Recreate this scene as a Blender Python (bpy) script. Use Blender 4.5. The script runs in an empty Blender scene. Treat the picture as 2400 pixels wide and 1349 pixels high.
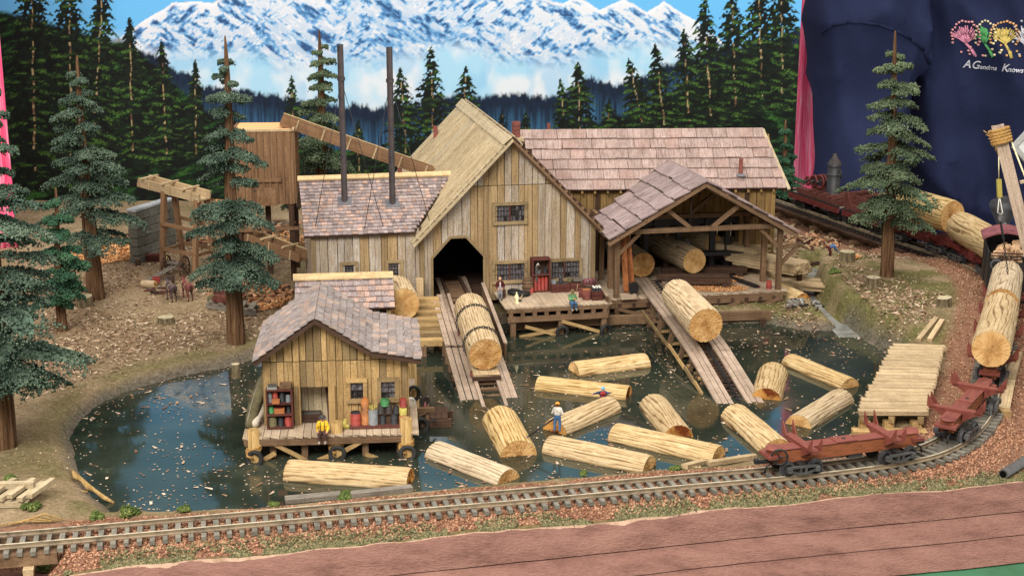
import bpy, math, random
import numpy as np
from mathutils import Vector, Matrix, noise as mnoise
# ------------------------------------------------------------------ camera, light, exposure
# 1 Blender unit = 10 cm; the place is a 1:87 model railway layout on a table, water level z = 0
sc = bpy.context.scene
col = sc.collection
PITCH = math.radians(14.5); FPX = 3400.0; CAM = Vector((0, 0, 3.5))
cd = bpy.data.cameras.new('camera'); cam = bpy.data.objects.new('camera', cd); col.objects.link(cam)
cam.location = CAM; cam.rotation_euler = (math.pi/2-PITCH, 0, 0)
cd.sensor_width = 36; cd.lens = FPX/2400*36; cd.clip_start = .05; cd.clip_end = 200
sc.camera = cam
wd = bpy.data.worlds.new('World'); sc.world = wd; wd.use_nodes = True
bg = wd.node_tree.nodes['Background']; bg.inputs[0].default_value = (1, .985, .965, 1); bg.inputs[1].default_value = .66
def area(name, loc, aim, sx, sy, w, colr):
    l = bpy.data.lights.new(name, 'AREA'); l.shape = 'RECTANGLE'; l.size = sx; l.size_y = sy; l.energy = w; l.color = colr
    o = bpy.data.objects.new(name, l); col.objects.link(o); o.location = loc
    o.rotation_euler = (Vector(aim)-Vector(loc)).to_track_quat('-Z', 'Y').to_euler(); return o
area('hall_ceiling_lamp', (-4, -1.5, 11.5), (-.3, 12, .2), 10, 6, 3500, (1, .965, .915))
area('hall_ceiling_lamp', (4, 12.5, 17), (.8, 12.3, 0), 10, 6, 1900, (1, .97, .93))
sc.view_settings.view_transform = 'Standard'; sc.view_settings.look = 'None'; sc.view_settings.gamma = 1; sc.view_settings.exposure = 0
sc.cycles.max_bounces = 6; sc.cycles.diffuse_bounces = 3; sc.cycles.glossy_bounces = 3; sc.cycles.transmission_bounces = 4
# ------------------------------------------------------------------ geometry helpers
random.seed(7); rng = np.random.default_rng(11)
SP, CP = math.sin(PITCH), math.cos(PITCH)
def ray(x, y): a = (x-1200)/FPX; b = (674.5-y)/FPX; return Vector((a, CP+b*SP, -SP+b*CP))
def G(x, y, z=0.): d = ray(x, y); return CAM+d*((z-CAM.z)/d.z)          # a sight line met with the level z
def V(x, y, Y): d = ray(x, y); return CAM+d*(Y/d.y)                     # a sight line met with the upright plane at depth Y
def S(r, g, b):                                                         # display colour to linear
    f = lambda c: (c/12.92 if c <= .04045 else ((c+.055)/1.055)**2.4)
    return (f(r/255), f(g/255), f(b/255), 1)
W = {}
def link(o, parent, M):
    col.objects.link(o); W[o.name] = M
    if parent is not None: o.parent = parent; o.matrix_parent_inverse = W[parent.name].inverted()
    o.matrix_basis = M; return o
def tag(o, label=None, cat=None, group=None, kind=None):
    if label: o['label'] = label
    if cat: o['category'] = cat
    if group: o['group'] = group
    if kind: o['kind'] = kind
    return o
def thing(name, label, cat, loc, group=None):
    o = bpy.data.objects.new(name, None); o.empty_display_size = .1
    link(o, None, Matrix.Translation(Vector(loc))); return tag(o, label, cat, group)
BOX = {}
def boxmesh(mat):
    k = random.randrange(3)
    if (mat, k) not in BOX:
        me = bpy.data.meshes.new('board'); j = random.Random(k*7+1)
        v = [(sx*.5+j.uniform(-.006, .006), sy*.5*(1+j.uniform(-.05, .03)), sz*.5*(1+j.uniform(-.08, .04))) for sx in (-1, 1) for sy in (-1, 1) for sz in (-1, 1)]
        me.from_pydata(v, [], [(0, 1, 3, 2), (4, 6, 7, 5), (0, 4, 5, 1), (2, 3, 7, 6), (0, 2, 6, 4), (1, 5, 7, 3)]); me.materials.append(M[mat]); BOX[(mat, k)] = me
    return BOX[(mat, k)]
def board(parent, name, mat, p0, p1, w, t, n=(0, 0, 1), off=0.):
    """box from p0 to p1, w across, t along the normal n; off moves it along n (in thicknesses)"""
    p0 = Vector(p0); p1 = Vector(p1); x = (p1-p0); L = x.length; x = x/L; z = Vector(n); z = z-x*z.dot(x)
    if z.length < 1e-5: z = Vector((0, 1, 0)); z = z-x*z.dot(x)
    z.normalize(); y = z.cross(x); c = (p0+p1)/2+z*(off*t)
    Mx = Matrix(((x.x*L, y.x*w, z.x*t, c.x), (x.y*L, y.y*w, z.y*t, c.y), (x.z*L, y.z*w, z.z*t, c.z), (0, 0, 0, 1)))
    return link(bpy.data.objects.new(name, boxmesh(mat)), parent, Mx)
def mesh(parent, name, mats, Vv, Fc, smooth=False, mi=None, attrs=None, label=None, cat=None, group=None, kind=None, origin=None):
    Vv = np.asarray(Vv, dtype=np.float64)
    c = (Vv.min(0)+Vv.max(0))/2 if origin is None else np.array(origin)
    if origin is None and parent is None: c[2] = Vv[:, 2].min()
    me = bpy.data.meshes.new(name)
    if isinstance(Fc, np.ndarray):
        n, k = Fc.shape; me.vertices.add(len(Vv)); me.vertices.foreach_set('co', (Vv-c).astype(np.float32).ravel())
        me.loops.add(n*k); me.loops.foreach_set('vertex_index', Fc.astype(np.int32).ravel())
        me.polygons.add(n); me.polygons.foreach_set('loop_start', np.arange(0, n*k, k, dtype=np.int32)); me.update(calc_edges=True)
    else: me.from_pydata((Vv-c).tolist(), [], Fc)
    for m in ([mats] if isinstance(mats, str) else mats): me.materials.append(M[m])
    if smooth: me.polygons.foreach_set('use_smooth', np.ones(len(me.polygons), dtype=bool))
    if mi is not None: me.polygons.foreach_set('material_index', np.asarray(mi, dtype=np.int32))
    for k, a in (attrs or {}).items():
        a = np.asarray(a, dtype=np.float32)
        if a.ndim == 1: me.attributes.new(k, 'FLOAT', 'POINT').data.foreach_set('value', a)
        else: me.attributes.new(k, 'FLOAT_COLOR', 'POINT').data.foreach_set('color', a.ravel())
    me.update()
    o = link(bpy.data.objects.new(name, me), parent, Matrix.Translation(Vector(c)))
    return tag(o, label, cat, group, kind)
def frame_of(d):
    d = Vector(d).normalized(); a = Vector((0, 0, 1)) if abs(d.z) < .9 else Vector((1, 0, 0))
    x = a.cross(d).normalized(); return x, d.cross(x), d
def lathe_data(base, axis, prof, n=14):
    x, y, d = frame_of(axis); base = Vector(base); v = []; f = []
    for r, h in prof:
        for k in range(n):
            a = 2*math.pi*k/n; v.append(base+d*h+(x*math.cos(a)+y*math.sin(a))*r)
    for i in range(len(prof)-1):
        for k in range(n): f.append((i*n+k, i*n+(k+1) % n, (i+1)*n+(k+1) % n, (i+1)*n+k))
    f.append(tuple(range(n))[::-1]); f.append(tuple(range((len(prof)-1)*n, len(prof)*n)))
    return v, f
def lathe(parent, name, mat, base, prof, axis=(0, 0, 1), n=14, smooth=True, **k):
    pr = []
    for i, p in enumerate(prof): pr.append(p)
    if smooth: pr = [prof[0]]+[q for p in prof for q in (p, p)][1:-1]+[prof[-1]] if k.pop('sharp', True) else prof
    v, f = lathe_data(base, axis, pr, n)
    o = mesh(parent, name, mat, v, f, **k)
    if smooth: o.data.polygons.foreach_set('use_smooth', np.array([len(q) == 4 for q in f]))
    return o
def cyl(parent, name, mat, p0, p1, r0, r1=None, n=12, **k):
    p0 = Vector(p0); p1 = Vector(p1); r1 = r0 if r1 is None else r1
    return lathe(parent, name, mat, p0, [(r0, 0), (r1, (p1-p0).length)], p1-p0, n, **k)
def tube_data(pts, r, n=6):
    pts = [Vector(p) for p in pts]; v = []; f = []; rr = r if hasattr(r, '__len__') else [r]*len(pts); px = None
    for i, p in enumerate(pts):
        d = pts[min(i+1, len(pts)-1)]-pts[max(i-1, 0)]
        if d.length < 1e-9: d = Vector((0, 0, 1))
        d.normalize()
        if px is None: x, y, _ = frame_of(d)
        else: x = (px-d*px.dot(d)); x = x.normalized() if x.length > 1e-6 else frame_of(d)[0]; y = d.cross(x)
        px = x
        for k in range(n): a = 2*math.pi*k/n; v.append(p+(x*math.cos(a)+y*math.sin(a))*rr[i])
    for i in range(len(pts)-1):
        for k in range(n): f.append((i*n+k, i*n+(k+1) % n, (i+1)*n+(k+1) % n, (i+1)*n+k))
    f.append(tuple(range(n))[::-1]); f.append(tuple(range((len(pts)-1)*n, len(pts)*n))); return v, f
def tube(parent, name, mat, pts, r, n=6, **k):
    v, f = tube_data(pts, r, n); return mesh(parent, name, mat, v, f, smooth=True, **k)
def merge(parts):
    v = []; f = []
    for a, b in parts: o = len(v); v += list(a); f += [tuple(i+o for i in q) for q in b]
    return v, f
def torus_data(c, axis, R, r, n=18, m=7):
    x, y, d = frame_of(axis); c = Vector(c)
    pts = [c+(x*math.cos(2*math.pi*k/n)+y*math.sin(2*math.pi*k/n))*R for k in range(n)]; v = []; f = []
    for k in range(n):
        o = (pts[k]-c).normalized()
        for j in range(m): a = 2*math.pi*j/m; v.append(pts[k]+(o*math.cos(a)+d*math.sin(a))*r)
    for k in range(n):
        for j in range(m): f.append((k*m+j, ((k+1) % n)*m+j, ((k+1) % n)*m+(j+1) % m, k*m+(j+1) % m))
    return v, f
def torus(parent, name, mat, c, axis, R, r, n=18, m=7, **k):
    v, f = torus_data(c, axis, R, r, n, m); return mesh(parent, name, mat, v, f, smooth=True, **k)
def boxdata(p0, p1, w, t, n=(0, 0, 1)):
    p0 = Vector(p0); p1 = Vector(p1); x = (p1-p0).normalized(); z = Vector(n); z = (z-x*z.dot(x)); z = z.normalized() if z.length > 1e-6 else frame_of(x)[0]; y = z.cross(x)
    v = [p+y*(sy*w/2)+z*(sz*t/2) for p in (p0, p1) for sy in (-1, 1) for sz in (-1, 1)]
    return v, [(0, 1, 3, 2), (4, 6, 7, 5), (0, 4, 5, 1), (2, 3, 7, 6), (0, 2, 6, 4), (1, 5, 7, 3)]
class Fr:
    """a building's own axes: u along its front, v into its depth, z up"""
    def __init__(s, x, y, psi):
        a = math.radians(psi); s.o = Vector((x, y, 0)); s.u = Vector((math.cos(a), math.sin(a), 0)); s.v = Vector((-math.sin(a), math.cos(a), 0))
    def __call__(s, u, v, z): return s.o+s.u*u+s.v*v+Vector((0, 0, z))
def fnoise(x, y, s=1., o=0.):
    """smooth 2-D value noise for arrays"""
    x = np.asarray(x)*s+o*17.3; y = np.asarray(y)*s+o*7.7; xi = np.floor(x).astype(np.int64); yi = np.floor(y).astype(np.int64); fx = x-xi; fy = y-yi
    fx = fx*fx*(3-2*fx); fy = fy*fy*(3-2*fy)
    def h(a, b):
        n = (a*374761393+b*668265263) & 0x7fffffff; n = ((n ^ (n >> 13))*1274126177) & 0x7fffffff; return ((n ^ (n >> 16)) & 0xffff)/65535.
    return (h(xi, yi)*(1-fx)+h(xi+1, yi)*fx)*(1-fy)+(h(xi, yi+1)*(1-fx)+h(xi+1, yi+1)*fx)*fy
def fbm(x, y, s=1., o=0., n=4):
    t = 0; a = .5; q = 0
    for i in range(n): t = t+a*fnoise(x, y, s*2**i, o+i*3.1); q += a; a *= .5
    return t/q
def surfnet(prims, h, k=.3, post=None, pad=3):
    """one continuous skin round tapered limbs: prims = (p0, p1, r0, r1, tag); k = blend as a share of the radius"""
    P0 = np.array([p[0] for p in prims], float); P1 = np.array([p[1] for p in prims], float); R0 = np.array([p[2] for p in prims]); R1 = np.array([p[3] for p in prims])
    sq = np.array([p[5] if len(p) > 5 else (1, 1, 1) for p in prims], float)
    mr = np.maximum(R0, R1)[:, None]*sq.max(1)[:, None]
    lo = np.minimum(P0-mr, P1-mr).min(0)-pad*h; hi = np.maximum(P0+mr, P1+mr).max(0)+pad*h
    ax = [np.arange(lo[i], hi[i]+h, h) for i in range(3)]; g = np.stack(np.meshgrid(*ax, indexing='ij'), -1)
    def ev(X):
        D = None; T = np.zeros(X.shape[:-1], int); best = np.full(X.shape[:-1], 1e9)
        for i in range(len(prims)):
            a = P0[i]; ba = (P1[i]-a)/sq[i]; pa = (X-a)/sq[i]; t = np.clip((pa@ba)/max(ba@ba, 1e-12), 0, 1)
            d = (np.linalg.norm(pa-t[..., None]*ba, axis=-1)-(R0[i]+(R1[i]-R0[i])*t))*sq[i].min()
            m = d < best; T[m] = prims[i][4]; best = np.minimum(best, d)
            if D is None: D = d
            else:
                kk = k*min(R0[i], R1[i])+1e-9; hh = np.clip(.5+.5*(D-d)/kk, 0, 1); D = D*(1-hh)+d*hh-kk*hh*(1-hh)
        if post is not None: D = D+post(X)
        return D, T
    D, _ = ev(g); s = D < 0
    cs = [(i, j, l) for i in (0, 1) for j in (0, 1) for l in (0, 1)]; n = np.array(D.shape)-1
    sl = lambda A, c: A[c[0]:c[0]+n[0], c[1]:c[1]+n[1], c[2]:c[2]+n[2]]
    cnt = sum(sl(s, c).astype(int) for c in cs); act = (cnt > 0) & (cnt < 8); idx = np.full(act.shape, -1); idx[act] = np.arange(act.sum())
    acc = np.zeros((act.sum(), 3)); num = np.zeros(act.sum())
    for a in cs:
        for b in cs:
            if sum(b)-sum(a) == 1 and all(q >= p for p, q in zip(a, b)):
                va = sl(D, a)[act]; vb = sl(D, b)[act]; cr = (va < 0) != (vb < 0); t = np.where(cr, va/np.where(va == vb, 1, va-vb), 0)
                p = np.array(a)+t[:, None]*(np.array(b)-np.array(a)); acc[cr] += p[cr]; num[cr] += 1
    vv = (acc/num[:, None]+np.argwhere(act))*h+lo; F = []
    for d in range(3):
        e = [0, 0, 0]; e[d] = 1; a1, a2 = [q for q in range(3) if q != d]
        A = s[tuple(slice(0, s.shape[q]-e[q]) for q in range(3))]; B = s[tuple(slice(e[q], None) for q in range(3))]
        p = np.argwhere(A != B); p = p[(p[:, a1] > 0) & (p[:, a2] > 0) & (p[:, a1] < n[a1]) & (p[:, a2] < n[a2])]; inn = A[tuple(p.T)]
        def at(o1, o2): q = p.copy(); q[:, a1] -= o1; q[:, a2] -= o2; return idx[tuple(q.T)]
        q = np.stack([at(1, 1), at(0, 1), at(0, 0), at(1, 0)], 1)
        if d == 1: q = q[:, ::-1]
        q[~inn] = q[~inn][:, ::-1]; F.append(q)
    F = np.concatenate(F); _, T = ev(vv[F].mean(1)[:, None, None, :]); return vv, F, T[:, 0, 0]
# ------------------------------------------------------------------ materials
M = {}
class NT:
    def __init__(s, name):
        m = bpy.data.materials.new(name); m.use_nodes = True; s.m = m; s.t = m.node_tree; s.b = s.t.nodes['Principled BSDF']; M[name] = m
    def n(s, typ, **k):
        o = s.t.nodes.new('ShaderNode'+typ)
        for a, v in k.items():
            if hasattr(o, a): setattr(o, a, v)
        return o
    def l(s, a, b): s.t.links.new(a, b); return s
    def noise(s, vec, scale, detail=5, rough=.6, dist=0.):
        o = s.n('TexNoise'); o.inputs['Scale'].default_value = scale; o.inputs['Detail'].default_value = detail; o.inputs['Roughness'].default_value = rough; o.inputs['Distortion'].default_value = dist
        if vec is not None: s.l(vec, o.inputs['Vector'])
        return o.outputs['Fac']
    def ramp(s, fac, stops, interp='LINEAR'):
        o = s.n('ValToRGB'); o.color_ramp.interpolation = interp; e = o.color_ramp.elements
        while len(e) < len(stops): e.new(.5)
        for q, (p, c) in zip(e, stops): q.position = p; q.color = c
        s.l(fac, o.inputs[0]); return o.outputs[0]
    def mix(s, fac, a, b, blend='MIX'):
        o = s.n('MixRGB'); o.blend_type = blend
        for sock, v in ((o.inputs[0], fac), (o.inputs[1], a), (o.inputs[2], b)):
            if hasattr(v, 'links'): s.l(v, sock)
            elif isinstance(v, (int, float)): sock.default_value = v
            else: sock.default_value = v
        return o.outputs[0]
    def math(s, op, a, b=0., c=None):
        o = s.n('Math'); o.operation = op
        for i, v in enumerate((a, b, c)):
            if v is None: continue
            if hasattr(v, 'links'): s.l(v, o.inputs[i])
            else: o.inputs[i].default_value = v
        return o.outputs[0]
    def rnd(s):
        """one random number for each object and each loose piece"""
        a = s.n('ObjectInfo').outputs['Random']; b = s.n('NewGeometry').outputs['Random Per Island']
        return s.math('FRACT', s.math('ADD', a, b))
    def coords(s, gs, r=None):
        tc = s.n('TexCoord'); mp = s.n('Mapping'); s.l(tc.outputs['Object'], mp.inputs['Vector']); mp.inputs['Scale'].default_value = gs
        if r is not None:
            cx = s.n('CombineXYZ'); s.l(s.math('MULTIPLY', r, 61.), cx.inputs[0]); s.l(s.math('MULTIPLY', r, 37.), cx.inputs[1]); s.l(s.math('MULTIPLY', r, 93.), cx.inputs[2]); s.l(cx.outputs[0], mp.inputs['Location'])
        return mp.outputs[0]
    def out(s, c=None, rough=.8, spec=.25, metal=0., bump=None, bs=.3, bd=.01):
        if c is not None:
            if hasattr(c, 'links'): s.l(c, s.b.inputs['Base Color'])
            else: s.b.inputs['Base Color'].default_value = c
        if hasattr(rough, 'links'): s.l(rough, s.b.inputs['Roughness'])
        else: s.b.inputs['Roughness'].default_value = rough
        s.b.inputs['Specular IOR Level'].default_value = spec; s.b.inputs['Metallic'].default_value = metal
        if bump is not None:
            o = s.n('Bump'); o.inputs['Strength'].default_value = bs; o.inputs['Distance'].default_value = bd; s.l(bump, o.inputs['Height']); s.l(o.outputs[0], s.b.inputs['Normal'])
        return s.m
def wood(name, dark, mid, light, var=.3, gs=(1.6, 9, 9), paint=None, amt=.6, rough=.85, hue=None, hf=.75, sat=.86):
    t = NT(name); r = t.rnd(); r2 = t.math('FRACT', t.math('MULTIPLY', r, 7.31)); r3 = t.math('FRACT', t.math('MULTIPLY', r, 23.7)); v = t.coords(gs, r)
    g = t.noise(v, 1.3, 7, .7, .3); c = t.ramp(g, [(.3, S(*dark)), (.48, S(*mid)), (.68, S(*light))])
    if hue is not None: c = t.mix(t.math('MULTIPLY', t.math('GREATER_THAN', r3, .72), hf), c, S(*hue))
    if paint is not None:
        p = t.noise(v, 3.6, 9, .85, .2); on = t.math('MULTIPLY', t.math('GREATER_THAN', r2, 1-amt), t.math('MULTIPLY_ADD', r3, .5, .5)); p = t.ramp(p, [(.44, (0, 0, 0, 1)), (.56, (1, 1, 1, 1))]); c = t.mix(t.math('MULTIPLY', p, on), c, S(*paint))
    gp = t.n('NewGeometry').outputs['Position']; mp = t.n('Mapping'); t.l(gp, mp.inputs[0]); mp.inputs['Scale'].default_value = (9, 9, 2.2); st = t.noise(mp.outputs[0], 1., 5, .7); st2 = t.noise(gp, 70., 3, .7); c = t.mix(.75, c, t.ramp(st, [(.3, (.66, .62, .58, 1)), (.55, (1, 1, 1, 1)), (.75, (1.1, 1.09, 1.07, 1))]), 'MULTIPLY'); c = t.mix(.55, c, t.ramp(st2, [(.35, (.62, .58, .54, 1)), (.55, (1.04, 1.04, 1.04, 1))]), 'MULTIPLY')
    b = t.math('MULTIPLY_ADD', r, var*1.3, 1-var*.75); h = t.n('HueSaturation'); t.l(c, h.inputs['Color']); t.l(b, h.inputs['Value']); h.inputs['Saturation'].default_value = sat
    return t.out(h.outputs[0], rough, .15, bump=g, bs=.35, bd=.012)
wood('wood_barn', (112, 84, 46), (164, 132, 80), (186, 156, 104), .26, (1.3, 4, 4), (212, 207, 200), .70, sat=.84)
wood('wood_barn_batten', (108, 86, 52), (156, 130, 84), (174, 148, 100), .22, sat=.85)
wood('wood_shed', (120, 92, 52), (182, 146, 88), (206, 172, 112), .30, hue=(136, 114, 78), sat=.92)
wood('wood_wing', (100, 78, 48), (142, 114, 72), (166, 136, 90), .25, sat=1.)
wood('wood_beam', (84, 62, 44), (122, 94, 68), (152, 122, 92), .24, sat=.95)
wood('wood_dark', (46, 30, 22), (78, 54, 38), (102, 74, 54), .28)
wood('wood_deck', (146, 122, 94), (186, 160, 128), (206, 184, 152), .16)
wood('wood_ramp', (126, 102, 82), (172, 146, 122), (198, 174, 148), .18)
wood('wood_bin', (96, 66, 38), (134, 96, 58), (156, 116, 74), .12)
wood('wood_pale', (150, 120, 80), (190, 160, 112), (214, 188, 142), .22)
wood('wood_cream', (154, 132, 94), (190, 168, 126), (212, 192, 152), .14)
wood('wood_ridge', (170, 136, 84), (206, 172, 112), (226, 196, 138), .14)
wood('wood_old', (78, 70, 60), (122, 112, 98), (160, 150, 134), .25)
wood('wood_red', (64, 30, 22), (96, 46, 34), (120, 62, 46), .25)
wood('shingle_slate', (98, 84, 80), (146, 132, 126), (176, 162, 154), .24, (1.6, 5, 5), hue=(196, 156, 124), hf=.38)
wood('shingle_copper', (104, 88, 88), (154, 136, 132), (190, 168, 158), .22, (1.6, 5, 5), hue=(212, 162, 128), hf=.45)
wood('shingle_pink', (130, 100, 90), (166, 138, 126), (190, 168, 158), .15, (.8, 9, 9), hue=(168, 128, 114), hf=.4)
wood('shingle_purple', (112, 90, 86), (154, 130, 126), (186, 166, 160), .22, (1.2, 8, 8))
wood('splinter', (140, 84, 44), (196, 132, 78), (224, 176, 122), .35)
wood('tie_grey', (88, 84, 72), (126, 120, 106), (152, 146, 130), .22)
wood('tie_dark', (40, 32, 30), (60, 50, 46), (82, 70, 64), .25)
wood('firewood', (120, 70, 40), (196, 148, 98), (226, 196, 150), .3)
def plain(name, c, rough=.6, spec=.3, metal=0., var=.18, sc_=14., dirt=None):
    t = NT(name); r = t.rnd(); v = t.coords((1, 1, 1), r); g = t.noise(v, sc_, 5, .65)
    d = tuple(x*.55 for x in c) if dirt is None else dirt
    cc = t.ramp(g, [(.28, S(*d)), (.52, S(*c)), (.8, S(*[min(255, x*1.12) for x in c]))])
    h = t.n('HueSaturation'); t.l(cc, h.inputs['Color']); t.l(t.math('MULTIPLY_ADD', r, var, 1-var/2), h.inputs['Value'])
    return t.out(h.outputs[0], rough, spec, metal, bump=g, bs=.12, bd=.01)
plain('rust_red', (124, 66, 54), .55, .35, sc_=9, dirt=(92, 34, 28)); plain('rust_orange', (146, 84, 54), .6, .3); plain('car_red', (96, 40, 36), .6, .3)
plain('iron_black', (38, 36, 36), .5, .4); plain('iron_brown', (58, 50, 46), .55, .35); plain('iron_grey', (84, 82, 80), .45, .4); plain('steel', (150, 148, 146), .35, .5, .3)
plain('stack', (52, 42, 40), .6, .3); plain('cab_red', (136, 78, 82), .45, .4); plain('rail_side', (134, 116, 92), .5, .4); plain('rail_top', (188, 174, 148), .35, .5)
plain('rubber', (44, 44, 42), .7, .25); plain('rope', (176, 136, 80), .9, .1, sc_=60); plain('can_red', (146, 58, 48), .5, .35); plain('can_orange', (170, 106, 64), .5, .3)
plain('can_green', (64, 122, 70), .5, .35); plain('can_yellow', (178, 162, 78), .5, .35); plain('can_grey', (120, 122, 122), .5, .4); plain('can_black', (46, 46, 48), .55, .35); plain('bottle_orange', (164, 104, 56), .5, .35)
plain('canvas', (102, 94, 68), .85, .1); plain('sack', (196, 184, 164), .9, .1); plain('dark_hole', (14, 12, 10), .95, .05, var=0)  # dark_hole: near-black colour standing for the shade inside hollows
plain('skin', (206, 150, 116), .6, .2); plain('hair', (52, 38, 28), .8, .15); plain('cloth_yellow', (226, 178, 52), .85, .1); plain('cloth_brown', (84, 62, 56), .85, .1); plain('cloth_blue', (74, 104, 142), .85, .1)
plain('cloth_white', (226, 220, 206), .85, .1); plain('cloth_green', (108, 152, 104), .85, .1); plain('cloth_maroon', (86, 40, 40), .85, .1); plain('cloth_grey', (146, 146, 150), .85, .1); plain('cloth_black', (44, 46, 54), .85, .1)
plain('cloth_red', (176, 62, 54), .85, .1); plain('hat_blue', (122, 178, 214), .5, .3); plain('hat_orange', (236, 152, 50), .5, .3); plain('hat_brown', (112, 92, 66), .85, .1); plain('navy_jacket', (52, 66, 96), .85, .1)
plain('boot', (150, 138, 124), .8, .15); plain('horse_grey', (82, 66, 68), .7, .2, sc_=20); plain('horse_bay', (112, 60, 56), .7, .2, sc_=20); plain('harness', (150, 134, 100), .7, .2)
plain('concrete', (112, 108, 98), .9, .1, var=.3, sc_=7, dirt=(70, 68, 64)); plain('concrete_top', (176, 178, 178), .9, .1); plain('stone_grey', (150, 146, 138), .9, .1, var=.5)
plain('white_card', (232, 230, 226), .5, .3, var=0, sc_=2); plain('metal_edge', (170, 168, 164), .4, .5); plain('thread_white', (214, 214, 220), .8, .1); plain('thread_pink', (226, 150, 172), .8, .1, sc_=60); plain('thread_green', (96, 172, 104), .8, .1, sc_=60)
plain('thread_yellow', (206, 182, 104), .8, .1, sc_=60); plain('thread_rose', (236, 168, 168), .8, .1); plain('thread_cream', (240, 226, 180), .8, .1); plain('thread_orange', (232, 178, 120), .8, .1)
plain('glass_lamp', (226, 214, 160), .3, .5); plain('brick_pipe', (112, 64, 54), .8, .15); plain('flashing', (106, 104, 108), .6, .3)
# window panes: grey grimy glass
t = NT('pane'); v = t.coords((1, 1, 1), t.rnd()); g = t.noise(v, 3., 4, .6); t.out(t.ramp(g, [(.35, S(52, 50, 52)), (.5, S(98, 94, 98)), (.75, S(150, 146, 150))]), .25, .5)
t = NT('pane_dark'); v = t.coords((1, 1, 1), t.rnd()); g = t.noise(v, 3., 4, .6); t.out(t.ramp(g, [(.45, S(24, 22, 22)), (.62, S(60, 58, 60)), (.8, S(150, 146, 146))]), .2, .5)
# furrowed bark and sawn ends of the logs
t = NT('bark'); a = t.n('Attribute'); a.attribute_name = 'fur'; v = t.coords((1, 1, 1), t.rnd()); g = t.noise(v, 26., 6, .7); g2 = t.noise(v, 3.5, 3, .5)
c = t.ramp(a.outputs['Fac'], [(0., S(98, 72, 46)), (.24, S(152, 122, 84)), (.5, S(188, 160, 116)), (.75, S(204, 178, 134)), (1., S(220, 198, 160))]); c = t.mix(.45, c, t.ramp(g, [(.32, (.6, .54, .45, 1)), (.6, (1, 1, 1, 1))]), 'MULTIPLY'); c = t.mix(.35, c, t.ramp(g2, [(.35, (.82, .76, .66, 1)), (.65, (1, 1, 1, 1))]), 'MULTIPLY')
hs = t.n('HueSaturation'); t.l(c, hs.inputs['Color']); rr_ = t.n('ObjectInfo').outputs['Random']; t.l(t.math('MULTIPLY_ADD', rr_, .22, .88), hs.inputs['Value']); t.l(t.math('MULTIPLY_ADD', t.math('FRACT', t.math('MULTIPLY', rr_, 9.7)), .35, .78), hs.inputs['Saturation'])
sz = t.n('SeparateXYZ'); t.l(t.n('NewGeometry').outputs['Position'], sz.inputs[0]); wet = t.ramp(t.math('MULTIPLY_ADD', g2, .012, sz.outputs[2]), [(.004, (.42, .34, .26, 1)), (.022, (1, 1, 1, 1))]); t.out(t.mix(1., hs.outputs[0], wet, 'MULTIPLY'), .9, .08, bump=g, bs=.4, bd=.01)
t = NT('log_end'); v = t.coords((1, 1, 1), t.rnd()); g = t.noise(v, 14., 5, .6); vo = t.n('TexVoronoi'); vo.inputs['Scale'].default_value = 46; t.l(v, vo.inputs['Vector'])
c = t.ramp(g, [(.3, S(164, 118, 66)), (.5, S(194, 150, 94)), (.72, S(214, 178, 124))]); c = t.mix(t.ramp(vo.outputs['Distance'], [(.12, (.85, .85, .85, 1)), (.3, (0, 0, 0, 1))]), c, S(140, 98, 54)); t.out(c, .85, .12, bump=vo.outputs['Distance'], bs=.5, bd=.01)
t = NT('log_end_smooth'); v = t.coords((1, 1, 1), t.rnd()); g = t.noise(v, 9., 5, .6, .6); t.out(t.ramp(g, [(.3, S(170, 124, 72)), (.5, S(206, 164, 106)), (.75, S(224, 188, 134))]), .8, .15, bump=g, bs=.2)
t = NT('log_end_stained'); v = t.coords((1, 1, 1), t.rnd()); g = t.noise(v, 7., 5, .6, .6); t.out(t.ramp(g, [(.42, S(112, 54, 24)), (.52, S(190, 136, 70)), (.75, S(214, 166, 96))]), .8, .15, bump=g, bs=.2)
# carved trunks
t = NT('trunk'); tc = t.n('TexCoord'); mp = t.n('Mapping'); t.l(tc.outputs['Object'], mp.inputs[0]); mp.inputs['Scale'].default_value = (52, 52, 2.0); g = t.noise(mp.outputs[0], 1., 7, .72, .5)
t.out(t.ramp(g, [(.34, S(58, 40, 30)), (.47, S(112, 82, 58)), (.56, S(134, 102, 74)), (.7, S(166, 134, 102))]), .9, .08, bump=g, bs=1., bd=.05)
t = NT('stump_side'); tc = t.n('TexCoord'); mp = t.n('Mapping'); t.l(tc.outputs['Object'], mp.inputs[0]); mp.inputs['Scale'].default_value = (30, 30, 5); g = t.noise(mp.outputs[0], 1., 6, .65, .4)
t.out(t.ramp(g, [(.3, S(66, 56, 42)), (.5, S(118, 104, 80)), (.7, S(150, 134, 104))]), .9, .1, bump=g, bs=.8, bd=.03)
plain('stump_top', (182, 168, 136), .9, .1, sc_=30)
def foliage(name, d, m_, l_):
    t = NT(name); r = t.rnd(); v = t.coords((1, 1, 1)); g = t.noise(v, 60., 3, .6); g2 = t.noise(v, 5., 2, .5)
    c = t.ramp(t.math('ADD', t.math('MULTIPLY', g, .55), t.math('MULTIPLY', g2, .45)), [(.32, S(*d)), (.5, S(*m_)), (.68, S(*l_))]); h = t.n('HueSaturation'); t.l(c, h.inputs['Color']); t.l(t.math('MULTIPLY_ADD', r, .5, .72), h.inputs['Value']); t.out(h.outputs[0], .9, .08)
foliage('needle_bluegreen', (44, 58, 48), (78, 95, 80), (126, 140, 114)); foliage('needle_grey', (54, 67, 50), (92, 106, 80), (138, 149, 114)); foliage('needle_dark', (38, 64, 48), (62, 94, 70), (92, 126, 94))
foliage('shrub_green', (50, 64, 32), (88, 102, 52), (132, 140, 80)); foliage('turf', (74, 72, 42), (110, 104, 62), (144, 136, 88))
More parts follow.
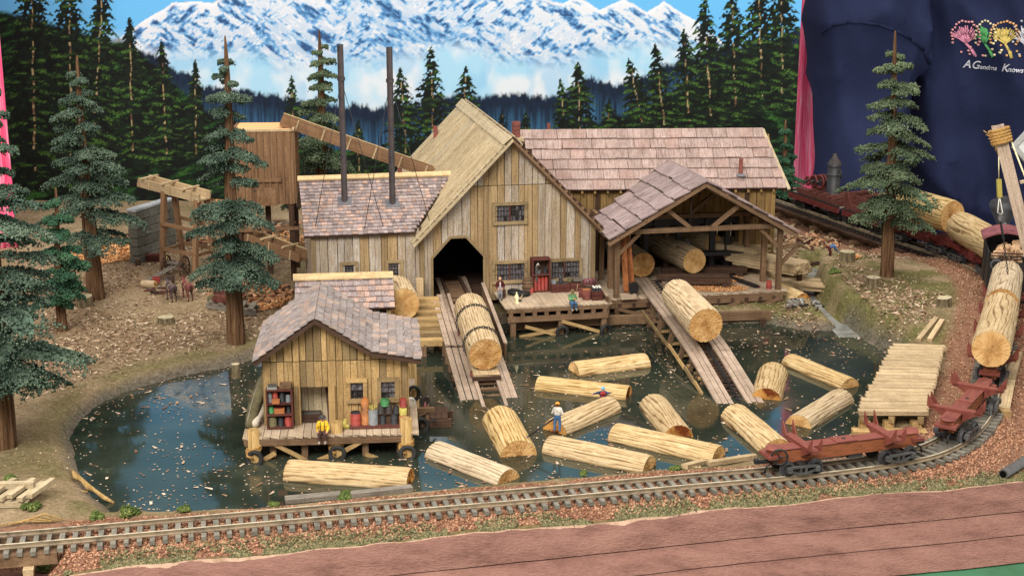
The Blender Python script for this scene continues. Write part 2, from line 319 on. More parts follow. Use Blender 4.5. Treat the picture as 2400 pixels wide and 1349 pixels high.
# ground: speckled earth; the zones are painted-on colours of the scenery itself
t = NT('earth'); v = t.coords((1, 1, 1)); g = t.noise(v, 34., 6, .75); g2 = t.noise(v, 2.2, 5, .6); g3 = t.noise(v, 120., 2, .5); z = t.n('Attribute'); z.attribute_name = 'zone'; sx = t.n('SeparateColor'); t.l(z.outputs['Color'], sx.inputs[0])
c = t.ramp(t.math('ADD', t.math('MULTIPLY', g, .6), t.math('MULTIPLY', g2, .4)), [(.32, S(108, 90, 66)), (.5, S(160, 138, 108)), (.66, S(190, 168, 136))])
mo = t.ramp(g, [(.3, S(74, 72, 42)), (.55, S(118, 114, 70)), (.75, S(150, 142, 98))]); mu = t.ramp(g, [(.32, S(98, 76, 58)), (.5, S(150, 124, 98)), (.7, S(192, 168, 138))]); re = t.ramp(g, [(.3, S(102, 70, 54)), (.5, S(150, 110, 88)), (.7, S(182, 142, 116))])
c = t.mix(sx.outputs[0], c, mo); c = t.mix(sx.outputs[1], c, mu); c = t.mix(sx.outputs[2], c, re); c = t.mix(.4, c, t.ramp(g3, [(.35, (.5, .46, .4, 1)), (.6, (1.1, 1.08, 1.04, 1))]), 'MULTIPLY'); wt = t.n('Attribute'); wt.attribute_name = 'wet'; c = t.mix(wt.outputs['Fac'], c, t.ramp(g, [(.35, S(70, 64, 58)), (.6, S(116, 110, 102)), (.75, S(140, 134, 126))])); t.out(c, .95, .05, bump=g, bs=.9, bd=.03)
def granule(name, a, b, c_):
    t = NT(name); r = t.rnd(); t.out(t.ramp(r, [(0, S(*a)), (.5, S(*b)), (1, S(*c_))]), .95, .08)
granule('ballast', (106, 70, 52), (156, 112, 86), (196, 152, 122)); granule('bark_chip', (98, 74, 56), (150, 120, 94), (206, 182, 154)); granule('sawdust', (176, 112, 62), (216, 154, 98), (236, 190, 140)); granule('float_chip', (112, 82, 60), (164, 134, 108), (212, 192, 168))
granule('turf_tuft', (66, 64, 44), (100, 96, 66), (142, 132, 98)); granule('tan_grain', (120, 98, 68), (166, 142, 106), (214, 192, 152))
# water: dark varnished pond
t = NT('pond_water'); v = t.coords((1, 1, 1)); g = t.noise(v, 3., 3, .5); g2 = t.noise(v, 1.1, 4, .6); t.out(t.ramp(g2, [(.35, S(30, 36, 30)), (.55, S(46, 52, 42)), (.75, S(70, 70, 56))]), t.ramp(t.noise(v, 2.3, 5, .7), [(.42, (.03, .03, .03, 1)), (.72, (.15, .15, .15, 1))]), .55, bump=g, bs=.07, bd=.01)
t = NT('creek_water'); v = t.coords((1, 1, 1)); g = t.noise(v, 6., 4, .6); t.out(t.ramp(g, [(.35, S(104, 104, 98)), (.6, S(146, 146, 140))]), .25, .5, bump=g, bs=.1, bd=.02)
# painted foam edge of the layout, the green table, cloth
t = NT('foam_paint'); v = t.coords((1, 4, 4)); g = t.noise(v, 3., 6, .65); g2 = t.noise(v, 26., 4, .6); t.out(t.mix(.25, t.ramp(g, [(.3, S(116, 82, 72)), (.5, S(141, 102, 90)), (.75, S(153, 114, 100))]), t.ramp(g2, [(.3, (.5, .4, .36, 1)), (.55, (1, 1, 1, 1))]), 'MULTIPLY'), .8, .12, bump=g2, bs=.6, bd=.03)
plain('green_table', (62, 106, 76), .75, .2, sc_=2.5, dirt=(54, 92, 62)); plain('white_plaster', (226, 204, 190), .9, .1); plain('bare_foam', (190, 156, 132), .9, .1, sc_=20, dirt=(140, 110, 84))
t = NT('pink_satin'); v = t.coords((9, 9, .5)); g = t.noise(v, 3.5, 4, .6); w = t.n('TexWave'); w.inputs['Scale'].default_value = 1.2; w.inputs['Distortion'].default_value = 3; v2 = t.coords((1, 1, 1)); t.l(v2, w.inputs[0]); t.out(t.ramp(g, [(.3, S(240, 50, 100)), (.5, S(255, 110, 150)), (.72, S(255, 196, 214))]), .4, .4, bump=g, bs=.3, bd=.05)
t = NT('sweatshirt'); v = t.coords((1, 1, 1)); g = t.noise(v, 30., 5, .6); g2 = t.noise(v, .6, 3, .5); t.out(t.mix(.3, t.ramp(g2, [(.3, S(30, 33, 54)), (.7, S(44, 50, 78))]), t.ramp(g, [(.3, (.6, .6, .65, 1)), (.65, (1, 1, 1, 1))]), 'MULTIPLY'), .95, .05, bump=g, bs=.25, bd=.02); t.b.inputs['Sheen Weight'].default_value = 0.
t = NT('painting'); a = t.n('Attribute'); a.attribute_name = 'paint'; v = t.coords((1, 1, 1)); g = t.noise(v, 9., 4, .6); t.out(a.outputs['Color'], .65, .2, bump=g, bs=.08, bd=.02)
t = NT('wood_shed_round'); tc = t.n('TexCoord'); mp = t.n('Mapping'); t.l(tc.outputs['Object'], mp.inputs[0]); mp.inputs['Scale'].default_value = (60, 60, 5); g = t.noise(mp.outputs[0], 1., 6, .65, .4); t.out(t.ramp(g, [(.3, S(110, 84, 48)), (.5, S(166, 134, 84)), (.7, S(194, 164, 112))]), .85, .12, bump=g, bs=.5, bd=.02)
# ------------------------------------------------------------------ the setting: ground, pond, edge
def catmull(P, n=12):
    P = [np.array(p, float) for p in P]; P = [2*P[0]-P[1]]+P+[2*P[-1]-P[-2]]; o = []
    for i in range(1, len(P)-2):
        a, b, c, d = P[i-1:i+3]
        for k in range(n): t = k/n; o.append(.5*((2*b)+(-a+c)*t+(2*a-5*b+4*c-d)*t*t+(-a+3*b-3*c+d)*t**3))
    o.append(P[-2]); return np.array(o)
TRK = catmull([(-3.75, 7.15, .19), (-2.797, 7.33, .19), (-1.916, 7.525, .19), (-1.0, 7.73, .19), (0, 7.945, .19), (.963, 8.165, .19), (1.837, 8.365, .19), (2.412, 8.56, .19), (2.76, 8.78, .19), (3.11, 9.235, .19), (3.444, 9.963, .19), (3.739, 10.714, .2), (4.03, 11.484, .22), (4.33, 12.335, .25), (4.39, 13.0, .28), (4.24, 13.6, .3), (3.996, 14.05, .32), (3.72, 14.6, .34), (3.154, 15.95, .36), (2.75, 16.9, .37)])
_seg = np.linalg.norm(np.diff(TRK, axis=0), axis=1); TS = np.concatenate([[0], np.cumsum(_seg)])
def track(s):
    """point and heading on the track centre line at arc length s"""
    p = np.array([np.interp(s, TS, TRK[:, i]) for i in range(3)]); q = np.array([np.interp(s+.06, TS, TRK[:, i]) for i in range(3)]); r = np.array([np.interp(s-.06, TS, TRK[:, i]) for i in range(3)])
    d = q-r; d = d/np.linalg.norm(d); return Vector(p), Vector(d), Vector((d[1], -d[0], 0)).normalized()
def s_at(x, y): return TS[np.argmin((TRK[:, 0]-x)**2+(TRK[:, 1]-y)**2)]
def trackdist(X, Y):
    best = np.full(np.shape(X), 1e9); z = np.zeros(np.shape(X))
    for a in TRK[::2]:
        d = (X-a[0])**2+(Y-a[1])**2; m = d < best; best = np.where(m, d, best); z = np.where(m, a[2], z)
    return np.sqrt(best), z
POND = [tuple(G(x, y)[:2]) for x, y in [(268, 1207), (215, 1168), (176, 1085), (166, 1030), (186, 985), (240, 942), (330, 906), (420, 882), (520, 862), (600, 838), (690, 812), (800, 792), (900, 778), (985, 765), (1190, 758), (1400, 756), (1600, 758), (1800, 757), (1880, 772), (1945, 776), (1985, 762), (2012, 786), (2060, 815), (2100, 835), (2085, 900), (2040, 960), (2000, 1010), (1940, 1045), (1800, 1078), (1600, 1104), (1250, 1135), (980, 1158), (700, 1188), (480, 1203)]]
CREEK = catmull([(*G(x, y, .05)[:2], 0) for x, y in [(1915, 622), (1896, 652), (1903, 690), (1940, 730), (1985, 765), (2015, 800)]], 6)
def polydist(P, X, Y):
    d = np.full(np.shape(X), 1e9); ins = np.zeros(np.shape(X), bool); n = len(P)
    for i in range(n):
        (ax, ay), (bx, by) = P[i], P[(i+1) % n]; ex, ey = bx-ax, by-ay; t = np.clip(((X-ax)*ex+(Y-ay)*ey)/(ex*ex+ey*ey), 0, 1)
        d = np.minimum(d, np.hypot(X-ax-t*ex, Y-ay-t*ey)); c = ((ay > Y) != (by > Y)); ins ^= c & (X < ex*(Y-ay)/(ey if abs(ey) > 1e-9 else 1e-9)+ax)
    return np.where(ins, -d, d)
def linedist(P, X, Y):
    d = np.full(np.shape(X), 1e9)
    for a, b in zip(P[:-1], P[1:]):
        e = b-a; t = np.clip(((X-a[0])*e[0]+(Y-a[1])*e[1])/(e[0]**2+e[1]**2), 0, 1); d = np.minimum(d, np.hypot(X-a[0]-t*e[0], Y-a[1]-t*e[1]))
    return d
EDX = np.array([-4.2, -2.744, -1.818, -.713, .492, 1.783, 3.159, 4.8]); EDY = np.array([6.62, 6.985, 7.225, 7.455, 7.747, 8.057, 8.36, 8.7])
def edgeY(X): return np.interp(X, EDX, EDY)+.02*(fbm(X, X*0, 3., 2)-.5)
def H(X, Y):
    X = np.asarray(X, float); Y = np.asarray(Y, float); d = polydist(POND, X, Y)+.05*(fbm(X, Y, 6., 1)-.5)
    h = np.where(d > 0, .10*(1-np.exp(-d/.10)), np.maximum(-.15, d*.8))
    h = h+np.where(d > 0, .05*(fbm(X, Y, 1.3, 4)-.5)*np.clip(d/.3, 0, 1)+.010*np.clip(Y-10, 0, 6)+.03*(fbm(X, Y, 6, 8)-.5)*np.clip(d/.15, 0, 1), 0)
    cx = linedist(CREEK, X, Y); side = (X-np.interp(Y, CREEK[::-1, 1], CREEK[::-1, 0])) > 0
    m = side & (Y > 10.6) & (Y < 14.6) & (d > .02); w = np.clip((d-.02)/.12, 0, 1)*np.clip((Y-10.6)/.8, 0, 1)*np.clip((14.6-Y)/1., 0, 1); h = h+np.where(m, .15*np.clip((cx-.03)/.08, 0, 1)*w, 0)
    h = np.where(d > 0, h*np.clip(cx/.10-.2, 0, 1)+(-.01)*(1-np.clip(cx/.10-.2, 0, 1)), h)
    td, tz = trackdist(X, Y); tr = np.where(Y > 14.2, 0, 1)*np.where(X < -2.62, np.clip((X+2.75)/.13, 0, 1), 1)
    top = tz-.062; sh = top-np.clip(td-.19, 0, 9)*.55; h = np.where((tr > 0), np.maximum(h, h+(sh-h)*tr*(sh > h)), h)
    gul = np.clip((-2.35-X-.25*(Y-7))/.25, 0, 1)*np.clip((7.62-Y)/.15, 0, 1); h = h-gul*.34
    return h
def gz(x, y): return float(H(np.array([x]), np.array([y]))[0])
def GH(px, py, it=4):
    z = .12
    for _ in range(it): p = G(px, py, z); z = gz(p.x, p.y)
    return G(px, py, z)
nx, ny = 430, 330
xx = np.linspace(-7.6, 6.2, nx); tt = np.linspace(0, 1, ny)**1.55
XX = np.repeat(xx[None], ny, 0); E0 = edgeY(xx)[None]; YT = np.interp(xx, [2.4, 2.75, 3.15, 3.72, 4.2, 4.6, 6.2], [17.4, 17.2, 16.35, 15.0, 14.15, 13.3, 12.6])[None]; YY = E0+tt[:, None]*(YT-E0); ZZ = H(XX, YY)
ii = np.arange(nx*ny).reshape(ny, nx); FQ = np.stack([ii[:-1, :-1], ii[:-1, 1:], ii[1:, 1:], ii[1:, :-1]], -1).reshape(-1, 4)
dP = polydist(POND, XX, YY); td, tz = trackdist(XX, YY); n1 = fbm(XX, YY, 1.7, 21); n2 = fbm(XX, YY, 4.5, 22)
moss = np.clip(.9-abs(dP-.16)/.2, 0, 1)*np.clip((n2-.38)*5, 0, 1)*.75; moss = np.maximum(moss, np.clip((n1-.55)*6, 0, 1)*.55); moss = np.maximum(moss, np.where((XX > 1.9) & (YY > 9.5), np.clip((n2-.36)*5, 0, .9), 0)); moss = np.where(YY-edgeY(XX) < .06+.16*(n2-.35), .85, moss)
mul = np.where((XX < -1.2) & (YY > 10), np.clip((fbm(XX, YY, 1.1, 30)-.42)*4, 0, .65), 0)*np.clip((dP-.25)/.2, 0, 1)
red = np.clip(1-(td-.34-.16*(n2-.5))/.10, 0, 1)*np.where(YY-edgeY(XX) < .03+.12*(n2-.35), .25, 1)
zone = np.stack([moss, mul, red, np.ones_like(moss)], -1).reshape(-1, 4)
mesh(None, 'ground', 'earth', np.stack([XX, YY, ZZ], -1).reshape(-1, 3), FQ, smooth=True, attrs={'zone': zone, 'wet': (np.clip(1-np.abs(dP-.01)/(.05+.07*n1), 0, 1)*.85).ravel()}, origin=(0, 0, 0), kind='structure')
mesh(None, 'pond_water', 'pond_water', [(-4.2, 8.0, 0), (.5, 7.95, 0), (3.4, 8.9, 0), (3.6, 12.9, 0), (-4.2, 12.9, 0)], [(0, 1, 2, 3, 4)], origin=(0, 0, 0), kind='structure')
cw = []; 
for i, p in enumerate(CREEK):
    d = CREEK[min(i+1, len(CREEK)-1)]-CREEK[max(i-1, 0)]; nrm = np.array([-d[1], d[0]])/np.hypot(d[0], d[1]); cw += [(*(p[:2]+nrm*.11), .022-.045*max(0, i/len(CREEK)-.35)), (*(p[:2]-nrm*.11), .022-.045*max(0, i/len(CREEK)-.35))]
mesh(None, 'creek_water', 'creek_water', cw, [(2*i, 2*i+2, 2*i+3, 2*i+1) for i in range(len(CREEK)-1)], origin=(0, 0, 0), kind='structure')
# the layered foam edge and the green table under it
lay = [(None, -.045, .0, .10), (-.047, -.150, .102, .205), (-.152, -.27, .207, .32)]
ex = np.linspace(-4.2, 4.8, 220); ey = edgeY(ex); eh = H(ex, ey+.01)
for i, (z0, z1, o0, o1) in enumerate(lay):
    v = []; f = []
    w1 = .006*(fbm(ex, ex*0, 5., 50+i)-.5); w2 = .018*(fbm(ex, ex*0, 2.2, 60+i)-.5); w3 = .018*(fbm(ex, ex*0, 2.2, 61+i)-.5)
    for k in range(len(ex)):
        a, b = ex[k], ey[k]; zt_ = max(-.03, eh[k]+.003) if z0 is None else z0
        v += [(a, b+.4, zt_-.05), (a, b+.015, zt_-.004), (a+.2*o0, b-o0-.006-w2[k], zt_+w1[k]), (a+.2*o0, b-o0-.014-w2[k], zt_-.010+w1[k]), (a+.1*(o0+o1), b-(o0+o1)/2-.012-(w2[k]+w3[k])/2, (zt_+z1)/2+.004*math.sin(k*.7+i)), (a+.2*o1, b-o1-w3[k], z1+.004), (a+.2*o1, b-o1+.02, z1), (a, b+.4, z1)]
    for k in range(len(ex)-1): f += [(8*k+j, 8*k+j+1, 8*k+9+j, 8*k+8+j) for j in range(7)]
    mesh(None, 'layout_edge', 'foam_paint', v, f, smooth=False, label=['top brown painted foam layer right under the turf strip', 'middle brown painted foam layer of the layout edge', 'lowest brown painted foam layer above the green table'][i], origin=(0, ey.mean(), 0), kind='structure')
v = []; n = len(ex)
for k in range(n): wv = .03*(fbm(ex[k:k+1], ex[k:k+1]*0, 8., 90)[0]-.62); v += [(ex[k], ey[k]+.012, eh[k]-.012), (ex[k], ey[k]-.004, eh[k]+.008), (ex[k], ey[k]-.016-wv, eh[k]-.012-wv)]
mesh(None, 'layout_lip', 'bare_foam', v, [(3*k+j, 3*k+j+1, 3*k+4+j, 3*k+3+j) for k in range(n-1) for j in range(2)], origin=(0, ey.mean(), 0), kind='structure')
mesh(None, 'table', 'green_table', [(-6, 3.2, -.275), (7, 5.8, -.275), (7, 9.3, -.275), (-6, 6.7, -.275)], [(0, 1, 2, 3)], origin=(0, 0, 0), kind='structure')
tp = [(x, edgeY(np.array([x]))[0]-.17) for x in (-4, 0, 2, 3.2, 4.6)]
# ---- scattered loose matter
OCT = np.array([(1, 0, 0), (-1, 0, 0), (0, 1, 0), (0, -1, 0), (0, 0, 1), (0, 0, -1)], float); OCF = np.array([(0, 2, 4), (2, 1, 4), (1, 3, 4), (3, 0, 4), (2, 0, 5), (1, 2, 5), (3, 1, 5), (0, 3, 5)])
def grains(P, r, flat=.8):
    n = len(P); a = rng.uniform(0, 6.28, n); c, s = np.cos(a), np.sin(a); sc3 = r[:, None]*rng.uniform(.6, 1.4, (n, 3)); q = OCT[None]*sc3[:, None]; q = q+rng.normal(0, .18, q.shape)*r[:, None, None]
    x = q[..., 0]*c[:, None]-q[..., 1]*s[:, None]; y = q[..., 0]*s[:, None]+q[..., 1]*c[:, None]; v = np.stack([x, y, q[..., 2]*flat], -1)+P[:, None]
    return v.reshape(-1, 3), (OCF[None]+6*np.arange(n)[:, None, None]).reshape(-1, 3)
def chips(P, L, w, tilt=.25, lift=.004):
    n = len(P); a = rng.uniform(0, 6.28, n); d = np.stack([np.cos(a), np.sin(a), rng.normal(0, tilt, n)], -1); e = np.stack([-np.sin(a), np.cos(a), rng.normal(0, tilt, n)], -1); b = rng.uniform(.2, .9, n)[:, None]*w[:, None]*.6
    up = np.array([0, 0, 1.]); q = [P-d*L[:, None]/2-e*w[:, None]*rng.uniform(.2, .5, (n, 1)), P+d*L[:, None]/2-e*w[:, None]*rng.uniform(.1, .5, (n, 1)), P+d*L[:, None]*rng.uniform(.3, .55, (n, 1))+e*w[:, None]/2, P-d*L[:, None]*rng.uniform(.3, .55, (n, 1))+e*w[:, None]/2]
    v = np.stack(q, 1)+up*lift; v[:, 0] += up*b; v[:, 2] += up*b*.6; return v.reshape(-1, 3), (np.array([[0, 1, 2], [0, 2, 3]])[None]+4*np.arange(n)[:, None, None]).reshape(-1, 3)
def onground(x, y, dz=0.): return np.stack([x, y, H(x, y)+dz], -1)
n = 42000; s = np.where(rng.random(n) < .82, rng.uniform(TS[6], s_at(3.2, 9.4), n), rng.uniform(s_at(3.2, 9.4), s_at(4.2, 13.6), n)); off = rng.normal(.05, .19, n); off = np.clip(off, -.36, .52)
cx_ = np.interp(s, TS, TRK[:, 0]); cy_ = np.interp(s, TS, TRK[:, 1]); dx_ = np.interp(s+.05, TS, TRK[:, 0])-np.interp(s-.05, TS, TRK[:, 0]); dy_ = np.interp(s+.05, TS, TRK[:, 1])-np.interp(s-.05, TS, TRK[:, 1]); ln = np.hypot(dx_, dy_)
bx, by = cx_+dy_/ln*off, cy_-dx_/ln*off; ok = (polydist(POND, bx, by) > .0) & (by > edgeY(bx)+.05) & (bx > -2.55); bx, by = bx[ok], by[ok]
v, f = grains(onground(bx, by, .002), rng.uniform(.005, .011, len(bx))); mesh(None, 'ballast', 'ballast', v, f, label='loose reddish brown ballast granules along the railway track', cat='gravel', kind='stuff')
n = 26000; x = rng.uniform(-2.9, 3.6, n); y = edgeY(x)+np.abs(rng.normal(0, .07, n))+.004; ok = (x > -2.5) & (fbm(x, y, 5, 71) > .44); x, y = x[ok], y[ok]
v, f = grains(onground(x, y, .003), rng.uniform(.005, .012, len(x))); mesh(None, 'turf', 'turf_tuft', v, f, label='olive ground foam turf along the front edge of the layout', cat='turf', kind='stuff')
n = 25000; x = rng.uniform(-5.5, -.6, n); y = rng.uniform(9.2, 15.5, n); k = (np.clip((fbm(x, y, 1.1, 30)-.40)*5, 0, 1)*np.clip((polydist(POND, x, y)-.15)/.25, 0, 1)*np.clip((15-y)/2, .05, 1)) > rng.random(n)*1.1; x, y = x[k], y[k]
x2 = rng.uniform(2.2, 4.2, 9000); y2 = rng.uniform(11.4, 15.5, 9000); td2, _ = trackdist(x2, y2); k = (fbm(x2, y2, 1.6, 33) > .47) & (td2 > .3) & (linedist(CREEK, x2, y2) > .2); x, y = np.r_[x, x2[k]], np.r_[y, y2[k]]
v, f = chips(onground(x, y), rng.uniform(.014, .075, len(x))*rng.uniform(.5, 1.1, len(x)), rng.uniform(.008, .022, len(x))); mesh(None, 'bark_litter', 'bark_chip', v, f, label='brown bark chips and dead leaves littering the yard', cat='bark litter', kind='stuff')
n = 30000; x = rng.uniform(-5., 4.5, n); y = rng.uniform(8.6, 15, n); k = polydist(POND, x, y) > .03; x, y = x[k], y[k]
v, f = grains(onground(x, y, .001), rng.uniform(.003, .008, len(x))); mesh(None, 'sand', 'tan_grain', v, f, label='coarse tan grit strewn over the bare ground', cat='grit', kind='stuff')
sd = []
for px, py, rx, n in [(255, 590, .42, 3200), (700, 555, .3, 500), (590, 700, .35, 1500), (1990, 605, .1, 200), (560, 470, .5, 700)]:
    c = GH(px, py); a = rng.uniform(0, 6.28, n); r = rx*np.sqrt(rng.random(n)); sd.append(np.stack([c.x+r*np.cos(a), c.y+r*np.sin(a)*1.3], -1))
sd = np.concatenate(sd); v, f = chips(onground(sd[:, 0], sd[:, 1], .004), rng.uniform(.012, .05, len(sd)), rng.uniform(.006, .02, len(sd)), .4, .01); mesh(None, 'sawdust', 'sawdust', v, f, label='orange sawdust and shavings spread behind the block wall', cat='sawdust', kind='stuff')
n = 19000; x = rng.uniform(-3.6, 3.2, n); y = rng.uniform(8.05, 12.4, n); dd = polydist(POND, x, y); k = (dd < -.01) & (((fbm(x, y, 1.5, 41) > .5) & (rng.random(n) < .30)) | (rng.random(n) < .08) | ((dd > -.13) & (rng.random(n) < .3))); x, y = x[k], y[k]; big = rng.random(len(x)) < .07
v, f = chips(np.stack([x, y, np.full(len(x), .0015)], -1), np.where(big, rng.uniform(.03, .07, len(x)), rng.uniform(.006, .022, len(x))), np.where(big, .02, .010), .02, .001); v[:, 2] = np.clip(v[:, 2], .001, .006); mesh(None, 'floating_debris', 'float_chip', v, f, label='pale bark flakes and dust floating on the pond', cat='debris', kind='stuff')
# ------------------------------------------------------------------ painted backdrop, cloth, bystander
YB = 17.1
def proj(X, Y, Z):
    dz = Y*CP-(Z-CAM.z)*SP; return 1200+FPX*X/dz, 674.5-FPX*(Y*SP+(Z-CAM.z)*CP)/dz
XL = V(-60, 150, YB).x; XR = V(1872, 150, YB).x
zs = np.concatenate([np.linspace(.02, V(0, -12, YB).z, 215), np.linspace(V(0, -18, YB).z, 4.7, 60)]); xs = np.linspace(XL, XR, 780)
BX, BZ = np.meshgrid(xs, zs); PX, PY = proj(BX, YB, BZ)
def lerp(a, b, t): return a+(b-a)*np.clip(t, 0, 1)[..., None]
c_ = lambda *q: np.array(S(*q)[:3])
Y0 = np.maximum(PY, -500)
I = lerp(c_(124, 178, 204), c_(104, 176, 216), (Y0+420)/300); I = lerp(I.reshape(-1, 3), c_(112, 194, 248), ((Y0+70)/60).ravel()).reshape(I.shape)
# mountains
ridge = np.interp(PX, [250, 325, 413, 500, 620, 760, 900, 1060, 1200, 1290, 1321, 1345, 1363, 1404, 1461, 1516, 1556, 1600, 1640, 1720, 1900], [110, 55, 4, 6, -70, -40, -110, -70, -30, 2, 8, -6, -4, 25, -2, 28, 3, 32, 55, 120, 190])
ridge = ridge+8*(fbm(PX, PY*0, .05, 3)-.5)
m = PY > ridge
u_ = PX*.75+PY*.65; v_ = -PX*.5+PY*.9
flip = np.where(fnoise(PX, PY, .012, 77) > .5, 1, -1); u2 = PX*.8*flip+PY*.6; v2 = -PX*.6*flip+PY*.8; s1 = fbm(u_*.55, v_*1.3, .055, 5, 4); s2 = fbm(u2*.45, v2*1.5, .10, 9, 4); s3 = fbm(u2*.7, v2, .2, 13, 2); sv = s1*.42+s2*.40+s3*.18
sh = np.clip((PY-ridge)/150, 0, 1)
mt = lerp(c_(52, 88, 136), c_(104, 164, 220), (sv-.36)*14); mt = mt+(c_(176, 212, 240)-mt)*np.clip((sv-.448)*34, 0, 1)[..., None]; mt = mt+(c_(240, 241, 244)-mt)*np.clip((sv-.502)*44, 0, 1)[..., None]
mt = mt+(c_(112, 176, 226)-mt)*(.5*sh*np.clip((s2-.4)*4, 0, 1))[..., None]
I[m] = mt[m]
edge = np.exp(-((PY-ridge-4)/5)**2)*m; I = I+(c_(250, 250, 252)-I)*np.clip(edge*.9, 0, 1)[..., None]
# mist
mist = np.interp(PX, [300, 340, 460, 560, 700, 900, 1000, 1040, 1100, 1180, 1300, 1360, 1420, 1500, 1600, 1660, 1900], [80, 108, 118, 120, 135, 130, 112, 100, 98, 130, 132, 118, 98, 96, 90, 100, 100])+34*(fbm(PX, PY*.3, .018, 17, 3)-.5)
mf = np.clip((PY-mist+8)/42, 0, 1); mc = lerp(c_(178, 224, 248), c_(232, 240, 246), (fbm(PX, PY, .012, 19, 4)-.35)*4); mc = mc+(c_(150, 206, 242)-mc)*np.clip((fbm(PX, PY*.7, .02, 23, 3)-.50)*4, 0, .6)[..., None]; I = I+(mc-I)*mf[..., None]
# far bushes, dark blue
bl = np.interp(PX, [0, 330, 400, 470, 560, 640, 720, 800, 870, 960, 1080, 1180, 1300, 1380, 1440, 1500, 1570, 1660, 1900], [20, 120, 150, 190, 205, 222, 236, 232, 250, 232, 218, 214, 222, 176, 200, 176, 140, 120, 60])
bl = bl+30*(fbm(PX, PY*0, .03, 29, 2)-.5)+22*(fnoise(PX, PY*.3, .3, 31)-.5)*np.clip((fnoise(PX, PY, .25, 36)), 0, 1); bf = np.clip((PY-bl)/10, 0, 1)
bc = lerp(c_(18, 28, 44), c_(26, 44, 70), fnoise(PX, PY*.1, .4, 37)); fade = np.clip((PY-bl-30)/60, 0, 1)*np.clip((fnoise(PX, PY*.04, .35, 39)-.1)*1.2, 0, 1); bc = bc+(c_(84, 148, 196)-bc)*(fade*.62)[..., None]; I = I+(bc-I)*bf[..., None]
# undergrowth
ug = np.interp(PX, [0, 300, 480, 620, 720, 860, 1000, 1200, 1320, 1500, 1600, 1750, 1900], [20, 90, 250, 300, 330, 345, 345, 320, 300, 250, 200, 120, 90])+20*(fbm(PX, PY, .05, 43, 3)-.5); uf = np.clip((PY-ug)/16, 0, 1)
st = fbm(PX*.6+PY*.35, PY*2.2-abs(PX-1100)*.35, .05, 47, 4); gn = fbm(PX, PY*1.5, .3, 48, 2); gc = lerp(c_(9, 15, 11), c_(24, 52, 24), (st-.47)*7+(gn-.5)*2); gc = gc+(c_(60, 108, 44)-gc)*np.clip((st-.66)*8+(gn-.5)*2.2, 0, .8)[..., None]*(st > .52)[..., None]; I = I+(gc-I)*uf[..., None]
# painted conifers: top x, top y, base y, half width, lean
for k, (tx, ty, by_, hw, ln_) in enumerate([(1830, -70, 225, 85, 4), (1778, -60, 232, 78, 8), (1715, -30, 250, 74, 8), (1650, -14, 272, 66, 16), (1603, 68, 284, 56, 12), (1535, 104, 292, 50, 22), (1474, 138, 300, 48, 34), (1427, 232, 306, 26, 0), (1355, 145, 310, 52, 4), (1313, 186, 305, 28, 12), (1232, 262, 306, 16, 0), (1177, 264, 306, 14, 0), (1092, 158, 300, 48, -4), (1010, 112, 330, 58, 6), (938, 160, 360, 56, 14), (840, 284, 410, 34, 0), (683, 178, 330, 30, 4), (457, 142, 362, 40, 2), (378, 96, 362, 54, 12), (303, 38, 360, 62, 8), (243, -60, 300, 74, -22), (160, -130, 400, 88, 8), (72, -160, 400, 100, 10)]):
    q = (abs(PX-tx) < hw*1.5+40) & (PY > ty-3) & (PY < by_+50); x = PX[q]; y = PY[q]; t = (y-ty)/(by_-ty); dx = x-tx-ln_*t
    sp = 7+hw*.17; ph = (y-.28*abs(dx)+9*(fnoise(x, y*.3, .06, k)-.5))/sp; fr = ph-np.floor(ph); row = np.floor(ph); rj = fnoise(row*3.7+np.sign(dx)*11, row*0+k*5., 1.3, 2)
    w_ = hw*(np.clip(t, 0, 1.0)**.78)*(.45+.65*fr**.7)*(.75+.55*rj)+1.5; body = (abs(dx) < w_) & (fnoise(x, y, .22, k+5) > .16+.30*np.clip(abs(dx)/w_-.4, 0, 1)) & (t < 1.05+.1*rj)
    I0 = I[q]; cc = np.where((fnoise(x, y, .1, k+9) > .5)[:, None], c_(11, 18, 13), c_(18, 30, 20)); hl = np.clip((fr-.35)*3, 0, 1)*np.clip((fnoise(x*.5, y*1.7, .09, k+3)-.50)*4, 0, 1)*np.clip((fnoise(x, y*2.6, .45, k+6)-.25)*2.5, 0, 1); cc = cc+(c_(84, 124, 50)-cc)*(hl*.85)[:, None]
    I0[body] = cc[body]; tk = (abs(dx+1.2*np.sin(y*.07+k)) < .7+1.1*t*hw/60) & (t > .15) & (t < 1.0) & (fnoise(x*.3, y, .12, k) > .45); I0[tk] = np.where((fnoise(x, y, .2, k)[tk] > .5)[:, None], c_(176, 156, 112), c_(112, 84, 58)); I[q] = I0
rgba = np.concatenate([I*.86, np.ones(I.shape[:2]+(1,))], -1).reshape(-1, 4)
nr, nc = BX.shape; ii = np.arange(nr*nc).reshape(nr, nc); f = np.stack([ii[:-1, :-1], ii[:-1, 1:], ii[1:, 1:], ii[1:, :-1]], -1).reshape(-1, 4)
bd = thing('painted_backdrop', 'painted canvas backdrop of snowy blue mountains, mist and dark conifers behind the sawmill', 'backdrop', (0, YB, 0)); bd['kind'] = 'thing'
mesh(bd, 'canvas', 'painting', np.stack([BX, np.full_like(BX, YB), BZ], -1).reshape(-1, 3), f, attrs={'paint': rgba})
mesh(bd, 'panel', 'wood_old', [(x, y, z) for x in (XL, XR) for y in (YB+.01, YB+.12) for z in (0, 4.7)], [(0, 1, 3, 2), (4, 6, 7, 5), (0, 4, 5, 1), (2, 3, 7, 6), (0, 2, 6, 4), (1, 5, 7, 3)])
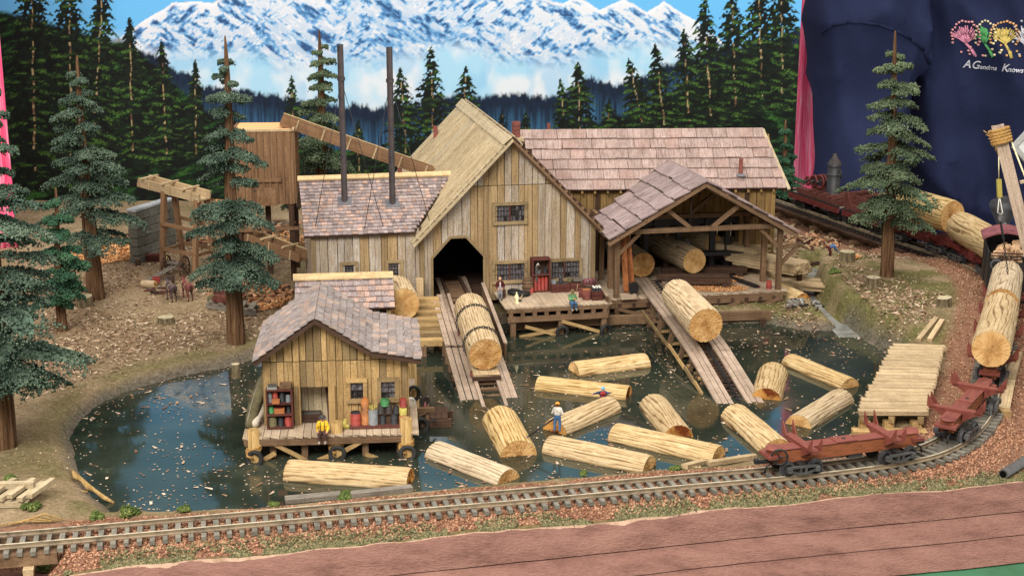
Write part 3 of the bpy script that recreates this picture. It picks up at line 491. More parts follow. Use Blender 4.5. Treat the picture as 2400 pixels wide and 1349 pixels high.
def drape(label, x0, x1, y, z0, z1):
    n = 60; v = []; f = []
    for i in range(n+1):
        x = x0+(x1-x0)*i/n; d = .035*math.sin(i*.9)+.02*math.sin(i*2.3+1)
        for z in np.linspace(z0, z1, 14): v += [(x, y+d*(1+.2*math.sin(z*2)), z)]
    for i in range(n):
        for j in range(13): f.append((i*14+j, (i+1)*14+j, (i+1)*14+j+1, i*14+j+1))
    o = mesh(None, 'pink_drape', 'pink_satin', v, f, smooth=True, label=label, cat='drape'); md = o.modifiers.new('thick', 'SOLIDIFY'); md.thickness = .02
xl = V(44, 600, 14.6).x; drape('pink satin drape hanging behind the left pine trees', xl-1.5, xl, 14.6, gz(xl, 14.6)-.05, 4.6)
drape('pink satin drape between backdrop and the navy sweatshirt', 3.2, 5.4, 20.9, -1.6, 5.2)
# the bystander: a big figure in a navy sweatshirt, cropped by the frame
YP = 18.9
def q(px, py, Y): return tuple(V(px, py, Y))
def folds(X):
    x, y, z = X[..., 0], X[..., 1], X[..., 2]
    a = x*2.1+z*.22; f1 = np.abs(fnoise(a, z*.16, 1., 3)-.5)*2; f2 = np.abs(fnoise(x*1.2+z*.9, z*.8-x*.4, .9, 8)-.5)*2; f3 = np.abs(fnoise(x*4.+z*1.1, z*.35, 1., 12)-.5)*2
    f4 = np.abs(fnoise(x*.9+z*2.0, z*.5-x*1.4, .8, 15)-.5)*2; return .36*(f1**.8-.4)+.22*(f2**.6-.4)+.08*(f3-.4)+.14*(f4**.6-.4)
bp = [(q(2560, -330, YP+1), q(2540, 60, YP+.9), 2.0, 2.15, 0, (1, .72, 1)), (q(2540, 60, YP+.9), q(2510, 700, YP+.9), 2.15, 2.1, 0, (1, .72, 1)), (q(2075, -210, YP+.5), q(2030, 120, YP+.1), .78, .82, 0), (q(2030, 120, YP+.1), q(1998, 440, YP-.15), .82, .78, 0), (q(1998, 440, YP-.15), q(2150, 760, YP-.9), .78, .55, 0), (q(2120, -300, YP+.7), q(2560, -480, YP+1), .75, .8, 0), (q(2245, -150, YP+.9), q(2225, 600, YP+.9), .85, .85, 0),
      (q(3060, -210, YP+.8), q(3100, 440, YP+.5), .72, .62, 0), (q(2560, -480, YP+1), q(3010, -300, YP+.9), .8, .75, 0), (q(2560, -560, YP+1), q(2560, -640, YP+.9), .5, .5, 1), (q(2560, -800, YP+.75), q(2555, -860, YP+.8), .8, .78, 1), (q(2556, -790, YP-.1), q(2556, -770, YP-.12), .1, .12, 1), (q(2150, 760, YP-.9), q(2240, 790, YP-1.2), .3, .3, 1), (q(2565, -930, YP+1), q(2560, -880, YP+1.1), .74, .8, 2)]
vv, ff, tg = surfnet(bp, .075, .35, folds)
person = mesh(None, 'person', ['sweatshirt', 'skin', 'hair'], vv, ff, smooth=True, mi=tg, label='person in a navy sweatshirt with embroidered trees standing behind the layout', cat='person')
from mathutils.bvhtree import BVHTree
bv = BVHTree.FromPolygons([Vector(a) for a in vv], [tuple(int(i) for i in a) for a in ff])
def onbody(px, py, lift=.012):
    d = ray(px, py).normalized(); h = bv.ray_cast(CAM, d, 60.)
    return (h[0]-d*lift) if h[0] is not None else V(px, py, YP-.8)
def stitch(name, mat, lines, r=.012, label=None):
    parts = []
    for ln in lines:
        w = ln[2] if len(ln) > 2 else 1.; n = max(2, int(math.dist(ln[0], ln[1])/12)+1)
        parts.append(tube_data([onbody(ln[0][0]+(ln[1][0]-ln[0][0])*i/(n-1), ln[0][1]+(ln[1][1]-ln[0][1])*i/(n-1)) for i in range(n)], r*w, 5))
    v, f = merge(parts); return mesh(person, name, mat, v, f, smooth=True, label=label)
def poly(pts, w=1.): return [(a, b, w) for a, b in zip(pts[:-1], pts[1:])]
stitch('shoulder_seam', 'sweatshirt', poly([(1925, 78), (1950, 60), (1985, 53), (2020, 53), (2060, 58), (2100, 72), (2135, 92), (2165, 118), (2178, 150)]), .022)
for mat, bx_, by_, tx, ty, sx, nb, lab in [('thread_pink', 2286, 131, 2264, 102, 26, 16, 'pink embroidered tree'), ('thread_green', 2327, 134, 2309, 104, 14, 12, 'green embroidered tree'), ('thread_yellow', 2371, 137, 2356, 104, 24, 16, 'yellow embroidered tree'), ('thread_white', 2412, 138, 2402, 104, 20, 8, 'white embroidered tree')]:
    L = [((bx_, by_), ((bx_+tx)/2+2, (by_+ty)/2), 2.2), (((bx_+tx)/2+2, (by_+ty)/2), (tx, ty), 1.7)]; rr = random.Random(nb*3+tx)
    for i in range(nb):
        a = -math.pi/2+(i/(nb-1)-.5)*2.1; l_ = 42*(.8+.25*rr.random()); e = (tx+math.cos(a)*l_*sx/26*.85-4, ty+math.sin(a)*l_); mid_ = ((tx*.5+e[0]*.5)+rr.uniform(-2, 2), ty*.5+e[1]*.5); L += [((tx, ty), mid_, 1.), (mid_, e, .8)]
        L += [(mid_, (e[0]+rr.uniform(-7, 7), e[1]+rr.uniform(0, 8)), .7)]
    stitch('embroidered_tree', mat, L, .010, lab)
for mat, c0, n in [('thread_rose', 2262, 20), ('thread_cream', 2308, 16), ('thread_orange', 2352, 20), ('thread_white', 2400, 8)]:
    L = []; rr = random.Random(c0)
    for i in range(n): a = math.pi*(.85+1.35*i/(n-1)); r_ = 33+rr.uniform(-2, 3); p = (c0+math.cos(a)*r_*(.72 if c0 == 2308 else 1), 84+math.sin(a)*r_); L.append((p, (p[0]+4.5, p[1]+.5), 1.1))
    for i in range(6): p = (c0+rr.uniform(-18, 40), rr.uniform(106, 134)); L.append((p, (p[0]+4.5, p[1]+.5), 1.1))
    stitch('stitched_dot', mat, L, .013)
def lettering(body, px, py, size):
    """embroidered script laid onto the cloth itself"""
    cu = bpy.data.curves.new('lettering', 'FONT'); cu.body = body; cu.size = 1; cu.shear = .35; cu.offset = .012; ob = bpy.data.objects.new('lettering', cu); col.objects.link(ob); dg = bpy.context.evaluated_depsgraph_get(); me = bpy.data.meshes.new_from_object(ob.evaluated_get(dg))
    v = [onbody(px+p.co.x*size, py-p.co.y*size+p.co.x*size*.09, .022) for p in me.vertices]; f = [tuple(p.vertices) for p in me.polygons]; bpy.data.objects.remove(ob); bpy.data.meshes.remove(me); return mesh(person, 'lettering', 'thread_white', v, f)
lettering('A', 2257, 158, 26); lettering('G', 2276, 160, 26); lettering('randma', 2290, 161, 15); lettering('K', 2346, 167, 26); lettering('nows', 2361, 168, 17)
# ------------------------------------------------------------------ railway track
s0, s1 = .15, TS[-1]-.15
tk = thing('railway_track', 'single railway track curving round the pond on grey sleepers', 'track', TRK[10]-np.array([0, 0, .1]))
def sweep(parent, name, mat, a, b, off, prof, step=.05, **k):
    """profile (across, up) carried along the track from arc length a to b"""
    n = int((b-a)/step)+2; v = []; f = []; m = len(prof)
    for i in range(n):
        p, d, r = track(a+(b-a)*i/(n-1))
        for x, z in prof: v.append(p+r*(off+x)+Vector((0, 0, z)))
    for i in range(n-1):
        for j in range(m): f.append((i*m+j, i*m+(j+1) % m, (i+1)*m+(j+1) % m, (i+1)*m+j))
    return mesh(parent, name, mat, v, f, **k)
for sg in (-1, 1):
    ra = sweep(tk, 'rail', 'rail_side', s0, s1, sg*.0825, [(-.012, -.024), (.012, -.024), (.012, -.019), (.004, -.014), (.004, -.004), (.006, 0), (-.006, 0), (-.004, -.004), (-.004, -.014), (-.012, -.019)])
    sweep(ra, 'railhead', 'rail_top', s0, s1, sg*.0825, [(-.0045, .0005), (.0045, .0005), (.0035, .0035), (-.0035, .0035)])
s = s0+.03; nt = 0
while s < s1:
    p, d, r = track(s); g = p.x < -2.35 or s > s_at(4.2, 13.6)
    w = .29+random.uniform(-.01, .01); mt_ = 'tie_grey' if s < s_at(4.0, 11.3) else 'tie_dark'
    board(tk, 'sleeper', mt_, p-r*w/2+Vector((0, 0, -.036)), p+r*w/2+Vector((0, 0, -.036+random.uniform(-.004, .002))), .028+random.uniform(-.002, .003), .024); nt += 1
    s += .0695 if mt_ == 'tie_grey' else .062
# trestle bridge at the back right
tb = thing('trestle_bridge', 'low timber trestle carrying the track beside the mill wing', 'bridge', (3.6, 15, .1))
sa, sb = s_at(4.02, 14.0), TS[-1]-.1
for sg in (-1, 1): sweep(tb, 'stringer', 'wood_beam', sa, sb, sg*.09, [(-.025, -.12), (.025, -.12), (.025, -.05), (-.025, -.05)], .2)
sweep(tb, 'walk_plank', 'wood_dark', sa, sb, -.17, [(-.03, -.065), (.03, -.065), (.03, -.05), (-.03, -.05)], .2)
s = sa+.05
while s < sb:
    p, d, r = track(s); zg = gz(p.x, p.y)-.06
    board(tb, 'cap', 'wood_beam', p-r*.2+Vector((0, 0, -.14)), p+r*.2+Vector((0, 0, -.14)), .045, .04)
    for o in (-.17, -.06, .06, .17): q0 = p+r*o*1.25; cyl(tb, 'post', 'wood_pale' if o < -.1 else 'wood_beam', (q0.x, q0.y, zg), p+r*o+Vector((0, 0, -.155)), .022, n=8)
    board(tb, 'brace', 'wood_beam', p-r*.2+Vector((0, 0, -.16)), Vector((p.x, p.y, zg+.05))+r*.18, .03, .015, d)
    s += .36
# small trestle at the front left
tb = thing('trestle_bridge', 'short timber trestle under the track at the bottom left corner', 'bridge', (-2.7, 7.3, -.2))
sa, sb = .2, s_at(-2.5, 7.4)
for sg in (-1, 1): sweep(tb, 'stringer', 'wood_beam', sa, sb, sg*.105, [(-.028, -.115), (.028, -.115), (.028, -.049), (-.028, -.049)], .2)
for s in (s_at(-2.66, 7.35), s_at(-3.2, 7.25)):
    p, d, r = track(s)
    board(tb, 'cap', 'wood_pale', p-r*.18+Vector((0, 0, -.138)), p+r*.18+Vector((0, 0, -.138)), .055, .045)
    for o in (-.12, .12): q0 = p+r*o; board(tb, 'post', 'wood_beam', q0+Vector((0, 0, -.5)), q0+Vector((0, 0, -.162)), .05, .05, d)
# ------------------------------------------------------------------ rolling stock
def truck(parent, s, sub='wheel', frame='iron_grey', R=.044):
    p, d, r = track(s)
    fr_ = None
    for sg in (-1, 1):
        c = p+r*sg*.105
        parts = [boxdata(c-d*.085+Vector((0, 0, .062)), c+d*.085+Vector((0, 0, .062)), .016, .012), boxdata(c-d*.10+Vector((0, 0, .045)), c-d*.03+Vector((0, 0, .02)), .014, .01), boxdata(c+d*.10+Vector((0, 0, .045)), c+d*.03+Vector((0, 0, .02)), .014, .01), boxdata(c-d*.035+Vector((0, 0, .018)), c+d*.035+Vector((0, 0, .018)), .016, .012), boxdata(c+d*.018+Vector((0, 0, .02)), c+d*.018+Vector((0, 0, .06)), .014, .012, d), boxdata(c-d*.018+Vector((0, 0, .02)), c-d*.018+Vector((0, 0, .06)), .014, .012, d), boxdata(c-d*.105+Vector((0, 0, .045)), c-d*.075+Vector((0, 0, .045)), .03, .03), boxdata(c+d*.105+Vector((0, 0, .045)), c+d*.075+Vector((0, 0, .045)), .03, .03)]
        v, f = merge(parts); mesh(parent, 'truck_frame', frame, v, f)
    b = board(parent, 'bolster', 'iron_black', p-r*.1+Vector((0, 0, .06)), p+r*.1+Vector((0, 0, .06)), .05, .03)
    for e in (-1, 1):
        pc, dd, rr = track(s+e*.09); ax = cyl(parent, 'axle', 'iron_black', pc-rr*.1+Vector((0, 0, R)), pc+rr*.1+Vector((0, 0, R)), .009, n=8)
        for sg in (-1, 1): lathe(ax, 'wheel', 'iron_black', pc+rr*sg*.066+Vector((0, 0, R)), [(R*1.16, 0), (R*1.16, .006), (R, .008), (R*.97, .026), (R*.8, .026), (R*.72, .016), (R*.3, .016), (R*.25, .03)], rr*sg, 20)
def coupler(parent, s, e):
    p, d, r = track(s); p = p+Vector((0, 0, .075)); d = d*e
    board(parent, 'coupler', 'iron_black', p, p+d*.07, .022, .022); board(parent, 'coupler_knuckle', 'iron_black', p+d*.07-r*.012, p+d*.10-r*.012, .03, .03)
    tube(parent, 'air_hose', 'iron_black', [p+r*.03, p+d*.04+r*.035+Vector((0, 0, -.02)), p+d*.05+r*.035+Vector((0, 0, -.06))], .006)
def skeleton_car(s, L, label, wheel=False, mat='rust_red', side='rust_orange', group='skeleton log cars'):
    p, d, r = track(s); a, da, _ = track(s-L/2); b, db, _ = track(s+L/2); d = (b-a).normalized(); r = Vector((d.y, -d.x, 0)).normalized(); p = (a+b)/2
    t_ = thing('log_car', label, 'railcar', p, group); z = lambda h: Vector((0, 0, h))
    bod = board(t_, 'centre_sill', side, a+z(.11), b+z(.11), .09, .082)
    board(t_, 'sill_top', mat, a+z(.154), b+z(.154), .10, .008); board(t_, 'sill_plate', mat, p-d*.07+z(.16), p+d*.07+z(.16), .10, .006); lathe(t_, 'brake_stud', 'iron_black', p+z(.162), [(.012, 0), (.012, .006)], n=8)
    for e in (-1, 1):
        q0 = p+d*(e*L/2); board(t_, 'end_sill', mat, q0-r*.07+z(.118), q0+r*.07+z(.118), .02, .085, d); lathe(t_, 'end_cap', mat, q0-d*e*.02+z(.156), [(.052, 0), (.048, .012), (.02, .016)], n=14)
        q1 = p+d*(e*L*.29)
        bo = board(t_, 'bunk', mat, q1-r*.17+z(.165), q1+r*.17+z(.165), .055, .022)
        for sg in (-1, 1):
            for w in (-.034, .034):
                o = q1+r*sg*.125+d*w; v = [o+d*dd+x for dd in (-.004, .004) for x in (z(.172), r*sg*.055+z(.172), r*sg*.055+z(.255))]
                mesh(bo, 'chock', mat, v, [(0, 2, 1), (3, 4, 5), (0, 1, 4, 3), (1, 2, 5, 4), (2, 0, 3, 5)])
            v = [q1+r*sg*x+d*y+z(h) for x, y, h in ((.05, -.03, .16), (.16, -.03, .166), (.16, .03, .166), (.05, .03, .16), (.05, -.03, .10), (.05, .03, .10))]; mesh(t_, 'gusset', mat, v, [(0, 1, 2, 3), (0, 4, 1), (3, 2, 5), (1, 4, 5, 2)])
        truck(t_, s+e*L*.33); coupler(t_, s+e*L*.5, e)
    cyl(t_, 'brake_cylinder', 'iron_black', p+d*.02+z(.06)+r*.02, p+d*.12+z(.06)+r*.02, .022, n=10); tube(t_, 'brake_rod', 'steel', [p-d*L*.3+z(.05)+r*.02, p+d*.02+z(.055)+r*.02], .005)
    if wheel:
        c = p-d*(L/2-.02)+r*.075+z(.125); torus(t_, 'brake_wheel', 'iron_black', c, (r-d*.5).normalized(), .048, .006, 20, 6); ax, ay, _ = frame_of((r-d*.5))
        for k in range(3): w_ = (ax*math.cos(k*2.09)+ay*math.sin(k*2.09))*.046; tube(t_, 'brake_spoke', 'iron_black', [c, c+w_], .004, 5)
    return t_, p, d, r
sA = s_at(2.08, 8.43); skeleton_car(sA, 1.0, 'empty rust red skeleton log car with black brake wheel nearest the camera', True)
sB = 7.27; skeleton_car(sB, .95, 'empty rust red skeleton log car on the curve behind the first one')
sC = 8.62; skeleton_car(sC, 1.1, 'skeleton log car under the big log nearest the curve')
sC2 = 9.74; skeleton_car(sC2, .9, 'skeleton log car under the log touching the tender')
sL = 10.62
sD = 11.5; skeleton_car(sD, .8, 'dark red log car under the log just beyond the smokestack', side='car_red', mat='car_red')
sE = 12.36; skeleton_car(sE, .8, 'dark red log car behind the lone tall pine on the mound', side='car_red', mat='car_red')
# flat car with the donkey engine, and the gondola
def flat_car(s, L, label, cat='railcar'):
    a, _, _ = track(s-L/2); b, _, _ = track(s+L/2); d = (b-a).normalized(); r = Vector((d.y, -d.x, 0)).normalized(); p = (a+b)/2; z = lambda h: Vector((0, 0, h))
    t_ = thing('flat_car', label, cat, p)
    for k in range(16): q0 = a+(b-a)*((k+.5)/16); board(t_, 'deck_plank', 'wood_old', q0-r*.16+z(.158), q0+r*.16+z(.158), L/16*.96, .014)
    for sg in (-1, 1):
        board(t_, 'side_sill', 'car_red', a+r*sg*.165+z(.135), b+r*sg*.165+z(.135), .06, .016, r); board(t_, 'side_rail', 'iron_black', a+r*sg*.165+z(.172), b+r*sg*.165+z(.172), .014, .012)
        for k in range(7): q0 = a+(b-a)*((k+.5)/7)+r*sg*.178+z(.13); board(t_, 'stake_pocket', 'car_red', q0-z(.022), q0+z(.022), .026, .016, r)
    for e in (-1, 1): truck(t_, s+e*L*.34, frame='iron_black'); coupler(t_, s+e*L/2, e)
    return t_, a, b, p, d, r
sF = 13.1; t_, a, b, p, d, r = flat_car(sF, .6, 'dark red flat car carrying crates behind the tall pine'); z = lambda h: Vector((0, 0, h))
gd = thing('crate_box', 'open dark red slatted crate on the flat car behind the pine', 'crate', p+z(.17))
for sg in (-1, 1):
    board(gd, 'side', 'wood_red', p-d*.28+r*sg*.14+z(.26), p+d*.28+r*sg*.14+z(.26), .18, .014, r)
    for k in range(5): q0 = p+d*(-.27+.135*k)+r*sg*.152; board(gd, 'brace', 'wood_red', q0+z(.17), q0+d*(.11 if k < 4 else 0)+z(.35), .025, .012, r)
for e in (-1, 1):
    board(gd, 'end', 'wood_red', p+d*e*.28-r*.14+z(.26), p+d*e*.28+r*.14+z(.26), .18, .014, d); board(gd, 'end_brace', 'wood_red', p+d*e*.292-r*.13+z(.18), p+d*e*.292+r*.13+z(.34), .025, .012, d)
for k in range(3): q0 = p+d*(-.2+.2*k); board(gd, 'top_plank', 'wood_red', q0-r*.14+z(.356), q0+r*.14+z(.356), .03, .012)
sG = 13.93; t_, a, b, p, d, r = flat_car(sG, .95, 'dark red flat car carrying the steam donkey engine on the trestle')
dk = thing('steam_donkey', 'steam donkey engine with upright boiler and red winch gears on flat car', 'engine', p+z(.17))
for sg in (-1, 1): board(dk, 'skid', 'wood_red', p-d*.42+r*sg*.1+z(.2), p+d*.36+r*sg*.1+z(.2), .07, .06)
for k in range(5): q0 = p+d*(-.38+.12*k); board(dk, 'cross_beam', 'wood_red', q0-r*.14+z(.245), q0+r*.14+z(.245), .035, .025)
bo = lathe(dk, 'boiler', 'iron_black', p-d*.12+z(.24), [(.075, 0), (.075, .03), (.07, .035), (.07, .30), (.076, .305), (.076, .32), (.07, .33)], n=20); lathe(bo, 'boiler_hood', 'iron_brown', p-d*.12+z(.57), [(.07, 0), (.025, .07), (.02, .1)], n=18)
tube(bo, 'steam_pipe', 'iron_black', [p-d*.2+z(.5), p-d*.25+z(.5), p-d*.25+z(.42)], .008); tube(bo, 'boiler_band', 'iron_grey', [p-d*.12+z(.45)+Vector((math.cos(a_)*.073, math.sin(a_)*.073, 0)) for a_ in np.linspace(0, 6.28, 20)], .005)
for i, (u, w, R_) in enumerate([(.04, .06, .07), (.04, -.06, .07), (.14, .05, .06), (.14, -.07, .06), (.22, 0, .05), (.28, -.05, .04)]):
    c = p+d*u+r*w+z(.27+R_); g = torus(dk, 'winch_gear', 'car_red', c, r, R_, .014, 18, 6); tube(g, 'gear_shaft', 'iron_black', [c-r*.05, c+r*.05], .012, 6)
# ------------------------------------------------------------------ locomotive: tender end towards the camera
p, d, r = track(sL); a, _, _ = track(sL-.45); b, _, _ = track(sL+.45); d = (b-a).normalized(); r = Vector((d.y, -d.x, 0)).normalized(); p = (a+b)/2
lo = thing('locomotive', 'black logging locomotive with maroon cab roof and tender of firewood', 'locomotive', p)
Z = lambda h: Vector((0, 0, h))
L_ = lambda u, w, h: p+d*u*.62+r*w+Z(h)
for sg in (-1, 1):
    board(lo, 'frame_beam', 'iron_black', L_(-.72, sg*.12, .13), L_(.72, sg*.12, .13), .05, .03, r)
    board(lo, 'tender_side', 'iron_black', L_(-.7, sg*.155, .29), L_(-.24, sg*.155, .29), .26, .012, r)
    for k in range(3): tube(lo, 'tender_rail', 'iron_black', [L_(-.7, sg*.16, .44+.025*k), L_(-.24, sg*.16, .44+.025*k)], .005)
board(lo, 'tender_back', 'iron_black', L_(-.70, -.155, .29), L_(-.70, .155, .29), .26, .012, d); board(lo, 'tender_floor', 'iron_black', L_(-.7, 0, .17), L_(-.2, 0, .17), .3, .012); board(lo, 'rear_step', 'iron_black', L_(-.74, -.16, .1), L_(-.74, .16, .1), .06, .05)
for k in range(3): tube(lo, 'tender_rail', 'iron_black', [L_(-.7, -.16, .44+.025*k), L_(-.7, .16, .44+.025*k)], .005)
lathe(lo, 'water_hatch', 'iron_black', L_(-.715, -.10, .40), [(.045, 0), (.05, .02), (.05, .04), (.036, .045)], -d, 16); tube(lo, 'grab_iron', 'iron_grey', [L_(-.715, -.02, .40), L_(-.735, -.02, .40), L_(-.735, .08, .40), L_(-.715, .08, .40)], .006)
rr = random.Random(5)
for k in range(22):
    c = L_(-.62+.09*(k % 5)+rr.uniform(-.02, .02), rr.uniform(-.10, .10), .40+.035*(k//6)+rr.uniform(0, .02)); ax = (r*rr.uniform(-.7, .7)+d*rr.uniform(.3, 1)+Z(rr.uniform(-.2, .2))).normalized()
    cyl(lo, 'firewood_billet', 'firewood', c-ax*.045, c+ax*.045, .024, n=7)
cabn = []
for sg in (-1, 1): board(lo, 'cab_side', 'iron_black', L_(-.22, sg*.165, .34), L_(.1, sg*.165, .34), .36, .012, r)
board(lo, 'cab_front', 'iron_black', L_(.1, -.16, .36), L_(.1, .16, .36), .36, .012, d)
v = []; nn = 9
for u in (-.32, .14):
    for th in (0, .014):
        for k in range(nn): x = -.2+.4*k/(nn-1); v.append(L_(u, x, .60-1.5*x*x+th))
f = []
for k in range(nn-1): f += [(k, 2*nn+k, 2*nn+k+1, k+1), (nn+k, nn+k+1, 3*nn+k+1, 3*nn+k), (k, k+1, nn+k+1, nn+k), (2*nn+k, 3*nn+k, 3*nn+k+1, 2*nn+k+1)]
rf = mesh(lo, 'cab_roof', 'cab_red', v, f, smooth=False); board(rf, 'roof_hatch', 'cab_red', L_(-.16, -.05, .622), L_(-.16, .05, .622), .1, .02)
lathe(lo, 'boiler', 'iron_black', L_(.1, 0, .33), [(.105, 0), (.105, .18), (.11, .19), (.11, .2), (.10, .21), (.10, .38), (.06, .39)], d, 20)
lathe(lo, 'steam_dome', 'iron_black', L_(.32, 0, .42), [(.05, 0), (.055, .06), (.05, .1), (.02, .13)], n=14); lathe(lo, 'bell_dome', 'iron_grey', L_(.20, 0, .42), [(.035, 0), (.04, .1), (.03, .16), (.012, .2)], n=14)
lathe(lo, 'smokestack', 'iron_black', L_(.56, 0, .4), [(.035, 0), (.035, .10), (.045, .14), (.125, .30), (.13, .32), (.115, .36), (.05, .39), (.045, .40)], n=22)
for u in (-.58, -.4, .3, .5): 
    for e in (0,):
        ax = cyl(lo, 'axle', 'iron_black', L_(u, -.1, .05), L_(u, .1, .05), .01, n=8)
        for sg in (-1, 1): lathe(ax, 'wheel', 'iron_black', L_(u, sg*.066, .05), [(.058, 0), (.058, .006), (.05, .008), (.048, .026), (.02, .028)], r*sg, 18)
for u in (-.6, -.5, -.3, .1, .25, .5): board(lo, 'side_gear', 'iron_grey', L_(u-.04, .13, .06), L_(u+.04, .13, .075), .03, .03, r)
coupler(lo, sL-.46, -1)
# ------------------------------------------------------------------ carpentry helpers
def cutboard(parent, name, mat, F, u0, u1, v, b0, b1, t0, t1, th=.014, axis='u'):
    """upright board in the plane v of frame F, foot heights b0/b1 and top heights t0/t1 at its two edges"""
    lo = min(b0, b1); hi = max(t0, t1); L = hi-lo; w = u1-u0
    if L < .01 or w < .003: return None
    X = [(b0-lo)/L-.5, (t0-lo)/L-.5, (b1-lo)/L-.5, (t1-lo)/L-.5]; vv_ = []
    for z_ in (-.5, .5): vv_ += [(X[0], -.5, z_), (X[1], -.5, z_), (X[2], .5, z_), (X[3], .5, z_)]
    me = bpy.data.meshes.new(name); me.from_pydata(vv_, [], [(0, 1, 3, 2), (4, 6, 7, 5), (0, 4, 5, 1), (2, 3, 7, 6), (0, 2, 6, 4), (1, 5, 7, 3)]); me.materials.append(M[mat])
    if axis == 'u': c = F((u0+u1)/2, v, (lo+hi)/2); y = F.u; n = -F.v
    else: c = F(v, (u0+u1)/2, (lo+hi)/2); y = F.v; n = F.u
    Mx = Matrix(((0, y.x*w, n.x*th, c.x), (0, y.y*w, n.y*th, c.y), (L, 0, 0, c.z), (0, 0, 0, 1)))
    return link(bpy.data.objects.new(name, me), parent, Mx)
def boardwall(parent, mat, F, ua, ub, v, zb, zt, w=.06, holes=(), split=None, th=.014, axis='u', name='wall_board', seed=1, gap=.93, batten=None):
    """a wall of separate upright boards; holes = (u0, u1, zlo(u), zhi(u)); zt is a function of u"""
    rr = random.Random(seed); u = ua
    while u < ub-.004:
        wd_ = min(w*rr.uniform(.7, 1.3), ub-u); e0, e1 = u, u+wd_*gap; um = (e0+e1)/2; dv = rr.uniform(-.005, .005)
        spans = [(zb, None)]
        for h0, h1, fl, fh in holes:
            if h0 < um < h1:
                ns = []; ev_ = lambda q_, dflt: dflt if q_ is None else (q_(um) if callable(q_) else q_)
                for a, b in spans:
                    za, zb_ = ev_(a, 0), ev_(b, zt(um)); hl, hh = ev_(fl, 0), ev_(fh, 0)
                    if hh <= za or hl >= zb_: ns.append((a, b)); continue
                    if hl > za: ns.append((a, fl))
                    if hh < zb_: ns.append((fh, b))
                spans = ns
        for a, b in spans:
            A0, A1 = (a(e0), a(e1)) if callable(a) else (a, a); B0, B1 = (zt(e0), zt(e1)) if b is None else ((b(e0), b(e1)) if callable(b) else (b, b))
            if max(B0, B1)-min(A0, A1) < .012: continue
            if split is not None and A0 < split < min(B0, B1):
                cutboard(parent, name, mat, F, e0, e1, v+dv, A0, A1, split-.003, split-.003, th, axis); cutboard(parent, name, mat, F, e0+rr.uniform(0, .004), e1, v+dv+rr.uniform(-.004, .004), split+.003, split+.003, B0, B1, th, axis)
            else: cutboard(parent, name, mat, F, e0, e1, v+dv, A0, A1, B0+rr.uniform(-.004, .002), B1, th, axis)
        if batten and rr.random() < .45: 
            for a, b in spans:
                if not callable(a) and b is None: cutboard(parent, 'batten', batten, F, u-.008, u+.008, v-.012, a, a, zt(u-.008), zt(u+.008), .01, axis)
        u += wd_
def window(parent, F, u0, u1, z0, z1, v, nx, ny, frame='wood_barn_batten', sashes=2, dark=()):
    fw = .026; z_ = lambda a, b: F(a, v-.012, b); parts = [boxdata(z_(u0-fw, z1+fw/2), z_(u1+fw, z1+fw/2), fw, .022, F.v), boxdata(z_(u0-fw, z0-fw/2), z_(u1+fw, z0-fw/2), fw, .032, F.v), boxdata(z_(u0-fw/2, z0), z_(u0-fw/2, z1), fw, .02, F.v), boxdata(z_(u1+fw/2, z0), z_(u1+fw/2, z1), fw, .02, F.v)]
    a, b = merge(parts); wn = mesh(parent, 'window', frame, a, b)
    mp = []
    for s_ in range(1, sashes): uu = u0+(u1-u0)*s_/sashes; mp.append(boxdata(F(uu, v-.008, z0), F(uu, v-.008, z1), .012, .012, F.v))
    if mp: a, b = merge(mp); mesh(wn, 'sash_post', 'wood_red', a, b)
    mp = []; N = nx*sashes
    for i in range(1, N): uu = u0+(u1-u0)*i/N; mp.append(boxdata(F(uu, v-.003, z0), F(uu, v-.003, z1), .004, .006, F.v))
    for j in range(1, ny): zz = z0+(z1-z0)*j/ny; mp.append(boxdata(F(u0, v-.003, zz), F(u1, v-.003, zz), .004, .006, F.v))
    a, b = merge(mp); mesh(wn, 'muntin', 'iron_brown', a, b)
    for i in range(N):
        for j in range(ny):
            a0 = u0+(u1-u0)*i/N; a1 = u0+(u1-u0)*(i+1)/N; b0 = z0+(z1-z0)*j/ny; b1 = z0+(z1-z0)*(j+1)/ny; tl = random.uniform(-.002, .002)
            board(wn, 'pane', 'pane_dark' if (i, j) in dark else 'pane', F((a0+a1)/2, v+.006, b0), F((a0+a1)/2, v+.006+tl, b1), a1-a0, .002, F.v)
    mesh(wn, 'recess', 'dark_hole', [F(a, v+.02, b) for a, b in ((u0, z0), (u1, z0), (u1, z1), (u0, z1))], [(0, 1, 2, 3)])
    return wn
def shingles(parent, mat, O, du, dd, nrm, ulen, dlen, rows, cw, th=.012, jit=.12, seed=3, joined=False, ends=None, name='shingle', jd_=.08):
    """courses of separate shingles on the roof plane O + u*du + d*dd; ends(t) gives the u range at depth t in 0..1"""
    rr = random.Random(seed); P = []; rh = dlen/rows
    for r_ in range(rows):
        a, b = ends((r_+.5)/rows) if ends else (0, ulen); u = a-rr.uniform(0, cw*.5)
        while u < b-.003:
            w = cw*rr.uniform(1-jit*2.2, 1+jit*2.2); e0 = max(u, a); e1 = min(u+w, b)
            if e1-e0 > .006:
                jd = rr.uniform(-jd_, jd_)*rh; d0 = rh*r_; d1 = rh*(r_+1)+jd; um = (e0+e1)/2; lift = rr.uniform(0, .35)*th
                p0 = O+du*um+dd*d0+nrm*(th*.4); p1 = O+du*um+dd*min(d1, dlen+.02)+nrm*(th*1.4+lift)
                if joined: P.append(boxdata(p0, p1, (e1-e0)*.95, th, nrm))
                else: board(parent, name, mat, p0, p1, (e1-e0)*.985, th, nrm)
            u += w
    if joined: a, b = merge(P); mesh(parent, name+'s', mat, a, b, kind='stuff')
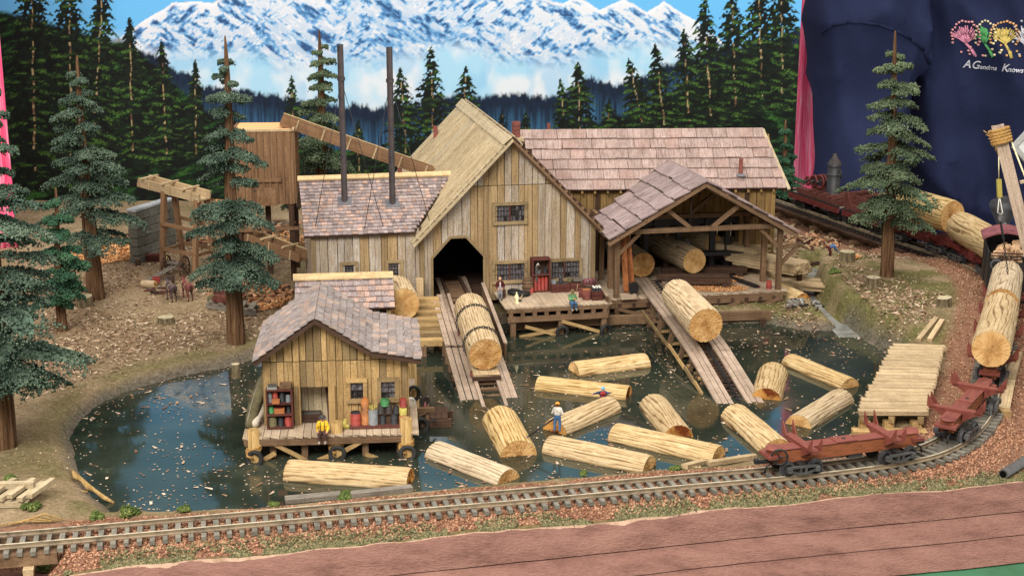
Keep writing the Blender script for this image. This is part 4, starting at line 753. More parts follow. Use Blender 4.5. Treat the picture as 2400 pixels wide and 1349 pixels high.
def quad(parent, name, mat, pts, th=None, n=None):
    pts = [Vector(p) for p in pts]
    if th is None: return mesh(parent, name, mat, pts, [tuple(range(len(pts)))])
    n = Vector(n).normalized()*th; k = len(pts); return mesh(parent, name, mat, pts+[p-n for p in pts], [tuple(range(k)), tuple(range(2*k-1, k-1, -1))]+[(i, (i+1) % k, k+(i+1) % k, k+i) for i in range(k)])
# ------------------------------------------------------------------ the main mill hall
B = Fr(0, 12.45, 11)
U0, U1, UR, ZR, SL = -.80, .73, -.015, 1.60, 1.03
zt = lambda u: ZR-abs(u-UR)*SL
hall = thing('mill_hall', 'tall weathered board mill hall with cream plank roof and arched log door', 'building', B(0, 1, .15))
dl, dr, ds, dt, d0_, d1_ = -.715, -.25, .585, .765, -.55, -.41
door_top = lambda u: ds+(dt-ds)*min(1, max(0, (u-dl)/(d0_-dl))) if u < d0_ else (dt if u < d1_ else dt-(dt-ds)*(u-d1_)/(dr-d1_))
wins = [(-.152, .107, .885, 1.03), (-.158, .108, .355, .508), (.337, .607, .352, .505)]
holes = [(dl, dr, .1, door_top)]+[(a-.01, b+.01, (lambda c: (lambda u: c))(c-.01), (lambda d: (lambda u: d))(d+.01)) for a, b, c, d in wins]
boardwall(hall, 'wood_barn', B, U0, U1, 0, .18, zt, .062, holes, 1.205, seed=4)
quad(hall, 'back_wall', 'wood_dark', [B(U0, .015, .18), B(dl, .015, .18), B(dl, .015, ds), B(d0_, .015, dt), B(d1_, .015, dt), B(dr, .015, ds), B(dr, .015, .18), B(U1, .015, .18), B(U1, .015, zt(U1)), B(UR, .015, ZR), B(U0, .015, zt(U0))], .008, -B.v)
for i, w_ in enumerate(wins): window(hall, B, *w_, -.004, 5, 3, dark=[(5, 1), (6, 1), (6, 2), (7, 1), (8, 2), (5, 2), (7, 0), (3, 0), (9, 0)] if i == 0 else [(8, 2), (2, 0)] if i == 1 else [(3, 2), (4, 2), (5, 0), (6, 0)])
pts = [(dl, .18), (dl, ds), (d0_, dt), (d1_, dt), (dr, ds), (dr, .18)]
for a, b in zip(pts[:-1], pts[1:]): board(hall, 'door_trim', 'wood_barn_batten', B(a[0], -.012, a[1]), B(b[0], -.012, b[1]), .02, .02, B.v)
for sg, uu in ((0, U0), (1, U1)):
    boardwall(hall, 'wood_barn', B, 0, 2.4, uu, .18, lambda v: zt(uu), .07, axis='v', seed=9+sg, name='side_board')
    for v_ in (0, ): board(hall, 'corner_post', 'wood_barn_batten', B(uu, -.012, .18), B(uu, -.012, zt(uu)-.02), .04, .024, B.v)
boardwall(hall, 'wood_dark', B, U0, U1, 2.4, .18, zt, .12, seed=5, name='rear_board')
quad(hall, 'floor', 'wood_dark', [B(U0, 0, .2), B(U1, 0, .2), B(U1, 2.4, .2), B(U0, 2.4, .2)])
# its roof: planks with battens on the slope in view
oh = .10; dn = Vector((0, 0, 0)); lsl = -(B.u+Vector((0, 0, SL))).normalized(); nl = (-B.u*SL+Vector((0, 0, 1))).normalized(); rsl = (B.u-Vector((0, 0, SL))).normalized(); nr_ = (B.u*SL+Vector((0, 0, 1))).normalized(); LS = 1.235
rdg = lambda v: B(UR, v, ZR+.035)
for k, (sl_, nn_, mt_) in enumerate(((lsl, nl, 'wood_cream'), (rsl, nr_, 'wood_dark'))):
    quad(hall, 'roof_deck', 'wood_dark', [rdg(-.1), rdg(2.5), rdg(2.5)+sl_*LS*.985, rdg(-.1)+sl_*LS*.985], .015, nn_)
    v_ = -.1; rr = random.Random(8+k)
    while v_ < 2.5:
        w = rr.uniform(.05, .085); board(hall, 'roof_plank', mt_, rdg(v_+w/2)+nn_*.006, rdg(v_+w/2)+sl_*(LS+rr.uniform(-.02, .015))+nn_*.006, w*.93, .010, nn_)
        if rr.random() < .6: board(hall, 'roof_batten', mt_, rdg(v_+w)+sl_*rr.uniform(0, .2)+nn_*.016, rdg(v_+w)+sl_*(LS-rr.uniform(0, .5))+nn_*.016, .012, .012, nn_)
        v_ += w
    board(hall, 'ridge_board', 'wood_cream', rdg(-.12)+sl_*.05+nn_*.018, rdg(2.52)+sl_*.05+nn_*.018, .10, .014, nn_)
    board(hall, 'barge_board', 'wood_cream' if k == 0 else 'wood_beam', rdg(-.11)-Vector((0, 0, .02)), rdg(-.11)+sl_*(LS+.01)-Vector((0, 0, .02)), .03, .022, nn_); board(hall, 'barge_board', 'wood_cream' if k == 0 else 'wood_beam', rdg(-.06)+nn_*-.03, rdg(-.06)+sl_*(LS-.01)+nn_*-.03, .03, .022, nn_)
    for j in range(16): q_ = rdg(-.125)+sl_*(.1+j*.072); board(hall, 'rafter_peg', 'wood_cream' if k == 0 else 'wood_beam', q_, q_+B.v*.09, .018, .03, nn_)
bs_ = B(UR+.06, .05, ZR-.02); board(hall, 'chimney_saddle', 'wood_cream', bs_-B.u*.06+Vector((0, 0, .02)), bs_+B.u*.06+Vector((0, 0, .02)), .14, .03)
for k in range(4): lathe(hall, 'chimney_drum', 'brick_pipe', bs_+Vector((0, 0, .035+k*.034)), [(.034, 0), (.038, .008), (.038, .026), (.034, .033)], n=16)
for px, py, h in ((1045, 302, .11), (952, 362, .16)):
    u_ = -.35 if px > 1000 else -.75
    v_ = {1045: 2.25, 952: 2.0}[px]; q_ = B(u_, v_, zt(u_)); cyl(hall, 'vent_pipe', 'brick_pipe', q_, q_+Vector((0, 0, h+.05)), .022, n=12)
# ------------------------------------------------------------------ boiler house with the two tall stacks
bh = thing('boiler_house', 'low boiler house with copper shingles and two tall black smokestacks', 'building', B(-1.3, .6, .15))
W0 = -1.735; ez, ev, rz, rv = .83, -.06, 1.20, .62
boardwall(bh, 'wood_barn', B, W0, U0-.02, 0, .14, lambda u: .855, .07, [(a, b, (lambda c: (lambda u: c))(c), (lambda d: (lambda u: d))(d)) for a, b, c, d in ((-1.495, -1.375, .40, .565), (-1.10, -.985, .36, .565))], seed=21)
quad(bh, 'back_wall', 'wood_dark', [B(W0, .012, .14), B(U0, .012, .14), B(U0, .012, .86), B(W0, .012, .86)], .006, -B.v)
window(bh, B, -1.49, -1.38, .405, .56, -.002, 4, 5, sashes=1); window(bh, B, -1.095, -.99, .365, .56, -.002, 4, 6, sashes=1)
zg_ = lambda v: ez+(rz-ez)*(1-abs(v-rv)/(rv-ev))
boardwall(bh, 'wood_barn', B, 0, 1.25, W0, .14, zg_, .08, axis='v', seed=23, name='side_board'); boardwall(bh, 'wood_dark', B, W0, U0, 1.25, .14, lambda u: .85, .12, seed=24, name='rear_board')
board(bh, 'corner_post', 'wood_barn_batten', B(W0, -.01, .14), B(W0, -.01, .84), .035, .024, B.v)
fd = (B.v*(ev-rv)+Vector((0, 0, ez-rz))); fl = fd.length; fd.normalize(); fn = (-B.v*(rz-ez)+Vector((0, 0, rv-ev))).normalized(); bd_ = (B.v*(rv-ev)+Vector((0, 0, ez-rz))).normalized(); bn = (B.v*(rz-ez)+Vector((0, 0, rv-ev))).normalized(); O = B(-1.81, rv, rz)
endr = lambda t: (0, 1.37-.44*t); quad(bh, 'roof_deck', 'wood_dark', [B(-1.81, rv, rz), B(-.44, rv, rz), B(-.87, ev, ez), B(-1.81, ev, ez)], .016, fn); quad(bh, 'roof_deck', 'shingle_slate', [B(-1.81, rv, rz), B(-.44, rv, rz), B(-.44, rv+.68, ez), B(-1.81, rv+.68, ez)], .016, bn)
shingles(bh, 'shingle_copper', O, B.u, fd, fn, 1.37, fl, 17, .042, .007, .1, 31, True, endr)
board(bh, 'ridge_board', 'wood_ridge', B(-1.82, rv-.02, rz+.018), B(-.44, rv-.02, rz+.018), .06, .014, fn)
for su, sv_, ztop, zc in ((-1.43, .335, 2.41, 2.10), (-1.015, .285, 2.385, 2.08)):
    q_ = B(su, sv_, ez+(rz-ez)*(sv_-ev)/(rv-ev)); sk = lathe(bh, 'smokestack', 'stack', q_-Vector((0, 0, .04)), [(.027, 0), (.027, ztop-q_.z+.04)], n=20); lathe(sk, 'collar', 'stack', Vector((q_.x, q_.y, zc)), [(.027, 0), (.035, .006), (.035, .03), (.027, .04)], n=20); board(sk, 'flashing', 'flashing', q_-B.u*.06+fn*.012, q_+B.u*.06+fn*.012, .115, .006, fn)
    for gu, gv in ((-.28, -.3), (.3, -.32), (.05, .5)): e_ = B(su+gu, sv_+gv, zg_(sv_+gv)+.01); tube(sk, 'guy_wire', 'iron_black', [Vector((q_.x, q_.y, zc+.01)), e_], .0028, 4)
# ------------------------------------------------------------------ long wing on the right
Wf = Fr(.432, 13.26, 3); wez, wrz, wrv = 1.0, 1.5, .47
wing = thing('mill_wing', 'long mill wing with broad pinkish shingle roof right of the hall', 'building', Wf(1.1, .5, .15))
fd = (Wf.v*(-wrv)+Vector((0, 0, wez-wrz))); fl = fd.length; fd.normalize(); fn = (-Wf.v*(wrz-wez)+Vector((0, 0, wrv))).normalized()
quad(wing, 'roof_deck', 'wood_dark', [Wf(-.38, wrv, wrz), Wf(1.98, wrv, wrz), Wf(2.15, 0, wez), Wf(-.05, 0, wez)], .02, fn); quad(wing, 'roof_deck', 'shingle_pink', [Wf(-.38, wrv, wrz), Wf(1.98, wrv, wrz), Wf(1.98, 2*wrv, wez), Wf(-.38, 2*wrv, wez)], .02, (Wf.v*(wrz-wez)+Vector((0, 0, wrv))))
shingles(wing, 'shingle_pink', Wf(0, wrv, wrz), Wf.u, fd, fn, 2, fl, 6, .135, .011, .07, 41, False, lambda t: (-.38+.36*t, 1.985+.165*t), jd_=.035)
board(wing, 'verge_board', 'wood_cream', Wf(1.995, wrv, wrz-.01), Wf(2.165, 0, wez-.01), .03, .02, fn)
boardwall(wing, 'wood_wing', Wf, .1, 2.05, .07, .15, lambda u: wez-.01, .065, [(.42, 1.72, .1, (lambda u: .70))], seed=43)
quad(wing, 'back_wall', 'wood_dark', [Wf(.1, .085, .70), Wf(2.05, .085, .70), Wf(2.05, .085, 1.0), Wf(.1, .085, 1.0)], .005, -Wf.v)
for u_ in (.12, .37, .62, 1.78, 2.03): board(wing, 'wall_post', 'wood_dark' if u_ in (.37, 1.78) else 'wood_wing', Wf(u_, .055, .15), Wf(u_, .055, .98), .035, .02, Wf.v)
for k in range(17): q_ = Wf(.1+k*.12, 0, wez-.025); board(wing, 'rafter_tail', 'wood_wing', q_-fd*.04, q_+fd*.01, .02, .02, fn)
boardwall(wing, 'wood_wing', Wf, .07, .93, 2.05, .15, lambda v: wez+(wrz-wez)*(1-abs(v-wrv)/wrv)-.02, .07, axis='v', seed=44, name='side_board'); boardwall(wing, 'wood_dark', Wf, -.3, 2.05, .93, .15, lambda u: 1.0, .15, seed=45, name='rear_board'); quad(wing, 'floor', 'wood_dark', [Wf(.1, .05, .215), Wf(2.05, .05, .215), Wf(2.05, .93, .215), Wf(.1, .93, .215)])
q_ = Wf(1.72, .0, wez)+fd*-.14; lathe(wing, 'vent_flashing', 'flashing', q_+fn*.015, [(.05, 0), (.035, .012), (.024, .02)], n=18); cyl(wing, 'vent_pipe', 'brick_pipe', q_, q_+Vector((0, 0, .17)), .019, n=14)
cyl(wing, 'vent_pipe', 'brick_pipe', Wf(-.05, wrv+.1, wrz-.12), Wf(-.05, wrv+.1, wrz+.05), .017, n=12)
# ------------------------------------------------------------------ open saw shed
Q = Fr(.922, 12.325, 11); PZ = .22
shed = thing('saw_shed', 'open sided saw shed with brown shingle gable roof on timber posts', 'building', Q(.75, .5, .05))
rr = random.Random(12); u_ = -.07
while u_ < 1.52: w = rr.uniform(.05, .08); board(shed, 'floor_plank', 'wood_deck', Q(u_+w/2, -.02, PZ-.008), Q(u_+w/2, 1.05, PZ-.008), w*.96, .016); u_ += w
board(shed, 'front_beam', 'wood_beam', Q(-.07, 0, .168), Q(1.53, 0, .168), .075, .05, Q.v); board(shed, 'side_beam', 'wood_beam', Q(-.05, 0, .168), Q(-.05, 1, .168), .075, .05, Q.u); board(shed, 'side_beam', 'wood_beam', Q(1.5, 0, .168), Q(1.5, 1, .168), .075, .05, Q.u)
for k in range(12): q_ = Q(.02+k*.13, -.03, .15); board(shed, 'joist_end', 'wood_dark', q_, q_+Q.v*.9, .03, .05)
leg = lambda u, v, z1, z0=None: board(shed, 'post', 'wood_beam', (lambda p: Vector((p.x, p.y, (gz(p.x, p.y)-.08) if z0 is None else z0)))(Q(u, v, 0)), Q(u, v, z1), .045, .045, Q.v)
for u_, v_ in ((0, 0), (.75, .01), (1.13, .01), (1.5, 0), (0, .5), (1.5, .5), (0, .98), (.75, .5), (1.5, .98)): leg(u_, v_, .14)
for u_, v_ in ((0, .02), (1.5, .02), (1.47, .33), (1.45, .72), (.03, .68), (.03, .35), (.75, 1.0), (0.03, 1.0), (1.45, 1.0)): leg(u_, v_, .79, PZ)
for a, b in (((.0, .13), (.38, .02)), ((.02, .03), (.36, .12)), ((.76, .02), (1.12, .13)), ((1.13, .03), (1.5, .15)), ((.4, .14), (.75, .02)), ((1.16, .12), (1.48, .03))): board(shed, 'cross_brace', 'wood_beam', Q(a[0], -.03, a[1]), Q(b[0], -.03, b[1]), .03, .018, Q.v)
RZ2, EZ2, UM = 1.25, .79, .755; sh_u = .86
board(shed, 'tie_beam', 'wood_beam', Q(-.02, -.0, .812), Q(1.55, 0, .812), .04, .04, Q.v); board(shed, 'tie_beam', 'wood_beam', Q(.0, .62, .80), Q(1.5, .62, .80), .04, .04, Q.v); board(shed, 'plate', 'wood_beam', Q(.02, 0, .80), Q(.02, 1, .80), .04, .04, Q.u); board(shed, 'plate', 'wood_beam', Q(1.48, 0, .80), Q(1.48, 1, .80), .04, .04, Q.u)
for v_ in (0, .62):
    for sg in (-1, 1): board(shed, 'rafter', 'wood_beam', Q(UM, v_, RZ2-.045), Q(UM+sg*.80, v_, EZ2-.01), .045, .035, Q.v); board(shed, 'strut', 'wood_beam', Q(UM+sg*.10, v_-.005, .825), Q(UM+sg*.35, v_-.005, 1.02), .035, .03, Q.v)
    tube(shed, 'tie_rod', 'iron_black', [Q(UM-.1, v_, .8), Q(UM-.1, v_, 1.1)], .004, 4)
for u_, v_, e in ((0, .02, 1), (1.5, .02, -1)): board(shed, 'knee_brace', 'wood_beam', Q(u_, v_, .60), Q(u_+e*.2, v_, .79), .03, .03, Q.v)
for u_, v_ in ((1.47, .33), (1.45, .72), (.03, .35), (.03, .68)):
    for e in (-1, 1): board(shed, 'knee_brace', 'wood_beam', Q(u_, v_, .62), Q(u_, v_+e*.13, .78), .028, .028, Q.u)
board(shed, 'outrigger', 'wood_beam', Q(1.5, .02, .60), Q(1.68, .06, .62), .03, .03, Q.v); board(shed, 'outrigger', 'wood_beam', Q(1.5, .02, .44), Q(1.68, .06, .6), .03, .03, Q.v)
for sg in (-1, 1):
    dd_ = (Q.u*sg*sh_u+Vector((0, 0, EZ2-RZ2-.03))); dl_ = dd_.length; dd_.normalize(); nn_ = (Q.u*sg*(RZ2-EZ2)+Vector((0, 0, sh_u))).normalized()
    quad(shed, 'roof_deck', 'wood_dark', [Q(UM, -.1, RZ2), Q(UM, 1.05, RZ2), Q(UM, .72, RZ2)+dd_*dl_, Q(UM, -.1, RZ2)+dd_*dl_], .014, nn_)
    shingles(shed, 'shingle_purple', Q(UM, -.11, RZ2), Q.v, dd_, nn_, 1, dl_, 6, .155, .012, .14, 51+sg, False, lambda t: (0, 1.12-.36*t))
    board(shed, 'barge_board', 'wood_beam', Q(UM, -.09, RZ2-.03), Q(UM, -.09, RZ2-.03)+dd_*(dl_+.01), .035, .02, Q.v)
    for k in range(7): q_ = Q(UM, -.1, RZ2-.02)+dd_*(.08+k*.135); board(shed, 'purlin', 'wood_beam', q_, q_+Q.v*.85, .028, .025, nn_)
# ------------------------------------------------------------------ inside the saw shed
def log(label, p0, p1, r0, r1=None, group='logs floating in the pond', seed=1, e0='log_end', e1='log_end', nf=17, bow=0., fine=1.):
    """a felled log: furrowed bark with separate sawn ends"""
    p0 = Vector(p0); p1 = Vector(p1); r1 = r0 if r1 is None else r1; L = (p1-p0).length; x, y, d = frame_of(p1-p0); na = 150; nl = max(16, int(L/.025)); rr = np.random.default_rng(seed)
    A = np.linspace(0, 2*np.pi, na, endpoint=False)[None]; T = np.linspace(0, 1, nl)[:, None]; Ls = T*L
    cA, sA_ = np.cos(A), np.sin(A); nf = int(nf*1.5)
    ph = A/(2*np.pi)*nf+1.5*(fbm(cA*1.5+Ls*1.6, sA_*1.5+seed*3.1, 1., seed+5, 3)-.5)*2+.5*(fbm(cA*4+Ls*5, sA_*4+seed, 1., seed+6, 2)-.5); cell = np.floor(ph); fx = ph-cell
    wd_ = .07+.22*fnoise(cell*5.3+seed, Ls*7+cell*2.7, 1., 3); gapn = fnoise(cell*3.1+seed*1.7, Ls*11+cell*4.1, 1., 7); crk = np.clip(1-np.minimum(fx, 1-fx)/wd_, 0, 1)*np.clip((gapn-.18)*4, 0, 1)
    fib = fnoise(A*na/6.28*.55+seed, Ls*16+fnoise(A*9, Ls*4, 1., 5)*3, 1., 11); br = fbm(cA*3+Ls*2.5, sA_*3+seed*2., 1.2, seed+9, 3); cr = np.clip(1-crk**.8, 0, 1); fine_ = fib
    R = (r0+(r1-r0)*T)*(1+.03*(fbm(cA*.8+Ls, sA_*.8, 1., seed, 2)-.5)*2)*(1-.055*(1-cr)*fine+.03*(fib-.5)+.03*(br-.5)); en = np.minimum(Ls, L-Ls); R = R*(1-.03*np.exp(-en/.012))
    cr = cr*(.55+.45*fib)*.9+.25*(br-.5)
    c = np.array(p0)+T[..., None]*np.array(p1-p0)+np.array([0, 0, bow])*(4*T*(1-T))[..., None]
    P = c+R[..., None]*(np.cos(A)[..., None]*np.array(x)+np.sin(A)[..., None]*np.array(y)); V_ = P.reshape(-1, 3); ii = np.arange(nl*na).reshape(nl, na); F = np.stack([ii[:-1], np.roll(ii[:-1], -1, 1), np.roll(ii[1:], -1, 1), ii[1:]], -1).reshape(-1, 4)
    t_ = thing('log', label, 'log', (p0+p1)/2-Vector((0, 0, r0)), group)
    mesh(t_, 'bark', 'bark', V_, F, smooth=True, attrs={'fur': np.clip(cr, 0, 1).ravel()})
    for e, mt_, sg in ((0, e0, -1), (nl-1, e1, 1)):
        ring = P[e]; cc = ring.mean(0); v = [cc]; f = []
        for k in range(5): v += list(cc+(ring-cc)*((k+1)/5*.995)+np.array(d)*sg*(.002+.006*(rr.random((na, 1))-.5)*(k < 4)))
        for k in range(na): f.append((0, 1+k, 1+(k+1) % na) if sg > 0 else (0, 1+(k+1) % na, 1+k))
        for j in range(4):
            for k in range(na): q_ = (1+j*na+k, 1+(j+1)*na+k, 1+(j+1)*na+(k+1) % na, 1+j*na+(k+1) % na); f.append(q_ if sg > 0 else q_[::-1])
        mesh(t_, 'cut_end', mt_, v, f)
    return t_
log('log with dark dotted cut end lying nearest the leather belt in the saw shed', (1.205, 12.98, .36), (1.0, 13.75, .37), .118, group='logs in the saw shed', seed=2)
log('log with clean pale cut end in the middle of the saw shed', (1.675, 12.97, .40), (1.35, 13.85, .41), .118, group='logs in the saw shed', seed=3, e0='log_end_smooth')
log('shaded log with dotted end at the back of the saw shed', (1.93, 13.55, .43), (1.62, 14.05, .43), .10, group='logs in the saw shed', seed=4)
for lab, a, b, w, t in (('long dark timber carriage rail under the middle log', (.55, .3), (1.12, .18), .05, .05), ('dark timber carriage rail behind the front one', (.5, .46), (1.15, .34), .05, .05), ('dark timber beam at the back of the saw floor', (.6, .66), (1.4, .56), .06, .06)):
    o = thing('timber_beam', lab, 'beam', Q(a[0], a[1], PZ)); board(o, 'beam', 'wood_dark', Q(a[0], a[1], PZ+.06), Q(b[0], b[1], PZ+.06), w, t)
    for k in (.1, .9): q_ = Q(a[0]+(b[0]-a[0])*k, a[1]+(b[1]-a[1])*k, PZ); board(o, 'block', 'wood_dark', q_-Q.v*.04+Vector((0, 0, .018)), q_+Q.v*.04+Vector((0, 0, .018)), .07, .034)
o = thing('rail_strip', 'long black iron rail on the saw shed floor at the right', 'rail', Q(1.25, .3, PZ)); board(o, 'rail_bar', 'iron_black', Q(1.33, .1, PZ+.015), Q(1.16, .62, PZ+.015), .035, .03); board(o, 'rail_bed', 'wood_red', Q(1.355, .1, PZ+.01), Q(1.185, .62, PZ+.01), .02, .02)
o = thing('sawing_machine', 'dark saw machinery frame standing behind the logs in the shed', 'machine', Q(.9, .75, PZ))
for u_ in (.5, .82, 1.15, 1.3): board(o, 'upright', 'iron_black', Q(u_, .85, PZ), Q(u_, .85, .74), .05, .04, Q.v)
board(o, 'head_beam', 'iron_black', Q(.45, .85, .70), Q(1.4, .85, .70), .06, .05, Q.v); board(o, 'table', 'iron_black', Q(.9, .8, .40), Q(1.42, .75, .40), .12, .03)
for u_ in (.62, .95, 1.12): lathe(o, 'pulley', 'iron_black', Q(u_, .80, .70), [(.06, 0), (.06, .04)], Q.v, 18)
lathe(o, 'saw_blade', 'steel', Q(.86, .72, .42), [(.14, 0), (.14, .006)], Q.u, 28)
o = thing('drive_belt', 'orange leather drive belt running down to a pulley by the log ramp', 'belt', Q(.13, .0, PZ))
v = []; c0 = Q(.12, .03, .30); c1 = Q(.075, .05, .80)
for sg in (-1, 1): pass
ax = (c1-c0).normalized(); sd_ = Q.v*.55+Q.u*.85; sd_ = (sd_-ax*sd_.dot(ax)).normalized(); wd2 = ax.cross(sd_).normalized(); loop = []
for k in range(9): a_ = math.pi*k/8; loop.append(c0+sd_*.045*math.cos(a_)-ax*.05*math.sin(a_))
for k in range(9): a_ = math.pi*k/8; loop.append(c1-sd_*.03*math.cos(a_)+ax*.03*math.sin(a_))
n = len(loop); v = [p+wd2*s_*.03 for p in loop for s_ in (-1, 1)]; mb = mesh(o, 'belt_band', 'can_orange', v, [(2*k, 2*((k+1) % n), 2*((k+1) % n)+1, 2*k+1) for k in range(n)]); mb.modifiers.new('t', 'SOLIDIFY').thickness = .006
lathe(o, 'pulley', 'iron_black', c0-wd2*.035, [(.042, 0), (.042, .07)], wd2, 16); lathe(o, 'flywheel', 'iron_black', c0-wd2*.06, [(.06, 0), (.06, .015)], wd2, 18); board(o, 'pulley_bed', 'wood_deck', Q(.02, -.03, PZ+.02), Q(.16, -.03, PZ+.02), .08, .04)
sp = Q(.95, .16, PZ+.004); a = rng.uniform(0, 6.28, 1600); r = np.sqrt(rng.random(1600)); v, f = chips(np.stack([sp.x+.30*r*np.cos(a), sp.y+.13*r*np.sin(a), np.full(1600, PZ+.004)], -1), rng.uniform(.01, .03, 1600), rng.uniform(.006, .012, 1600), .2, .002); mesh(None, 'sawdust', 'sawdust', v, f, label='orange sawdust heap on the saw shed floor', cat='sawdust', kind='stuff')
sp = Q(1.2, .45, PZ+.004); v, f = chips(np.stack([sp.x+.12*r*np.cos(a), sp.y+.12*r*np.sin(a), np.full(1600, PZ+.004)], -1)[:500], rng.uniform(.01, .03, 500), rng.uniform(.006, .012, 500), .3, .002); mesh(None, 'sawdust', 'sawdust', v, f, label='small patch of shavings beside the iron rail', cat='sawdust', kind='stuff')
o = thing('winch', 'small dark iron winch beside the log ramp top', 'winch', Q(.55, .03, PZ)); torus(o, 'winch_wheel', 'iron_black', Q(.52, .05, PZ+.08), Q.u+Q.v*.6, .05, .008, 16, 5); board(o, 'winch_frame', 'iron_black', Q(.5, .05, PZ), Q(.56, .06, PZ+.11), .05, .03); lathe(o, 'winch_drum', 'iron_brown', Q(.54, .02, PZ+.06), [(.03, 0), (.03, .07)], Q.v, 12)
o = lathe(None, 'red_can', 'can_red', Q(1.43, .06, PZ), [(.022, 0), (.024, .01), (.024, .07), (.02, .075)], n=14, label='small dark red can at the corner post of the saw shed', cat='can')
# lumber and slab stacks to the right of the shed
def stack(label, base, d, n, rows, L, w, t, mat='wood_pale', name='lumber_stack', cat='lumber', seed=2, fan=.0):
    base = Vector(base); d = Vector(d).normalized(); r = Vector((d.y, -d.x, 0)).normalized(); o = thing(name, label, cat, base); rr = random.Random(seed)
    for j in range(rows):
        for i in range(n):
            c = base+r*((i-(n-1)/2)*w*1.06)+Vector((0, 0, t*(j+.5)*1.08+rr.uniform(0, .003))); dd_ = (d+r*rr.uniform(-fan, fan)).normalized(); l_ = L*rr.uniform(.9, 1.05); board(o, 'plank', mat, c-dd_*l_/2+d*rr.uniform(-.04, .04), c+dd_*l_/2, w, t)
    return o
dR = Vector((.8, -1, 0)); g = lambda px, py, z: G(px, py, z)
p_ = g(1735, 545, .55); stack('neat stack of pale boards highest behind the saw shed', (p_.x, p_.y, .36), (1, -.75, 0), 5, 4, .55, .07, .022, seed=3)
p_ = g(1815, 590, .45); stack('stack of long planks leaning out beyond the shed posts', (p_.x-.05, p_.y, .30), (1, -.9, 0), 4, 4, .75, .06, .024, seed=4)
o = thing('lumber_rack', 'dark timber rack under the plank stacks right of the shed', 'rack', (2.4, 13.3, .12))
for k in range(4): q_ = Vector((2.15+k*.18, 13.65-k*.16, 0)); board(o, 'rack_leg', 'wood_dark', q_+Vector((0, 0, .1)), q_+Vector((0, 0, .32)), .04, .04); board(o, 'rack_bar', 'wood_dark', q_+Vector((-.2, -.1, .30)), q_+Vector((.2, .14, .30)), .04, .035)
p_ = g(1800, 610, .28); stack('bundle of thin pale slats below the plank stack', (p_.x, p_.y, .20), (1, -.55, 0), 9, 2, .8, .026, .018, seed=5, fan=.05)
p_ = g(1850, 655, .16); stack('fan of long split slabs ending by the creek', (p_.x, p_.y, .1), (1, -.35, 0), 8, 3, .85, .035, .02, mat='wood_pale', seed=6, fan=.09)
p_ = g(1868, 690, .12); o = log('half buried slab log pointing at the ring of ash stones', (2.62, 12.66, .08), (2.33, 13.15, .13), .10, group='slab logs beside the shed', seed=14, e0='log_end_stained')
log('short split log lying under the slat bundle', (2.33, 13.2, .16), (2.5, 13.4, .16), .07, group='slab logs beside the shed', seed=15, e0='log_end_stained')
o = thing('retaining_beam', 'long brown timber retaining beam on the bank under the saw shed', 'beam', (1.6, 12.25, 0))
for a, b, z_ in (((.55, 12.12), (1.25, 12.2), .07), ((1.35, 12.22), (2.28, 12.32), .07), ((.0, 12.05), (.55, 12.12), .05)): board(o, 'beam', 'wood_beam', (*a, z_), (*b, z_), .06, .075)
board(o, 'stub', 'wood_dark', (2.2, 12.26, .0), (2.2, 12.26, .05), .05, .05)
# ash ring
c = GH(1882, 716); o = thing('ash_ring', 'ring of pale ash and charred sticks on the bank by the creek', 'fire ring', c)
rr = random.Random(3)
for k in range(30): a_ = rr.uniform(0, 6.28); R_ = .16*math.sqrt(rr.random()); q_ = c+Vector((math.cos(a_)*R_, math.sin(a_)*R_, .015+rr.uniform(0, .015))); e = Vector((rr.uniform(-1, 1), rr.uniform(-1, 1), rr.uniform(-.2, .2))).normalized()*rr.uniform(.02, .05); board(o, 'stick', rr.choice(['stone_grey', 'wood_old', 'iron_black', 'stone_grey']), q_-e, q_+e, .018, .016)
# ------------------------------------------------------------------ loading deck in front of the hall
DZ = .255
dk = thing('loading_deck', 'plank loading deck with slotted front beam before the hall windows', 'deck', B(.28, -.3, 0))
rr = random.Random(17); u_ = -.17
while u_ < .75: w = rr.uniform(.035, .05); a_ = rr.uniform(-.01, .01); board(dk, 'deck_plank', 'wood_deck', B(u_+w/2, -.575, DZ-.006), B(u_+w/2+.0, -.02, DZ-.006), w*.97, .014); u_ += w
board(dk, 'front_beam', 'wood_beam', B(-.15, -.565, DZ-.03), B(.73, -.565, DZ-.03), .03, .03, B.v); board(dk, 'front_beam', 'wood_beam', B(-.15, -.565, DZ-.105), B(.73, -.565, DZ-.105), .045, .04, B.v); board(dk, 'side_beam', 'wood_beam', B(.73, -.56, DZ-.06), B(.73, 0, DZ-.06), .09, .03, B.u)
for k in range(9): q_ = B(-.12+k*.103, -.56, 0); board(dk, 'block', 'wood_beam', q_+Vector((0, 0, DZ-.085)), q_+Vector((0, 0, DZ-.04)), .035, .035, B.v)
quad(dk, 'slot_shade_sheet', 'dark_hole', [B(-.15, -.53, DZ-.13), B(.73, -.53, DZ-.13), B(.73, -.53, DZ-.01), B(-.15, -.53, DZ-.01)])  # near-black sheet behind the beam slots, their shade put in as colour
for u_, v_ in ((-.1, -.55), (.32, -.55), (.70, -.55), (.1, -.2), (.6, -.2)): board(dk, 'post', 'wood_beam', B(u_, v_, -.12), B(u_, v_, DZ-.08), .045, .045, B.v)
for a, b in (((.32, .12), (.68, .0)), ((.0, .09), (.28, .0)), ((-.05, .0), (.3, .05))): board(dk, 'cross_brace', 'wood_shed', B(a[0], -.585, a[1]), B(b[0], -.585, b[1]), .026, .016, B.v)
board(dk, 'edge_rail', 'wood_deck', B(.735, -.52, DZ+.05), B(.735, -.02, DZ+.05), .02, .015); board(dk, 'edge_board', 'wood_beam', B(.74, -.57, DZ+.01), B(.74, -.02, DZ+.01), .08, .014, B.u)
